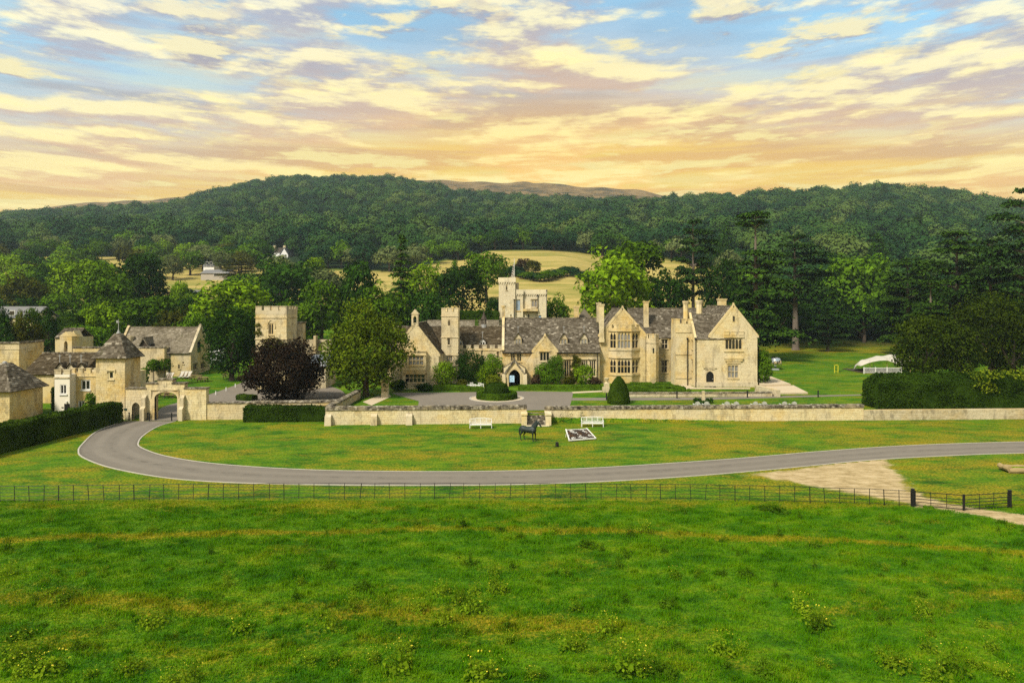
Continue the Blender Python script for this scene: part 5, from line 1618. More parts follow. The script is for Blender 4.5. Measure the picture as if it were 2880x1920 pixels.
fw1, pl1, L1 = stone_wall('terrace_wall', 'buttressed terrace retaining wall left of the garden steps, with blackened coping', LW0, LW1, 0, 2.05, seed=120, mat='limestone_pale', copz=.42)
for px_ in (926, 1053, 1151):
    u = (PX(px_, 76.5) + 20.8)
    mb = MB()
    A = lambda z, d, du: pl1.p(u + du, z, d)
    mb.hexa([A(0, -.55, -.36), A(0, -.55, .36), A(0, -.02, .36), A(0, -.02, -.36), A(1.0, -.42, -.34), A(1.0, -.42, .34), A(1.25, -.02, .34), A(1.25, -.02, -.34)])
    mb.build('buttress', 'limestone_grey', fw1)
RW0, RW1 = (PX(1533, 77.8), 77.8), (40.9, 79.45)
fw2, pl2, L2 = stone_wall('terrace_wall', 'long terrace retaining wall with blackened coping, right of the garden steps', RW0, RW1, 0, 1.84, seed=121, mat='limestone_pale', copz=.36)
stone_wall('field_wall', 'low pale rubble wall without coping in front of the big clipped hedge', (40.9, 79.3), (75, 81.0), -.1, 1.18, cop=False, seed=122, mat='limestone_grey', thick=.6)
stone_wall('drive_wall', 'plain coursed stone wall between the gate arch and the dark hedge', (PX(580, 79.7), 79.7), (PX(700, 79.9), 79.9), 0, 2.05, seed=123, copz=.14)
stone_wall('forecourt_wall', 'stone wall with a small arched opening behind the dark clipped hedge', (PX(700, 79.95), 80.3), (-20.9, 81.2), 0, 2.1, seed=124, copz=.25, holes=())
stone_wall('ramp_wall', 'grey mossy wall running back from the terrace corner towards the pier', (-20.35, 76.8), (-20.15, 91.0), .0, 2.15, seed=125, mat='limestone_grey', copz=.3)
pr = empty('gate_pier', (PX(1083, 92), 92, 1.0), 'tall square stone pier at the top of the ramp wall beside the yew', 'pier')
mb = MB(); x_ = PX(1083, 92); mb.box(x_ - .45, x_ + .45, 91.6, 92.5, 1.0, 3.1); mb.box(x_ - .55, x_ + .55, 91.5, 92.6, 3.1, 3.3); mb.add([(x_ - .5, 91.55, 3.3), (x_ + .5, 91.55, 3.3), (x_ + .5, 92.55, 3.3), (x_ - .5, 92.55, 3.3), (x_, 92.05, 3.75)], [(0, 1, 4), (1, 2, 4), (2, 3, 4), (3, 0, 4)])
mb.build('shaft', 'limestone_grey', pr)
s = MB(); stones(s, front(91.6), x_ - .45, x_ + .45, 1.0, 3.1, seed=3, ch=.3); s.build('stone_facing', 'limestone_grey', pr, 'stuff')
# low garden walls in front of the maze and beside the paved terrace
stone_wall('garden_wall', 'low wall edging the maze garden above the grey path', (PX(1768, 91.8), 91.8), (PX(2172, 92.4), 92.4), 1.0, 1.62, seed=126, thick=.4, copz=.12, mat='limestone_grey')
stone_wall('terrace_step_wall', 'short sloping rubble wall beside the pale paved terrace', (PX(2126, 97), 97.4), (PX(2186, 91.8), 91.9), 1.0, 1.95, seed=127, cop=False, mat='limestone_grey', thick=.5)
# garden steps
gs = empty('garden_steps', (PX(1507, 77.5), 77.3, 0), 'flight of dark stone steps through the gap in the terrace wall', 'steps')
sx0, sx1 = LW1[0] + .03, RW0[0] - .03
for i in range(7):
    mb = MB(); mb.box(sx0, sx1, 76.0 + i * .34, 78.6, i * .145 + (.003 if i else -.1), (i + 1) * .145)
    mb.build('step', 'weathered_coping', gs)
for a in (sx0 - .32, sx1 + .32):
    mb = MB(); mb.box(a - .3, a + .3, 75.9, 77.35 if a < sx0 else 77.75, 0, 1.15); mb.box(a - .36, a + .36, 75.82, 77.3 if a < sx0 else 77.7, 1.15, 1.32); mb.build('step_pier', 'limestone_pale', gs)
mb = MB(); mb.box(sx0 - .1, sx1 + .4, 75.4, 75.98, -.1, .05); mb.build('bottom_slab', 'limestone_grey', gs)

# ================================================================== FAR HOUSES
def simple_house(name, label, x0, x1, yf, yb, z0, ze, zr, wall, rmat, wins=(), gable_front=False, cat='house', chim=()):
    o = empty(name, ((x0 + x1) / 2, yf, z0), label, cat)
    mb = MB(); mb.box(x0, x1, yf, yb, z0, ze)
    ym = (yf + yb) / 2
    if gable_front:
        xm = (x0 + x1) / 2
        mb.add([(x0, yf, ze), (x1, yf, ze), (xm, yf, zr), (x0, yb, ze), (x1, yb, ze), (xm, yb, zr)], [(0, 1, 2), (5, 4, 3)])
    else:
        for xx in (x0, x1): mb.add([(xx, yf, ze), (xx, yb, ze), (xx, ym, zr)], [(0, 1, 2)])
    mb.build('wall', wall, o)
    r = MB()
    if gable_front:
        for s in ((x0 - .3, x0 - .3), (x1 + .3, x1 + .3)): r.add([(s[0], yf - .3, ze - .1), (s[0], yb, ze - .1), (xm, yb, zr + .15), (xm, yf - .3, zr + .15)], [(0, 1, 2, 3)])
    else:
        r.add([(x0 - .3, yf - .3, ze - .1), (x1 + .3, yf - .3, ze - .1), (x1 + .3, ym, zr + .15), (x0 - .3, ym, zr + .15)], [(0, 1, 2, 3)])
        r.add([(x0 - .3, yb + .3, ze - .1), (x1 + .3, yb + .3, ze - .1), (x1 + .3, ym, zr + .15), (x0 - .3, ym, zr + .15)], [(0, 1, 2, 3)])
    ro = r.build('roof', rmat, o)
    m = ro.modifiers.new('thickness', 'SOLIDIFY'); m.thickness = .18
    for (wx, wz, ww, wh) in wins:
        b = MB(); b.box(wx - ww / 2 - .12, wx + ww / 2 + .12, yf - .12, yf - .01, wz - wh / 2 - .12, wz + wh / 2 + .12); w_ = b.build('window', 'white_paint', o)
        link('pane', pane_mesh(ww, wh, (1, 0, 0), 'glass_dark'), None, w_, (wx, yf - .15, wz))
    for (cx, cz) in chim:
        b = MB(); b.box(cx - .55, cx + .55, ym - .5, ym + .5, zr - 1, cz); b.box(cx - .7, cx + .7, ym - .65, ym + .65, cz, cz + .3); b.build('chimney', 'limestone_grey', o)
    return o
D = 410
wh = simple_house('white_farmhouse', 'white gabled farmhouse with brown roof among trees on the hillside', PX(788, D), PX(810, D), D, D + 14, hz(PX(790, D), D) - 3, PZ(716, D), PZ(697, D), 'white_wall', 'slate_grey', [(PX(796, D), PZ(719, D), .9, 1.2), (PX(803, D), PZ(719, D), .9, 1.2)], True)
mb = MB(); mb.add([(PX(752, D + 3), D + 3, PZ(710, D)), (PX(800, D + 3), D + 3, PZ(710, D)), (PX(796, D + 7), D + 7, PZ(694, D)), (PX(758, D + 7), D + 7, PZ(694, D))], [(0, 1, 2, 3)]); mb.build('roof', 'dark_wood', wh)
mb = MB(); mb.box(PX(757, D), PX(790, D), D + 3.2, D + 12, hz(PX(790, D), D) - 3, PZ(709, D)); mb.build('wall', 'white_wall', wh)
for p in (762, 790):
    mb = MB(); mb.box(PX(p - 3.5, D), PX(p + 3.5, D), D + 6, D + 7.5, PZ(700, D), PZ(688, D)); mb.build('chimney', 'limestone_grey', wh)
D = 300
simple_house('farm_shed', 'long pale timber-clad farm shed on the golden hillside field', PX(565, D), PX(640, D), D, D + 9, hz(PX(600, D), D) - 2, PZ(768, D), PZ(759, D), 'timber_clad', 'slate_grey', [(PX(618, D), PZ(772, D), 5.0, 1.3)], cat='shed')
D = 330
simple_house('hill_cottage', 'small cottage with two white dormers above the farm shed', PX(572, D), PX(602, D), D, D + 8, hz(PX(590, D), D) - 2, PZ(748, D), PZ(732, D), 'white_wall', 'slate_grey', [(PX(583, D), PZ(740, D), 1.0, 1.2), (PX(594, D), PZ(740, D), 1.0, 1.2)])
D = 134
simple_house('village_house', 'grey-roofed house with white dormer at the far left edge', PX(-60, D), PX(92, D), D, D + 7, 1, PZ(892, D), PZ(866, D), 'limestone_pale', 'slate_grey', [(PX(35, D), PZ(880, D) , .9, .8)])
D = 200
simple_house('field_shelter', 'small grey field shelter below the golden field', PX(525, D), PX(551, D), D, D + 5, hz(PX(540, D), D) - 1, PZ(821, D), PZ(818, D), 'dark_wood', 'slate_grey', cat='shed')
D = 128
simple_house('kiosk', 'low white flat kiosk just right of the barn gable', PX(588, D), PX(612, D), D, D + 3, 1.3, PZ(986, D), PZ(984, D), 'white_wall', 'white_wall', cat='kiosk')
# ================================================================== VEGETATION KIT
def leaf_quads(P, N, size, rng, jit=0.55):
    n = len(P)
    N = N + rng.normal(0, jit, (n, 3))
    N /= np.linalg.norm(N, axis=1, keepdims=True) + 1e-9
    a = rng.normal(0, 1, (n, 3))
    T = np.cross(N, a)
    T /= np.linalg.norm(T, axis=1, keepdims=True) + 1e-9
    B = np.cross(N, T)
    s = (size * rng.uniform(0.55, 1.35, n))[:, None]
    k = rng.uniform(0.55, 1.1, (n, 4, 1))
    V = np.stack([P + T * s * k[:, 0], P + B * s * .62 * k[:, 1], P - T * s * k[:, 2], P - B * s * .62 * k[:, 3]], 1)
    return V.reshape(-1, 3), np.arange(4 * n).reshape(n, 4)
def rdirs(n, rng):
    v = rng.normal(0, 1, (n, 3))
    return v / np.linalg.norm(v, axis=1, keepdims=True)
def crown_pts(seed, rx, rz, cz, nblob, nleaf, br, low=-0.35, lumpy=0.35, shape='round', dome=0.0):
    rng = np.random.default_rng(seed)
    d = rdirs(nblob * 3, rng)
    d = d[d[:, 2] > low - 0.25][:nblob]
    env = np.array([1 + lumpy * mnoise.noise((v[0] * 1.6 + seed, v[1] * 1.6, v[2] * 1.6)) for v in d])
    rad = rng.uniform(0.52, 0.86, len(d)) * env
    C = d * rad[:, None] * np.array([rx, rx, rz]) + np.array([0, 0, cz])
    if shape == 'cone':
        f = (C[:, 2] - (cz - rz)) / (2 * rz)
        C[:, :2] *= np.clip(1.25 - 1.0 * f, .1, 1.2)[:, None]
    R = br * rng.uniform(0.65, 1.35, len(d))
    P, N = [], []
    for c, r in zip(C, R):
        m = max(8, int(nleaf * (r / br) ** 2))
        v = rdirs(m, rng)
        out = (c - np.array([0, 0, cz * .8])) / np.array([rx, rx, rz])
        keep = (v @ (out / (np.linalg.norm(out) + 1e-6)) > -0.55) & (v[:, 2] > -0.75)
        v = v[keep]
        rr = r * rng.uniform(0.72, 1.08, len(v))
        P.append(c + v * rr[:, None] * np.array([1.1, 1.1, .82]))
        od = out / (np.linalg.norm(out) + 1e-6)
        N.append(v * (1 - dome) + od * dome)
    return np.concatenate(P), np.concatenate(N), rng
def broadleaf_crown(name, seed, leaf=.44, nblob=70, nleaf=70, rx=5.6, rz=6.0, cz=8.0, br=1.75, mat='leaf_mid', low=-.5, lumpy=.4, shape='round', jit=.42, dome=.25):
    P, N, rng = crown_pts(seed, rx, rz, cz, nblob, nleaf, br, low, lumpy, shape, dome)
    V, F = leaf_quads(P, N, leaf, rng, jit)
    return mesh_np(name, V, F, mat)
def trunk_mesh(name, seed, h=9.0, r=.38, limbs=6, spread=3.4, mat='bark'):
    rr = random.Random(seed)
    mb = MB()
    bend = [(rr.uniform(-.2, .2), rr.uniform(-.2, .2)) for _ in range(5)]
    pts = [(bend[i][0] * i * .5, bend[i][1] * i * .5, -.4 + (h + .4) * i / 4) for i in range(5)]
    mb.tube(pts, [r * 1.35, r, r * .8, r * .55, r * .2], 8)
    for k in range(limbs):
        a = k * 2.4 + rr.uniform(-.4, .4)
        z0 = h * rr.uniform(.22, .6)
        L = spread * rr.uniform(.6, 1.1)
        mb.tube([(0, 0, z0), (math.cos(a) * L * .5, math.sin(a) * L * .5, z0 + h * .16), (math.cos(a) * L, math.sin(a) * L, z0 + h * .42)], [r * .42, r * .28, r * .08], 6)
    return mb.mesh(name, mat, centre=False)[0]
def cedar_parts(name, seed, H=26.0, W=7.5, tiers=11, start=.30, style='flat', density=1.0, mat='leaf_cedar', leaf=.40, r0=.75):
    """layered conifer: flat plates of needles on spreading limbs"""
    rng = np.random.default_rng(seed)
    rr = random.Random(seed)
    mb = MB()
    lean = rr.uniform(-.6, .6)
    mb.tube([(lean * t, 0, -.5 + (H * .97 + .5) * t) for t in (0, .05, .25, .5, .75, 1)], [r0 * 1.5, r0, r0 * .8, r0 * .6, r0 * .38, r0 * .08], 9)
    P, N = [], []
    for i in range(tiers):
        s = (i + rr.uniform(-.25, .25)) / (tiers - 1)
        s = min(max(s, 0), 1)
        t = min(start + (1 - start) * s, .985)
        z = H * t
        if style == 'flat': prof = (.50 + .5 * math.sin(math.pi * min(1, .15 + .9 * s))) * (1.0 if s < .93 else .62)
        elif style == 'neck':
            if .70 < s < .86: continue
            prof = (1.0 - .72 * s) if s < .75 else .36
        else: prof = (1.05 - s) ** .8
        nb = rr.choice((3, 4)) if style == 'flat' else (rr.choice((4, 5)) if style == 'neck' else 6)
        a0 = rr.uniform(0, 6.3)
        for b in range(nb):
            a = a0 + b * 6.283 / nb + rr.uniform(-.5, .5)
            L = max(.6, W * prof * rr.uniform(.5, 1.12))
            dz = rr.uniform(-.10, .10) * L if style != 'fir' else -.22 * L + rr.uniform(-.2, .2)
            if style == 'neck': dz = -.10 * L
            dx, dy = math.cos(a), math.sin(a)
            rb = r0 * (.30 if s < .6 else .16)
            mb.tube([(lean * t, 0, z - .6), (dx * L * .45, dy * L * .45, z + dz * .2 + .15), (dx * L, dy * L, z + dz)], [rb, rb * .6, rb * .15], 5)
            for (fr, wd) in ((.40, .26), (.66, .40), (.93, .34)):
                off = rr.uniform(-.25, .25) * L * .5
                c = np.array([dx * L * fr - dy * off, dy * L * fr + dx * off, z + dz * fr + .3 + rr.uniform(-.25, .25)])
                rad = max(.65, L * wd) * rr.uniform(.8, 1.25)
                m = int(52 * density * rad ** 1.5)
                q = rng.normal(0, .46, (m, 2)) * rad
                zz = np.abs(rng.normal(0, .11, m)) * rad - .22 * (q ** 2).sum(1) / rad + .1
                P.append(np.stack([c[0] + q[:, 0], c[1] + q[:, 1], c[2] + zz], -1))
                N.append(np.stack([q[:, 0] * .45 / rad, q[:, 1] * .45 / rad, np.ones(m)], -1))
    P, N = np.concatenate(P), np.concatenate(N)
    V, F = leaf_quads(P, N, leaf, rng, .34)
    return mesh_np(name + '_crown', V, F, mat), mb.mesh(name + '_trunk', 'bark_pale' if style != 'fir' else 'bark', centre=False)[0]

BL = [broadleaf_crown('broadleaf_crown', 100 + k, rx=5.2 + .3 * (k % 3), rz=5.6 + .5 * (k % 2), cz=8.0, lumpy=.45) for k in range(6)]
TALL = [broadleaf_crown('tall_crown', 200 + k, rx=4.2, rz=7.4, cz=9.3, nblob=70, br=1.5, lumpy=.4) for k in range(2)]
FAR = [broadleaf_crown('far_crown', 300 + k, rx=5.6 + .5 * (k % 3), rz=5.4, cz=6.2, nblob=34, nleaf=70, br=2.1, leaf=.66, lumpy=.45, mat='leaf_wood', low=-.35, jit=.28, dome=.42) for k in range(5)]
CON = [broadleaf_crown('conifer_crown', 400 + k, rx=3.0, rz=7.2, cz=8.0, nblob=110, nleaf=34, br=.95, leaf=.32, shape='cone', mat='leaf_dark', low=-.9, lumpy=.2) for k in range(2)]
TRK = [trunk_mesh('trunk', 500 + k) for k in range(4)]
CED = [cedar_parts('cedar', 600 + k, tiers=(10, 8, 11)[k], start=(.28, .42, .20)[k], W=(8.2, 7.6, 8.0)[k], density=1.7) for k in range(3)]
CEDF = [cedar_parts('cedar_full', 620 + k, W=9.0, tiers=(14, 13)[k], start=.14, style=('neck', 'flat')[k], density=1.6, mat='leaf_cedar_green') for k in range(2)]
FIR = [cedar_parts('fir', 640, H=24, W=5.2, tiers=15, start=.18, style='fir', density=1.1, r0=.45)]
NOM = {'bl': (11.4, 14.2), 'tall': (9.0, 17.0), 'con': (6.4, 15.6), 'far': (12.2, 12.4)}
def put(name, me, mat, parent, sx, sz, rz):
    o = bpy.data.objects.new(name, me)
    COL.objects.link(o)
    o.parent = parent
    o.scale = (sx, sx, sz)
    o.rotation_euler = (0, 0, rz)
    if mat and me.materials and me.materials[0] is not MATS[mat]:
        o.material_slots[0].link = 'OBJECT'
        o.material_slots[0].material = MATS[mat]
    return o
ONES = ['first', 'second', 'third', 'fourth', 'fifth', 'sixth', 'seventh', 'eighth', 'ninth', 'tenth', 'eleventh', 'twelfth', 'thirteenth', 'fourteenth', 'fifteenth', 'sixteenth', 'seventeenth', 'eighteenth', 'nineteenth']
def ordw(n):
    if n < 20: return ONES[n - 1]
    a, b = divmod(n, 10)
    t_ = {2: 'twent', 3: 'thirt', 4: 'fort', 5: 'fift', 6: 'sixt'}[a]
    return t_ + 'ieth' if b == 0 else t_ + 'y-' + ONES[b - 1]
TREE_RR = random.Random(5)
def tree(label, kind, px, topy, wpx, D, mat=None, group=None, k=None, basez=None, name=None, cat='tree'):
    rr = TREE_RR
    x = PX(px, D)
    zb = (hz(x, D) if basez is None else basez) - .15
    H = PZ(topy, D) - zb
    Wd = wpx / FPX * D
    o = empty(name or {'bl': 'broadleaf_tree', 'tall': 'tall_tree', 'con': 'conifer_tree', 'cedar': 'cedar_tree', 'cedarf': 'cedar_tree', 'fir': 'fir_tree', 'far': 'broadleaf_tree'}[kind], (x, D, zb), label, cat, group)
    rz = rr.uniform(0, 6.28)
    k = rr.randrange(100) if k is None else k
    if kind in ('bl', 'tall', 'con', 'far'):
        lst = {'bl': BL, 'tall': TALL, 'con': CON, 'far': FAR}[kind]
        nw, nh = NOM[kind]
        sx, sz = Wd / nw, H / nh
        put('trunk', TRK[k % 4], None, o, sx * 1.0, sz, rz)
        put('crown', lst[k % len(lst)], mat, o, sx, sz, rz)
    else:
        lst = {'cedar': CED, 'cedarf': CEDF, 'fir': FIR}[kind]
        c, t = lst[k % len(lst)]
        nw, nh = {'cedar': (15, 26), 'cedarf': (17, 26), 'fir': (10.5, 24)}[kind]
        sx, sz = Wd / nw, H / nh
        put('trunk', t, None, o, sx, sz, rz)
        put('crown', c, mat, o, sx, sz, rz)
    return o
T = tree
# left village side
T('broad pale green tree filling the left slope above the village house', 'bl', 245, 722, 180, 200, 'leaf_bright', k=0)
T('big dark oak on the left, above the golden hillside field', 'bl', 402, 717, 150, 190, 'leaf_dark', k=1)
T('olive green tree at the left picture edge below the hillside fields', 'bl', 65, 765, 115, 190, 'leaf_olive', k=2)
T('dense mid-green tree below the pale green tree on the left', 'bl', 290, 748, 150, 168, 'leaf_mid', k=3)
T('bright green bushy tree just above the left end of the barn roof', 'bl', 282, 848, 125, 136, 'leaf_bright', k=4)
T('rounded mid-green tree above the middle of the barn roof', 'bl', 420, 827, 175, 150, 'leaf_mid', k=5)
T('small bright tree standing by the grey field shelter', 'bl', 506, 782, 48, 185, 'leaf_bright', k=0)
T('large bright green tree left of the square tower top', 'bl', 655, 792, 225, 142, 'leaf_bright', k=1)
T('dark pointed spruce behind the flat-roofed block', 'con', 135, 843, 66, 122, 'leaf_dark', k=0)
T('slim yellow-green conifer left of the dark spruce', 'con', 52, 842, 34, 112, 'leaf_lime', k=1)
T('leafy yellowish shrub tree at the far left beside the slim conifer', 'bl', 75, 880, 78, 109, 'leaf_olive', k=2)
T('dark leafy tree cut by the left edge below the village house', 'bl', 10, 905, 70, 107, 'leaf_dark', k=3)
T('low green tree just right of the barn gable top', 'bl', 545, 880, 100, 128, 'leaf_mid', k=4)
T('green tree growing behind the bell turret wall', 'bl', 245, 905, 120, 128, 'leaf_mid', k=5)
T('green tree immediately right of the square tower', 'bl', 905, 790, 130, 152, 'leaf_mid', k=1)
T('huge dark tree on the slope above the square tower', 'bl', 792, 717, 195, 190, 'leaf_dark', k=2)
T('slender light green tree right of the huge dark tree', 'tall', 890, 707, 62, 230, 'leaf_bright', k=0)
T('spreading cedar on the golden field beside the farm shed', 'cedar', 670, 733, 85, 268, 'leaf_olive', k=0)
T('pale willow-like tree below the white farmhouse trees, left of the shed', 'bl', 486, 716, 66, 300, 'leaf_pale', k=3)
T('upright dark green tree just left of the farm shed', 'tall', 535, 700, 70, 318, 'leaf_mid', k=1)
T('round grey-green tree right of the hill cottage', 'bl', 622, 703, 54, 326, 'leaf_pale', k=4)
T('brown-leaved bush tree beside the white farmhouse', 'bl', 730, 690, 44, 405, 'leaf_brown', k=5)
T('dark low tree under the bell turret skyline at the left', 'bl', 180, 880, 90, 140, 'leaf_dark', k=5)
T('mid-green tree between the barn ridge and the square tower', 'bl', 500, 860, 110, 145, 'leaf_olive', k=2)
T('leafy green tree standing in front of the grey-roofed village house', 'bl', 92, 868, 60, 126, 'leaf_mid', k=1)
T('dark green tree left of the village house dormer', 'bl', 8, 858, 50, 124, 'leaf_dark', k=4)
# middle
T('tall narrow fir with tiered branches above the chapel gable', 'fir', 1131, 666, 105, 150, 'leaf_cedar_green')
T('dark green tree left of the tall fir', 'bl', 1005, 737, 125, 156, 'leaf_dark', k=1)
T('bright green tree on the slope just right of the tall fir', 'bl', 1192, 730, 130, 190, 'leaf_bright', k=2)
T('mid-green tree low on the slope behind the bellcote', 'bl', 1065, 800, 140, 138, 'leaf_mid', k=3)
T('dark green shrubby tree between bellcote and battlemented tower', 'bl', 1200, 810, 120, 142, 'leaf_dark', k=4)
T('small dark conifer on the middle golden field', 'con', 1278, 717, 40, 232, 'leaf_mid', k=0)
T('wide dark oak left of the tall rear tower', 'bl', 1300, 740, 150, 166, 'leaf_dark', k=5)
T('tall fresh green tree behind the wide dark oak', 'bl', 1368, 700, 125, 202, 'leaf_mid', k=0)
T('round dark tree touching the left side of the tall rear tower', 'bl', 1390, 838, 60, 150, 'leaf_dark', k=1)
T('round green tree touching the right side of the tall rear tower', 'bl', 1560, 826, 84, 150, 'leaf_mid', k=2)
T('tiny pointed fir between the battlemented tower and the fleche', 'con', 1343, 872, 28, 118, 'leaf_mid', k=1)
T('massive lime tree with light crown behind the bay-window wing', 'bl', 1725, 706, 225, 150, 'leaf_bright', k=3)
T('very tall lime tree right behind the massive one', 'tall', 1797, 648, 175, 176, 'leaf_mid', k=0)
T('dark tree filling the gap right of the massive lime', 'bl', 1880, 760, 130, 160, 'leaf_dark', k=4)
T('dead-looking pale thin tree on the upper golden field', 'tall', 1470, 722, 40, 270, 'leaf_brown', k=1)
T('yellow-green small tree on the upper golden field hedge line', 'bl', 1500, 730, 45, 268, 'leaf_olive', k=5)
# right: cedars and dark wood
T('sparse flat-topped cedar silhouetted against the golden field right of the lime trees', 'cedar', 1950, 623, 130, 166, 'leaf_cedar', k=1)
T('tall cedar with a bare neck and small flat top above the right wing', 'cedarf', 2126, 601, 230, 152, 'leaf_cedar_green', k=0)
T('great flat-topped cedar with a long bare trunk right of the house', 'cedar', 2238, 666, 190, 182, 'leaf_cedar', k=1)
T('small layered cedar under the dark wood, left of the tent', 'cedar', 2328, 880, 85, 177, 'leaf_cedar', k=2)
T('broad bright-topped tree in the dark wood right of the flat-topped cedar', 'bl', 2420, 702, 200, 205, 'leaf_mid', k=0)
T('layered cedar behind the stretch tent', 'cedarf', 2555, 730, 180, 166, 'leaf_cedar_green', k=1)
T('large cedar with wide flat tiers left of the right-edge cedars', 'cedar', 2690, 656, 210, 152, 'leaf_cedar_green', k=0)
T('dark cedar with flat top behind the right yews', 'cedar', 2785, 680, 170, 142, 'leaf_cedar', k=2)
T('tallest dark cedar cut off by the right picture edge', 'cedar', 2890, 533, 190, 132, 'leaf_cedar', k=1)
T('cedar with pale green tiers between the tent and the right yews', 'cedarf', 2620, 790, 170, 135, 'leaf_cedar_green', k=0)
T('dark round tree directly behind the right wing roof', 'bl', 2035, 722, 120, 190, 'leaf_dark', k=3)
T('deep green tree between the bare-necked cedar and flat-topped cedar', 'bl', 2190, 790, 130, 200, 'leaf_dark', k=4)
for i, (px_, ty, w, D_) in enumerate(sorted([(2300, 770, 150, 214), (2370, 800, 130, 208), (2480, 770, 150, 212), (2550, 800, 140, 205), (2250, 830, 120, 210), (2650, 790, 150, 200), (2740, 770, 150, 195), (2830, 760, 150, 190), (2150, 800, 120, 212), (2090, 780, 120, 205), (2900, 750, 160, 190), (2430, 840, 130, 200)])):
    T('dark shaded tree behind the cedars, %s from the left' % ordw(i + 1), 'bl', px_, ty, w, D_, 'leaf_dark', 'dark trees behind the cedars')
for i in range(18):
    T('dark understory bush beneath the wood behind the cedars, %s from the left' % ordw(i + 1), 'far', 2075 + i * 48, 862 + (i * 37) % 30, 150, 206 + (i * 13) % 9, 'leaf_dark', 'understory bushes behind the cedars', name='understory_bush', cat='bush')
# yews on the right
def hero(label, px, D, topy, wpx, mat, seed, nblob, nleaf, leaf, br, shape='round', low=-.9, name='yew_tree', lumpy=.35, trunk_h=.6, cz_f=.54, jit=.55):
    x = PX(px, D); zb = hz(x, D) - .1
    H = PZ(topy, D) - zb
    Wd = wpx / FPX * D
    o = empty(name, (x, D, zb), label, 'tree')
    me = broadleaf_crown('crown', seed, leaf, nblob, nleaf, Wd / 2 * .93, H * (1 - cz_f) * .95, H * cz_f, br, mat, low, lumpy, shape, jit)
    put('crown', me, None, o, 1, 1, 0)
    put('trunk', trunk_mesh('trunk', seed, H * trunk_h, .05 * H * .6, 7, Wd * .3), None, o, 1, 1, 0)
    return o
hero('broad dark yew standing between the barn and the square tower', 652, 110, 850, 158, 'leaf_dark', 707, 230, 50, .24, 1.1, low=-1.0, cz_f=.5, lumpy=.35)
hero('dark olive yew with conical crown beside the stretch tent', 2602, 100, 868, 190, 'leaf_yew', 701, 230, 50, .22, 1.0, lumpy=.3)
hero('tall olive yew behind the right end of the clipped hedge', 2790, 106, 800, 260, 'leaf_yew', 702, 300, 50, .24, 1.15)
hero('rounded brownish yew at the right edge above the clipped hedge', 2850, 100, 860, 150, 'leaf_yew', 703, 190, 46, .22, 1.0)
hero('olive yew bulging between the two larger right-hand yews', 2700, 99, 905, 120, 'leaf_yew', 704, 150, 46, .22, .95)
hero('dark copper beech with drooping purple crown in the forecourt', 800, 90.5, 955, 262, 'leaf_copper', 705, 330, 70, .20, .95, name='copper_beech', low=-1.0, cz_f=.50, trunk_h=.5)
hero('tall feathery yew in front of the chapel gable', 1030, 93, 848, 255, 'leaf_yewgreen', 706, 330, 60, .24, 1.1, low=-1.0, cz_f=.50, lumpy=.4)
# foreground-of-wood edge trees on the hill foot
WR = random.Random(21)
edge = []
for px_ in range(-60, 2100, 44):
    q_ = px_ + WR.uniform(-16, 16)
    if 735 < q_ < 820: continue
    edge.append((q_, float(wood_edge(q_)) + WR.uniform(-6, 10)))
COLW = {'leaf_wood': 'dark green', 'leaf_mid': 'green', 'leaf_pale': 'pale', 'leaf_dark': 'deep green', 'leaf_bright': 'bright green', 'leaf_olive': 'olive'}
for i, (px_, D_) in enumerate(sorted(edge)):
    x = PX(px_, D_)
    h = WR.uniform(10, 16)
    topy = HPY - (hz(x, D_) + h - CAM_H) * FPX / D_
    m_ = WR.choice(['leaf_wood', 'leaf_mid', 'leaf_wood', 'leaf_pale', 'leaf_mid', 'leaf_dark'])
    if 1040 < px_ < 1300: m_ = WR.choice(['leaf_pale', 'leaf_pale', 'leaf_mid'])
    T('%s tree on the lower wood edge, %s from the left' % (COLW[m_], ordw(i + 1)), 'far', px_, topy, WR.uniform(11, 18) * FPX / D_, D_, m_, 'trees along the lower edge of the hillside wood')
# scattered hedgerow trees on the left slope
for i in range(120):
    px_ = WR.uniform(-60, 960)
    D_ = WR.uniform(215, 415)
    if 440 < px_ < 680 and 222 < D_ < 330: continue
    if 735 < px_ < 825 and D_ > 330: continue
    if 820 < px_ < 960 and D_ > 250: continue
    x = PX(px_, D_)
    h = WR.uniform(8, 14)
    topy = HPY - (hz(x, D_) + h - CAM_H) * FPX / D_
    m_ = WR.choice(['leaf_mid', 'leaf_mid', 'leaf_dark', 'leaf_bright', 'leaf_olive', 'leaf_bright', 'leaf_pale'])
    T(COLW[m_] + ' hedgerow tree scattered over the fields on the left slope', 'far', px_, topy, WR.uniform(9, 14) * FPX / D_, D_, m_, 'hedgerow trees on the left slope')
# mid-slope filler trees between village and house
for i in range(34):
    px_ = WR.uniform(-40, 1120)
    D_ = WR.uniform(146, 205)
    if 690 < px_ < 780 and D_ > 190: continue
    x = PX(px_, D_)
    h = WR.uniform(7, 10)
    topy = HPY - (hz(x, D_) + h - CAM_H) * FPX / D_
    m_ = WR.choice(['leaf_mid', 'leaf_dark', 'leaf_bright', 'leaf_mid'])
    T('low ' + COLW[m_] + ' tree in the belt behind the village roofs', 'bl', px_, topy, WR.uniform(9, 12) * FPX / D_, D_, m_, 'green trees in the belt behind the village')
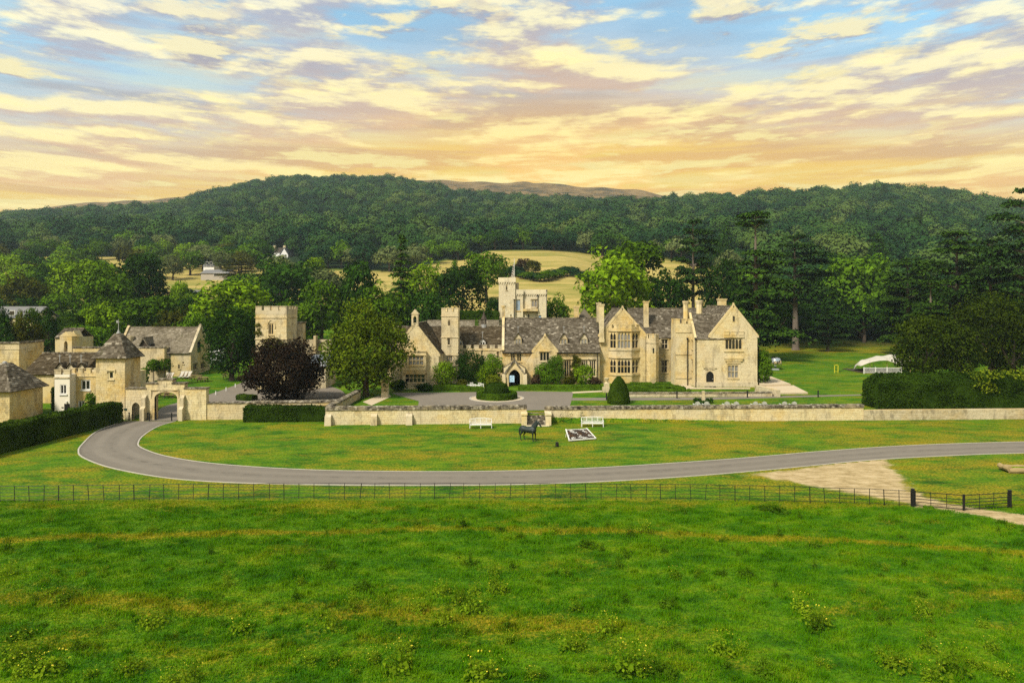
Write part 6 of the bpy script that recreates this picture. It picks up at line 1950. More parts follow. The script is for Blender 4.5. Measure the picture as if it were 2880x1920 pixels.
# hedge line across the golden field right of the rear tower
for i in range(26):
    px_ = 1395 + i * 10.5
    D_ = 262 + 10 * math.sin(i * .4)
    x = PX(px_, D_)
    h = WR.uniform(2.5, 4.5)
    topy = HPY - (hz(x, D_) + h - CAM_H) * FPX / D_
    T('scrubby bush in the hedge across the golden field, %s from the left' % ordw(i + 1), 'far', px_, topy, WR.uniform(4.5, 7) * FPX / D_, D_, WR.choice(['leaf_dark', 'leaf_wood', 'leaf_mid']), 'bushes in the hedge line across the golden field', name='hedge_bush', cat='bush')
for px_, D_, h in ((1860, 1400, 14),):
    x = PX(1893, 845); 
    T('lone windswept tree on the skyline left of the right-hand wooded hill', 'far', 1893, 537, 30, 845, 'leaf_dark')

# ---- hillside wood: one mass of trees
def build_wood():
    rng = np.random.default_rng(77)
    pts = []
    D_ = 238.0
    while D_ < DB - 120:
        step = 11.4 if D_ < 900 else 12.5
        for px_ in np.arange(-140, 3020, step * FPX / D_):
            pts.append((px_ + rng.uniform(-.45, .45) * step * FPX / D_, D_ + rng.uniform(-3, 3)))
        D_ += step * 1.02
    A = np.array(pts)
    D_ = A[:, 1]
    px_ = A[:, 0]
    x = (px_ - CPX) / FPX * D_
    z = terrain(x, D_)
    # woods stop below the bare summit; open patches on the far-left ridge
    top = np.where(px_ < 620, DL - 40 - 0.0 * px_, DL + 25)
    keep = (D_ < top) & (D_ > wood_edge(px_) + 6)
    keep &= (px_ > 1200) | (D_ > 430) | (rng.uniform(0, 1, len(D_)) < np.where(px_ < 700, .5, .85))
    keep &= ~((px_ > 725) & (px_ < 830) & (D_ < 425))
    keep &= ~((px_ > 1190) & (px_ < 1860) & (D_ > DL - 10))
    # drop trees hidden behind the nearer ridge
    zr = CAM_H + (HPY - tab(SKY_R, px_)) / FPX * DR
    hid = (D_ > DR + 40) & (z + 16 < CAM_H + (zr - CAM_H) * D_ / DR) & (px_ > 1300)
    keep &= ~hid
    x, y, z = x[keep], D_[keep], z[keep]
    n = len(x)
    sc_ = .70 + 1.15 * rng.uniform(0, 1, n) ** 2.0
    me = bpy.data.meshes.new('hillside_wood')
    me.vertices.add(n)
    me.vertices.foreach_set('co', np.stack([x, y, z - .3], -1).astype(np.float32).ravel())
    for nm, ty, v in (('sc', 'FLOAT', sc_), ('tint', 'FLOAT', rng.uniform(0, 1, n)), ('rot', 'FLOAT', rng.uniform(0, 6.28, n)), ('kind', 'INT', np.where(rng.uniform(0, 1, n) < .03, 5, rng.integers(0, 5, n)))):
        at = me.attributes.new(nm, ty, 'POINT')
        at.data.foreach_set('value', v.astype(np.float32 if ty == 'FLOAT' else np.int32))
    me.update()
    o = link('hillside_wood', me)
    o['kind'] = 'stuff'
    o['label'] = 'dense dark green wood covering the hills behind the house'
    o['category'] = 'woodland'
    ng = bpy.data.node_groups.new('wood', 'GeometryNodeTree')
    ng.interface.new_socket('Geometry', in_out='INPUT', socket_type='NodeSocketGeometry')
    ng.interface.new_socket('Geometry', in_out='OUTPUT', socket_type='NodeSocketGeometry')
    t = NT(ng)
    gi = t.n('NodeGroupInput')
    src = {}
    for ob in bpy.data.objects:
        if ob.name.startswith('crown') and ob.data in FAR and ob.data.name not in src: src[ob.data.name] = ob
        if ob.name.startswith('crown') and ob.data is CON[0] and 'con' not in src: src['con'] = ob
    prot = [src[m.name] for m in FAR] + [src['con']]
    kind = t.n('GeometryNodeInputNamedAttribute', {'Name': 'kind'}, data_type='INT').outputs[0]
    scl = t.n('GeometryNodeInputNamedAttribute', {'Name': 'sc'}, data_type='FLOAT').outputs[0]
    rot = t.n('GeometryNodeInputNamedAttribute', {'Name': 'rot'}, data_type='FLOAT').outputs[0]
    rv = t.n('ShaderNodeCombineXYZ', {2: rot}).outputs[0]
    jn = t.n('GeometryNodeJoinGeometry')
    for k, ob in enumerate(prot):
        oi = t.n('GeometryNodeObjectInfo', {'Object': ob}, transform_space='ORIGINAL')
        smn = t.n('GeometryNodeSetMaterial', {'Geometry': oi.outputs['Geometry'], 'Material': MATS['leaf_wood'] if k < 5 else MATS['leaf_dark']})
        sel = t.n('FunctionNodeCompare', {2: kind, 3: k}, data_type='INT', operation='EQUAL').outputs[0]
        ip = t.n('GeometryNodeInstanceOnPoints', {'Points': gi.outputs[0], 'Selection': sel, 'Instance': smn.outputs[0], 'Scale': scl, 'Rotation': rv})
        t.t.links.new(ip.outputs[0], jn.inputs[0])
    go = t.n('NodeGroupOutput')
    t.t.links.new(jn.outputs[0], go.inputs[0])
    md = o.modifiers.new('wood', 'NODES')
    md.node_group = ng
    print('wood trees', n)
build_wood()

# ================================================================== HEDGES AND GARDEN PLANTS
def scatter(V, F, dens, rng):
    V = np.array(V, dtype=float)
    tri = []
    for f in F:
        for i in range(1, len(f) - 1): tri.append((f[0], f[i], f[i + 1]))
    tri = np.array(tri)
    a, b, c = V[tri[:, 0]], V[tri[:, 1]], V[tri[:, 2]]
    cr = np.cross(b - a, c - a)
    ar = np.linalg.norm(cr, axis=1) / 2
    n = int(ar.sum() * dens)
    k = rng.choice(len(tri), n, p=ar / ar.sum())
    u, v = rng.uniform(0, 1, n), rng.uniform(0, 1, n)
    m = u + v > 1
    u[m], v[m] = 1 - u[m], 1 - v[m]
    P = a[k] + (b[k] - a[k]) * u[:, None] + (c[k] - a[k]) * v[:, None]
    N = cr[k] / (2 * ar[k][:, None])
    return P, N
def leafy(name, label, cat, mb, mat, leaf=.16, dens=60, bump=.12, seed=0, group=None, parent=None, freq=.8, jit=.5, core_=True):
    """clipped plant: a leaf-covered body; mb holds the body's closed surface"""
    rng = np.random.default_rng(seed + 900)
    P, N = scatter(mb.v, mb.f, dens, rng)
    cen = np.array(mb.v).mean(0)
    flip = np.einsum('ij,ij->i', N, P - cen) < 0
    nz = np.array([mnoise.noise((p[0] * freq, p[1] * freq, p[2] * freq + seed)) for p in P])
    P = P + N * (nz * bump + rng.normal(0, bump * .35, len(P)))[:, None]
    V, F = leaf_quads(P, N, leaf, rng, jit)
    base = Vector((cen[0], cen[1], min(p[2] for p in mb.v)))
    # body core, slightly shrunk, in the same mesh
    core_v = (np.array(mb.v) - cen) * .985 + cen
    me = bpy.data.meshes.new(name)
    allv = np.concatenate([V, core_v]) - np.array(base)
    faces = [tuple(r) for r in F] + ([tuple(i + len(V) for i in f) for f in mb.f] if core_ else [])
    me.from_pydata(allv.tolist(), [], faces)
    me.materials.append(MATS[mat])
    o = link(name, me, None, parent, base)
    return tag(o, label, cat, group)
def hedge_body(a, b, w, h0, h1, z0, ch=.15, z1=None):
    """hedge running from a to b; chamfered top; base z0 at a and z1 at b"""
    z1 = z0 if z1 is None else z1
    a, b = Vector((a[0], a[1], 0)), Vector((b[0], b[1], 0))
    U = (b - a).normalized()
    n = Vector((U.y, -U.x, 0)) * (w / 2)
    mb = MB()
    rings = []
    for p, h, z, s in ((a, h0, z0, 1), (b, h1, z1, -1)):
        q = p + U * ch * s
        rings.append([p - n + Vector((0, 0, z)), p - n + Vector((0, 0, z + h - ch)), q - n * (1 - ch / w * 2) + Vector((0, 0, z + h)), q + n * (1 - ch / w * 2) + Vector((0, 0, z + h)), p + n + Vector((0, 0, z + h - ch)), p + n + Vector((0, 0, z))])
    v = rings[0] + rings[1]
    mb.add(v, [(0, 1, 7, 6), (1, 2, 8, 7), (2, 3, 9, 8), (3, 4, 10, 9), (4, 5, 11, 10), (5, 4, 3, 2, 1, 0), (6, 7, 8, 9, 10, 11)])
    # make outward normals consistent
    c = sum((Vector(p) for p in mb.v), Vector()) / len(mb.v)
    ff = []
    for f in mb.f:
        p = [Vector(mb.v[i]) for i in f]
        nn = (p[1] - p[0]).cross(p[2] - p[0])
        m = sum(p, Vector()) / len(p)
        ff.append(tuple(reversed(f)) if nn.dot(m - c) < 0 else f)
    mb.f = ff
    return mb
def lathe(prof, cx, cy, n=20):
    mb = MB()
    v, f = [], []
    for r, z in prof:
        for k in range(n): v.append((cx + r * math.cos(6.2832 * k / n), cy + r * math.sin(6.2832 * k / n), z))
    for i in range(len(prof) - 1):
        for k in range(n): f.append((i * n + k, i * n + (k + 1) % n, (i + 1) * n + (k + 1) % n, (i + 1) * n + k))
    mb.add(v, f)
    return mb
leafy('hedge', 'long dark clipped hedge receding along the left lawn to the gatehouse', 'hedge', hedge_body((-47.3, 57), (-45.4, 78.2), 1.7, 2.55, 2.3, 0), 'leaf_hedge', .15, 110, .14, 1)
leafy('hedge', 'low dark clipped hedge in front of the wall beside the drive', 'hedge', hedge_body((PX(690, 78.6), 78.6), (-20.95, 79.0), 1.3, 1.85, 1.65, 0), 'leaf_hedge_dark', .13, 120, .12, 2)
leafy('hedge', 'massive tall clipped yew hedge at the right behind the field wall', 'hedge', hedge_body((43.6, 83.0), (74, 83.6), 3.6, 4.0, 4.2, 1.0, 1.0), 'leaf_hedge_dark', .15, 110, .18, 3, freq=.45)
leafy('climbing_plant', 'lime green creeper spreading over the top of the massive clipped hedge', 'climber', hedge_body((55, 82.2), (73, 82.9), 3.3, .5, .5, 4.65, .2), 'leaf_lime', .15, 22, .7, 4, core_=False, freq=.6)
leafy('climbing_plant', 'lime green creeper trailing down the face of the massive clipped hedge', 'climber', hedge_body((55.3, 81.2), (57.6, 81.2), .5, 1.8, 1.2, 3.0, .2), 'leaf_lime', .14, 22, .8, 5, core_=False)
c0 = (PX(1740, 86), 86.0)
leafy('topiary_cone', 'tall smooth clipped yew cone at the corner of the maze garden', 'topiary', lathe([(1.40, 1.0), (1.42, 1.5), (1.25, 2.4), (.92, 3.4), (.5, 4.1), (.18, 4.42), (.02, 4.5)], *c0), 'leaf_hedge', .09, 260, .04, 6)
cr = (PX(1397, 90.6), 90.6)
leafy('round_hedge', 'low ring of clipped box hedge on the turning circle', 'hedge', lathe([(1.95, 1.0), (1.95, 1.75), (2.1, 1.85), (2.55, 1.85), (2.7, 1.75), (2.72, 1.0)], *cr, 32), 'leaf_box', .09, 220, .05, 7)
leafy('clipped_dome', 'dark clipped drum-shaped bush inside the round hedge', 'topiary', lathe([(1.5, 1.0), (1.58, 1.6), (1.55, 2.4), (1.3, 2.85), (.8, 3.02), (.02, 3.05)], *cr, 24), 'leaf_hedge_dark', .09, 220, .06, 8)
ring = catmull([(cr[0] + 3.45 * math.cos(a), cr[1] + 3.45 * math.sin(a)) for a in np.linspace(0, 6.2832, 25)], 60)
kerb_line('circle_kerb', ring, .22, .06, 'kerb_white', 1.0, lambda x, y: 1.0)
poly_sheet('circle_gravel', [(cr[0] + 3.44 * math.cos(a), cr[1] + 3.44 * math.sin(a), 1.0) for a in np.linspace(0, 6.2832, 40)[:-1]], 'gravel_pale', .028)
leafy('hedge', 'low box hedge edging the flower bed in front of the great hall', 'hedge', hedge_body((PX(1458, 99.5), 99.5), (PX(1690, 99.5), 99.5), .8, .75, .75, 1.0, .08), 'leaf_box', .1, 150, .05, 9)
leafy('hedge', 'low box hedge in front of the round bush by the chapel gable', 'hedge', hedge_body((PX(1218, 98.6), 98.6), (PX(1312, 98.6), 98.6), .8, .8, .8, 1.0, .08), 'leaf_box', .1, 150, .05, 10)
leafy('hedge', 'short low box hedge in front of the white garden furniture', 'hedge', hedge_body((PX(1294, 97.6), 97.6), (PX(1360, 97.6), 97.6), .7, .7, .7, 1.0, .08), 'leaf_box', .1, 150, .05, 11)
# box maze: concentric runs of hedge
mz = empty('box_maze', (PX(1845, 95), 95.5, 1.0), 'knot garden of bright green clipped box hedges below the bay window', 'maze hedge')
def mrun(px0, d0, px1, d1, k): 
    leafy('hedge_run', None, None, hedge_body((PX(px0, 95.5), d0), (PX(px1, 95.5), d1), .85, .95, .95, 1.0, .1), 'leaf_box', .09, 170, .04, 40 + k, parent=mz)
MZ = [(1772, 93.0, 1902, 93.0), (1906, 93.0, 1906, 96.0), (1910, 95.6, 1928, 95.6), (1772, 93.0, 1772, 97.2), (1790, 94.6, 1862, 94.6), (1862, 94.6, 1880, 96.2), (1764, 97.4, 1920, 97.4), (1800, 96.0, 1850, 96.0), (1756, 99.2, 1800, 99.2), (1812, 99.2, 1905, 99.2), (1790, 100.9, 1855, 100.9), (1866, 100.9, 1900, 100.9), (1750, 101.0, 1775, 101.0), (1922, 93.2, 1930, 93.2), (1758, 94.6, 1764, 97.0)]
for k, r in enumerate(MZ): mrun(*r, k)
# shrubs and climbers against the house
def bush(label, px, D, topy, wpx, mat, seed, name='shrub', z0=1.0, leaf=.15, cat='shrub', depth=None, nb=None, group=None):
    H = PZ(topy, D) - z0
    Wd = wpx / FPX * D
    x = PX(px, D)
    me = broadleaf_crown('foliage', seed, leaf, nb or int(26 + 5 * Wd * H), 40, Wd / 2 * .9, H * .52, H * .48, max(.32, min(Wd, H) * .17), mat, -1.0, .3)
    o = link(name, me, None, None, (x, D, z0 - .05))
    if depth: o.scale = (1, depth, 1)
    return tag(o, label, cat, group)
bush('big round bright green bush beside the chapel gable', 1249, 100.5, 1013, 72, 'leaf_bright', 801)
bush('dark climber covering the wall of the low battlemented range', 1325, 107.3, 985, 120, 'leaf_dark', 802, 'climbing_plant', depth=.4, cat='climber')
bush('green climber on the wall left of the porch', 1388, 106.0, 990, 60, 'leaf_mid', 803, 'climbing_plant', depth=.5, cat='climber')
bush('bright green shrub in front of the climbers left of the porch', 1370, 104.0, 1017, 62, 'leaf_bright', 804)
bush('rounded yellow-green shrub left of the porch', 1388, 100.8, 1051, 60, 'leaf_lime', 805)
bush('dark ivy climbing the cross gable right of the porch', 1560, 104.8, 990, 52, 'leaf_mid', 806, 'climbing_plant', depth=.35, cat='climber')
bush('broad ivy mass below the cross gable windows', 1533, 104.6, 1017, 64, 'leaf_mid', 807, 'climbing_plant', depth=.4, cat='climber')
bush('thin climber between the tall hall windows', 1620, 106.5, 988, 30, 'leaf_olive', 808, 'climbing_plant', depth=.4, cat='climber')
bush('bright leafy shrub in front of the tall hall windows', 1644, 103.6, 1021, 62, 'leaf_bright', 809)
bush('dark purple-brown shrub by the cross gable', 1508, 102.6, 1051, 24, 'leaf_brown', 810)
bush('brownish shrub at the right end of the hall bed', 1672, 102.5, 1057, 32, 'leaf_brown', 811)
bush('dull green shrub at the foot of the tall hall windows', 1600, 102.5, 1055, 36, 'leaf_olive', 812)
bush('small flowering shrub by the white furniture', 1300, 99.6, 1066, 30, 'leaf_olive', 813)
bush('dark shrubs at the foot of the chapel gable', 1120, 98.5, 1065, 60, 'leaf_dark', 814)
bush('low flowering shrub in front of the chapel gable bay', 1195, 98.6, 1078, 56, 'leaf_dark', 815)
bush('tall dark evergreen bush against the right corner of the house', 2145, 104.5, 970, 52, 'leaf_mid', 816)
bush('leafy shrub left of the clipped bay trees', 405, 102, 1025, 28, 'leaf_mid', 819, z0=.9)
for k_, (px_, D_, r_, lb) in enumerate(((432, 103, .95, 'clipped standard bay tree by the barn, left of the pair'), (463, 104, 1.0, 'clipped standard bay tree by the barn chimney, right of the pair'))):
    o = empty('bay_tree', (PX(px_, D_), D_, .9), lb, 'tree')
    MB().tube([(PX(px_, D_), D_, .7), (PX(px_, D_), D_, 4.0)], [.06, .05], 6).build('trunk', 'bark', o)
    put('crown', broadleaf_crown('crown', 817 + k_, .13, 40, 50, r_, r_, 3.3, .35, 'leaf_mid', -1.0, .1), None, o, 1, 1, 0)
leafy('hedge', 'short dark clipped hedge below the clipped bay trees', 'hedge', hedge_body((PX(434, 101), 101), (PX(496, 102.5), 102.5), 1.2, 1.3, 1.3, .8, .1), 'leaf_hedge', .12, 90, .08, 12)
leafy('hedge', 'low round-ended hedge under the copper beech', 'hedge', hedge_body((PX(676, 93), 92.5), (PX(720, 92), 91.6), 1.2, .8, .8, .5, .1), 'leaf_hedge', .12, 90, .08, 13)
leafy('hedge', 'clipped hedge beside the corner lodge wall', 'hedge', hedge_body((PX(130, 83.5), 84.5), (PX(154, 84), 85), .9, 3.2, 3.2, .0, .1), 'leaf_hedge', .14, 60, .1, 14)
bush('small leaning conifer in front of the crenellated lodge', 253, 82.5, 1100, 36, 'leaf_mid', 820, z0=0, name='young_conifer')
bush('dark bush beside the crenellated lodge door', 205, 82.6, 1146, 22, 'leaf_dark', 821, z0=0)
bush('creeper over the lower wall of the square tower', 770, 99.7, 950, 92, 'leaf_olive', 822, 'climbing_plant', z0=5.6, depth=.2, cat='climber')
bush('thin creeper patch at the left edge of the square tower', 725, 99.8, 905, 16, 'leaf_olive', 823, 'climbing_plant', z0=8.6, depth=.3, cat='climber', nb=10)
leafy('hedge', 'dark hedge line behind the small house roof', 'hedge', hedge_body((PX(170, 128), 128), (PX(228, 128), 128), 2, 10.2, 10.2, 1.0, .3), 'leaf_hedge_dark', .25, 20, .3, 15)
leafy('hedge', 'dark hedge behind the low battlemented range', 'hedge', hedge_body((PX(1230, 136), 136), (PX(1404, 136), 136), 2, 2.4, 2.4, PZ(905, 136) - .2, .3), 'leaf_hedge_dark', .25, 20, .3, 16)
for i, (px_, y0_, y1_) in enumerate(((1578, 1155, 1183), (1603, 1157, 1182), (1634, 1157, 1183))):
    x = PX(px_, 77.7)
    leafy('wall_creeper', ['leftmost', 'middle', 'rightmost'][i] + ' of three dark creeper stems on the terrace wall by the right bench', 'climber', hedge_body((x - .25, wall_y(x) - .10), (x + .25, wall_y(x) - .10), .08, .9, 1.2, .15, .03), 'leaf_dark', .06, 45, .12, 20 + i, core_=False)

# ================================================================== ROUGH GRASS AND WEEDS
def build_blades():
    rng = np.random.default_rng(3)
    n = 430000
    y = np.sqrt(rng.uniform(23.2 ** 2, 46.9 ** 2, n))
    x = rng.uniform(-.80, .80, n) * y
    bad = inside(x, y, TRACK)
    x, y = x[~bad], y[~bad]
    n = len(x)
    cl = np.sin(x * 2.1 + np.sin(y * 1.7) * 1.5) * np.sin(y * 2.6 + np.sin(x * 1.3) * 1.4)
    # clumps: tussocks of taller grass
    k = 900
    tc = np.stack([rng.uniform(-.78, .78, k), np.sqrt(rng.uniform(23.5 ** 2, 45.5 ** 2, k))], -1)
    tc[:, 0] *= tc[:, 1]
    own = rng.integers(0, k, 90000)
    rt = np.abs(rng.normal(0, .16, 90000)) * rng.uniform(.6, 1.8, k)[own]
    at_ = rng.uniform(0, 6.283, 90000)
    tx, ty = tc[own, 0] + np.cos(at_) * rt * 1.3, tc[own, 1] + np.sin(at_) * rt
    bad = inside(tx, ty, TRACK) | (ty > 46.5)
    tx, ty = tx[~bad], ty[~bad]
    th_ = rng.uniform(.10, .26, len(tx))
    h = rng.uniform(.04, .13, n) * (1 + .5 * cl) * np.where(y > 44.5, .8, 1)
    x, y, h = np.concatenate([x, tx]), np.concatenate([y, ty]), np.concatenate([h, th_])
    n = len(x)
    a = rng.uniform(0, 6.283, n)
    w = rng.uniform(.012, .030, n)
    z = terrain(x, y)
    lean = rng.uniform(0, .8, n) * h
    b = rng.uniform(0, 6.283, n)
    dx, dy = np.cos(a) * w, np.sin(a) * w
    V = np.stack([np.stack([x - dx, y - dy, z - .01], -1), np.stack([x + dx, y + dy, z - .01], -1), np.stack([x + np.cos(b) * lean, y + np.sin(b) * lean, z + h], -1)], 1).reshape(-1, 3)
    me = mesh_np('field_grass', V, np.arange(3 * n).reshape(n, 3), 'grass_blades')
    at = me.attributes.new('dry', 'FLOAT', 'POINT')
    at.data.foreach_set('value', np.repeat(dryness(x, y), 3).astype(np.float32))
    o = link('field_grass', me)
    o['kind'] = 'stuff'
    o['label'] = 'rough green and yellow grass of the foreground field'
    o['category'] = 'grass'
build_blades()
def weed_mesh(seed, n, leaf, mat, h=.6, w=.5):
    rng = np.random.default_rng(seed)
    d = rdirs(n, rng)
    d[:, 2] = np.abs(d[:, 2])
    r = rng.uniform(.25, 1, n) ** .6
    P = d * r[:, None] * np.array([w, w, h])
    N = d * .6 + np.array([0, 0, .6])
    V, F = leaf_quads(P, N, leaf, rng, .6)
    # upright stems as slim quads
    st, sf = [], []
    for k in range(14):
        a = rng.uniform(0, 6.28); q = rng.uniform(.1, .75) * w
        x0, y0 = math.cos(a) * q * .35, math.sin(a) * q * .35
        x1, y1, z1 = math.cos(a) * q, math.sin(a) * q, h * rng.uniform(.8, 1.25)
        b = len(V) + len(st)
        st += [(x0 - .012, y0, 0), (x0 + .012, y0, 0), (x1 + .006, y1, z1), (x1 - .006, y1, z1)]
        sf.append((b, b + 1, b + 2, b + 3))
        for _ in range(5):
            c = np.array((x1, y1, z1)) + rng.normal(0, .05, 3)
            vv, _f = leaf_quads(c[None], np.array([[0, -.5, 1.0]]), .045, rng)
            b = len(V) + len(st)
            st += [tuple(q_) for q_ in vv]
            sf.append((b, b + 1, b + 2, b + 3))
    return mesh_np('weed_leaves', np.concatenate([V, np.array(st)]), np.concatenate([F, np.array(sf)]), mat)
def flower_mesh(seed, h=.6, w=.5):
    rng = np.random.default_rng(seed)
    P = rdirs(16, rng) * np.array([w * .9, w * .9, .1]) + np.array([0, 0, h * 1.05])
    V, F = leaf_quads(P, np.tile([0, -.4, 1.0], (16, 1)), .032, rng)
    return mesh_np('weed_flowers', V, F, 'flower_yellow')
WEED = [weed_mesh(31, 150, .075, 'weed_leaf'), weed_mesh(32, 190, .085, 'weed_leaf', .45, .6), weed_mesh(33, 170, .09, 'weed_dark', .32, .6), weed_mesh(34, 120, .065, 'weed_dark', .55, .35)]
WFL = [flower_mesh(41), flower_mesh(42, .45, .6)]
def weed(x, y, s, k, label, group=None):
    o = empty('weed_plant', (x, y, hz(x, y) - .03), label, 'weed', group, TREE_RR.uniform(0, 6.28))
    a = bpy.data.objects.new('leaves', WEED[k]); COL.objects.link(a); a.parent = o; a.scale = (s, s, s)
    if k < 2:
        b = bpy.data.objects.new('flowers', WFL[k]); COL.objects.link(b); b.parent = o; b.scale = (s, s, s); b['kind'] = 'stuff'
for (px_, py_, s, k, lb) in [(1290, 1690, 1.2, 0, 'largest spreading ragwort clump in the middle of the field'), (1330, 1712, 1.4, 1, 'bushy weed just right of the largest ragwort clump'), (1245, 1665, 1.1, 0, 'weed just left of the largest ragwort clump'),
        (1405, 1660, 1.1, 1, 'bushy yellow-flowered weed right of the largest clump'), (2255, 1722, 1.2, 0, 'tall weed of the close pair in the right half of the field'), (2300, 1755, 1.3, 1, 'rounded weed of the close pair in the right half of the field'),
        (60, 1860, 1.7, 0, 'large flowering weed in the bottom left corner'), (145, 1885, 1.3, 1, 'flowering weed next to the bottom left corner clump'), (2190, 1440, 1.5, 2, 'dark leafy weed patch just below the fence on the right'), (2150, 1432, 1.2, 2, 'smaller dark weed left of the patch below the fence'),
        (1120, 1890, 1.5, 0, 'tall yellow-flowered weed at the bottom, left of centre'), (1360, 1912, 1.5, 1, 'bright weed cut by the bottom edge at the centre'), (1770, 1890, 1.6, 0, 'large flowering weed at the bottom right of centre'),
        (2030, 1840, 1.3, 0, 'flowering weed above the bottom edge, right of centre'), (2680, 1890, 1.6, 0, 'wide flowering clump near the bottom right'), (2520, 1870, 1.3, 1, 'weed left of the wide clump near the bottom right')]:
    x, y, _ = GP(px_, py_)
    weed(x, y, s * .9, k, lb)
WW = random.Random(9)
for i in range(230):
    py_ = 1430 + 490 * WW.random() ** .8
    px_ = WW.uniform(0, 2880)
    x, y, _ = GP(px_, py_)
    k = WW.choice((0, 0, 1, 2, 3)) if py_ > 1600 else WW.choice((0, 2, 3, 3))
    if inside(np.array([x]), np.array([y]), TRACK)[0]: continue
    zone_ = ('far' if py_ < 1560 else 'middle' if py_ < 1740 else 'near') + ' ' + ('left' if px_ < 960 else 'centre' if px_ < 1920 else 'right')
    weed(x, y, WW.choice((.35, .45, .55, .7, .9)) * WW.uniform(.8, 1.25), k, 'small %s in the %s of the rough field' % (('yellow-flowered upright weed', 'yellow-flowered spreading weed', 'dark flat-leaved weed', 'dark narrow weed')[k], zone_), 'small weeds in the foreground field')
# ================================================================== FENCE, FURNITURE AND SMALL THINGS
fence = empty('estate_fence', (0, 46.9, 0), 'long black iron estate rail fence across the picture below the drive', 'fence')
FP = [(-60, 1412), (0, 1411), (500, 1405), (960, 1402), (1440, 1402.5), (1920, 1405), (2250, 1413), (2566, 1424)]
def fence_pt(px):
    py = np.interp(px, [a for a, _ in FP], [b for _, b in FP])
    return GP(px, py)
FR = random.Random(4)
pp = []
px_ = -42.0
while px_ < 2560:
    pp.append(fence_pt(px_))
    px_ += 42.2 + FR.uniform(-1.5, 1.5)
pp.append(fence_pt(2562))
pm = MB().box(-.016, .016, -.016, .016, -.1, 1.10).mesh('post', 'black_iron', centre=False)[0]
for i, p in enumerate(pp):
    o = link('post', pm, None, fence, p)
    o.rotation_euler = (FR.gauss(0, .015), FR.gauss(0, .03), 0)
    o.scale = (1.35, 1.35, 1) if i % 5 == 0 else (1, 1, 1)
for z in (.14, .40, .64, .86, 1.08):
    mb = MB()
    pts = [(p[0], p[1] - .02, z + FR.gauss(0, .012)) for p in pp]
    mb.tube(pts, [.014 if z < 1 else .018] * len(pts), 4)
    mb.build('rail', 'black_iron', fence)
def post(label, p, h=1.15, w=.16, z0=0):
    o = empty('gate_post', p, label, 'post')
    mb = MB(); mb.box(p[0] - w / 2, p[0] + w / 2, p[1] - w / 2, p[1] + w / 2, p[2] - .1, p[2] + h); mb.build('shaft', 'black_iron', o)
    mb = MB(); mb.box(p[0] - w / 2 - .02, p[0] + w / 2 + .02, p[1] - w / 2 - .02, p[1] + w / 2 + .02, p[2] + h, p[2] + h + .04); mb.build('cap', 'black_iron', o)
GA, GM, GB = GP(2567, 1424), GP(2711, 1436.5), GP(2840, 1428)
post('black square gate post where the estate fence ends', GA); post('black square gate post at the right picture edge side of the field gates', GB)
def field_gate(label, a, b, h=1.08):
    o = empty('field_gate', ((a[0] + b[0]) / 2, (a[1] + b[1]) / 2, 0), label, 'gate')
    a, b = Vector((a[0], a[1], 0)), Vector((b[0], b[1], 0))
    d = (b - a).normalized()
    a, b = a + d * .14, b - d * .04
    for z in (.12, .34, .54, .74, 1.02): MB().bar(a + Vector((0, 0, z)), b + Vector((0, 0, z)), .035, .04).build('bar', 'black_iron', o)
    for t, w in ((0, .06), (.33, .025), (.66, .025), (1, .06)): 
        p = a.lerp(b, t); MB().bar(p + Vector((0, 0, .06)), p + Vector((0, 0, h)), w).build('upright', 'black_iron', o)
field_gate('left leaf of the black iron field gate across the dirt track', GA, GM)
field_gate('right leaf of the black iron field gate across the dirt track', GB, GM)
f2 = empty('estate_fence', (GB[0] + 2, GB[1], 0), 'short end of black rail fence right of the field gates', 'fence')
for z in (.2, .5, .85): MB().tube([(GB[0] + .1, GB[1], z), (GB[0] + 6, GB[1] + .6, z)], [.014, .014], 4).build('rail', 'black_iron', f2)
for k in range(1, 5): link('post', pm, None, f2, (GB[0] + k * 1.2, GB[1] + .12 * k, 0))
# log-edged trough by the track
lt = empty('log_trough', GP(2860, 1325), 'rectangular box of rough logs on the grass at the right edge', 'log trough')
lx, ly, _ = GP(2862, 1325)
for (a, b, r) in (((-1.1, -.55, .2), (1.3, -.75, .2), .22), ((-1.0, .6, .24), (1.3, .45, .24), .2), ((-1.05, -.6, .32), (-1.0, .65, .34), .2), ((1.25, -.6, .3), (1.3, .55, .3), .2)):
    n = 8
    A_, B_ = Vector(a), Vector(b)
    MB().tube([(lx + A_.lerp(B_, t / 5)[0], ly + A_.lerp(B_, t / 5)[1], A_.lerp(B_, t / 5)[2] + FR.uniform(-.03, .03)) for t in range(6)], [r * FR.uniform(.85, 1.1) for _ in range(6)], n).build('log', 'log_wood', lt)
leafy('grass_fill', None, None, hedge_body((lx - .9, ly), (lx + 1.1, ly), .95, .3, .3, 0, .05), 'weed_leaf', .06, 90, .06, 60, parent=lt)

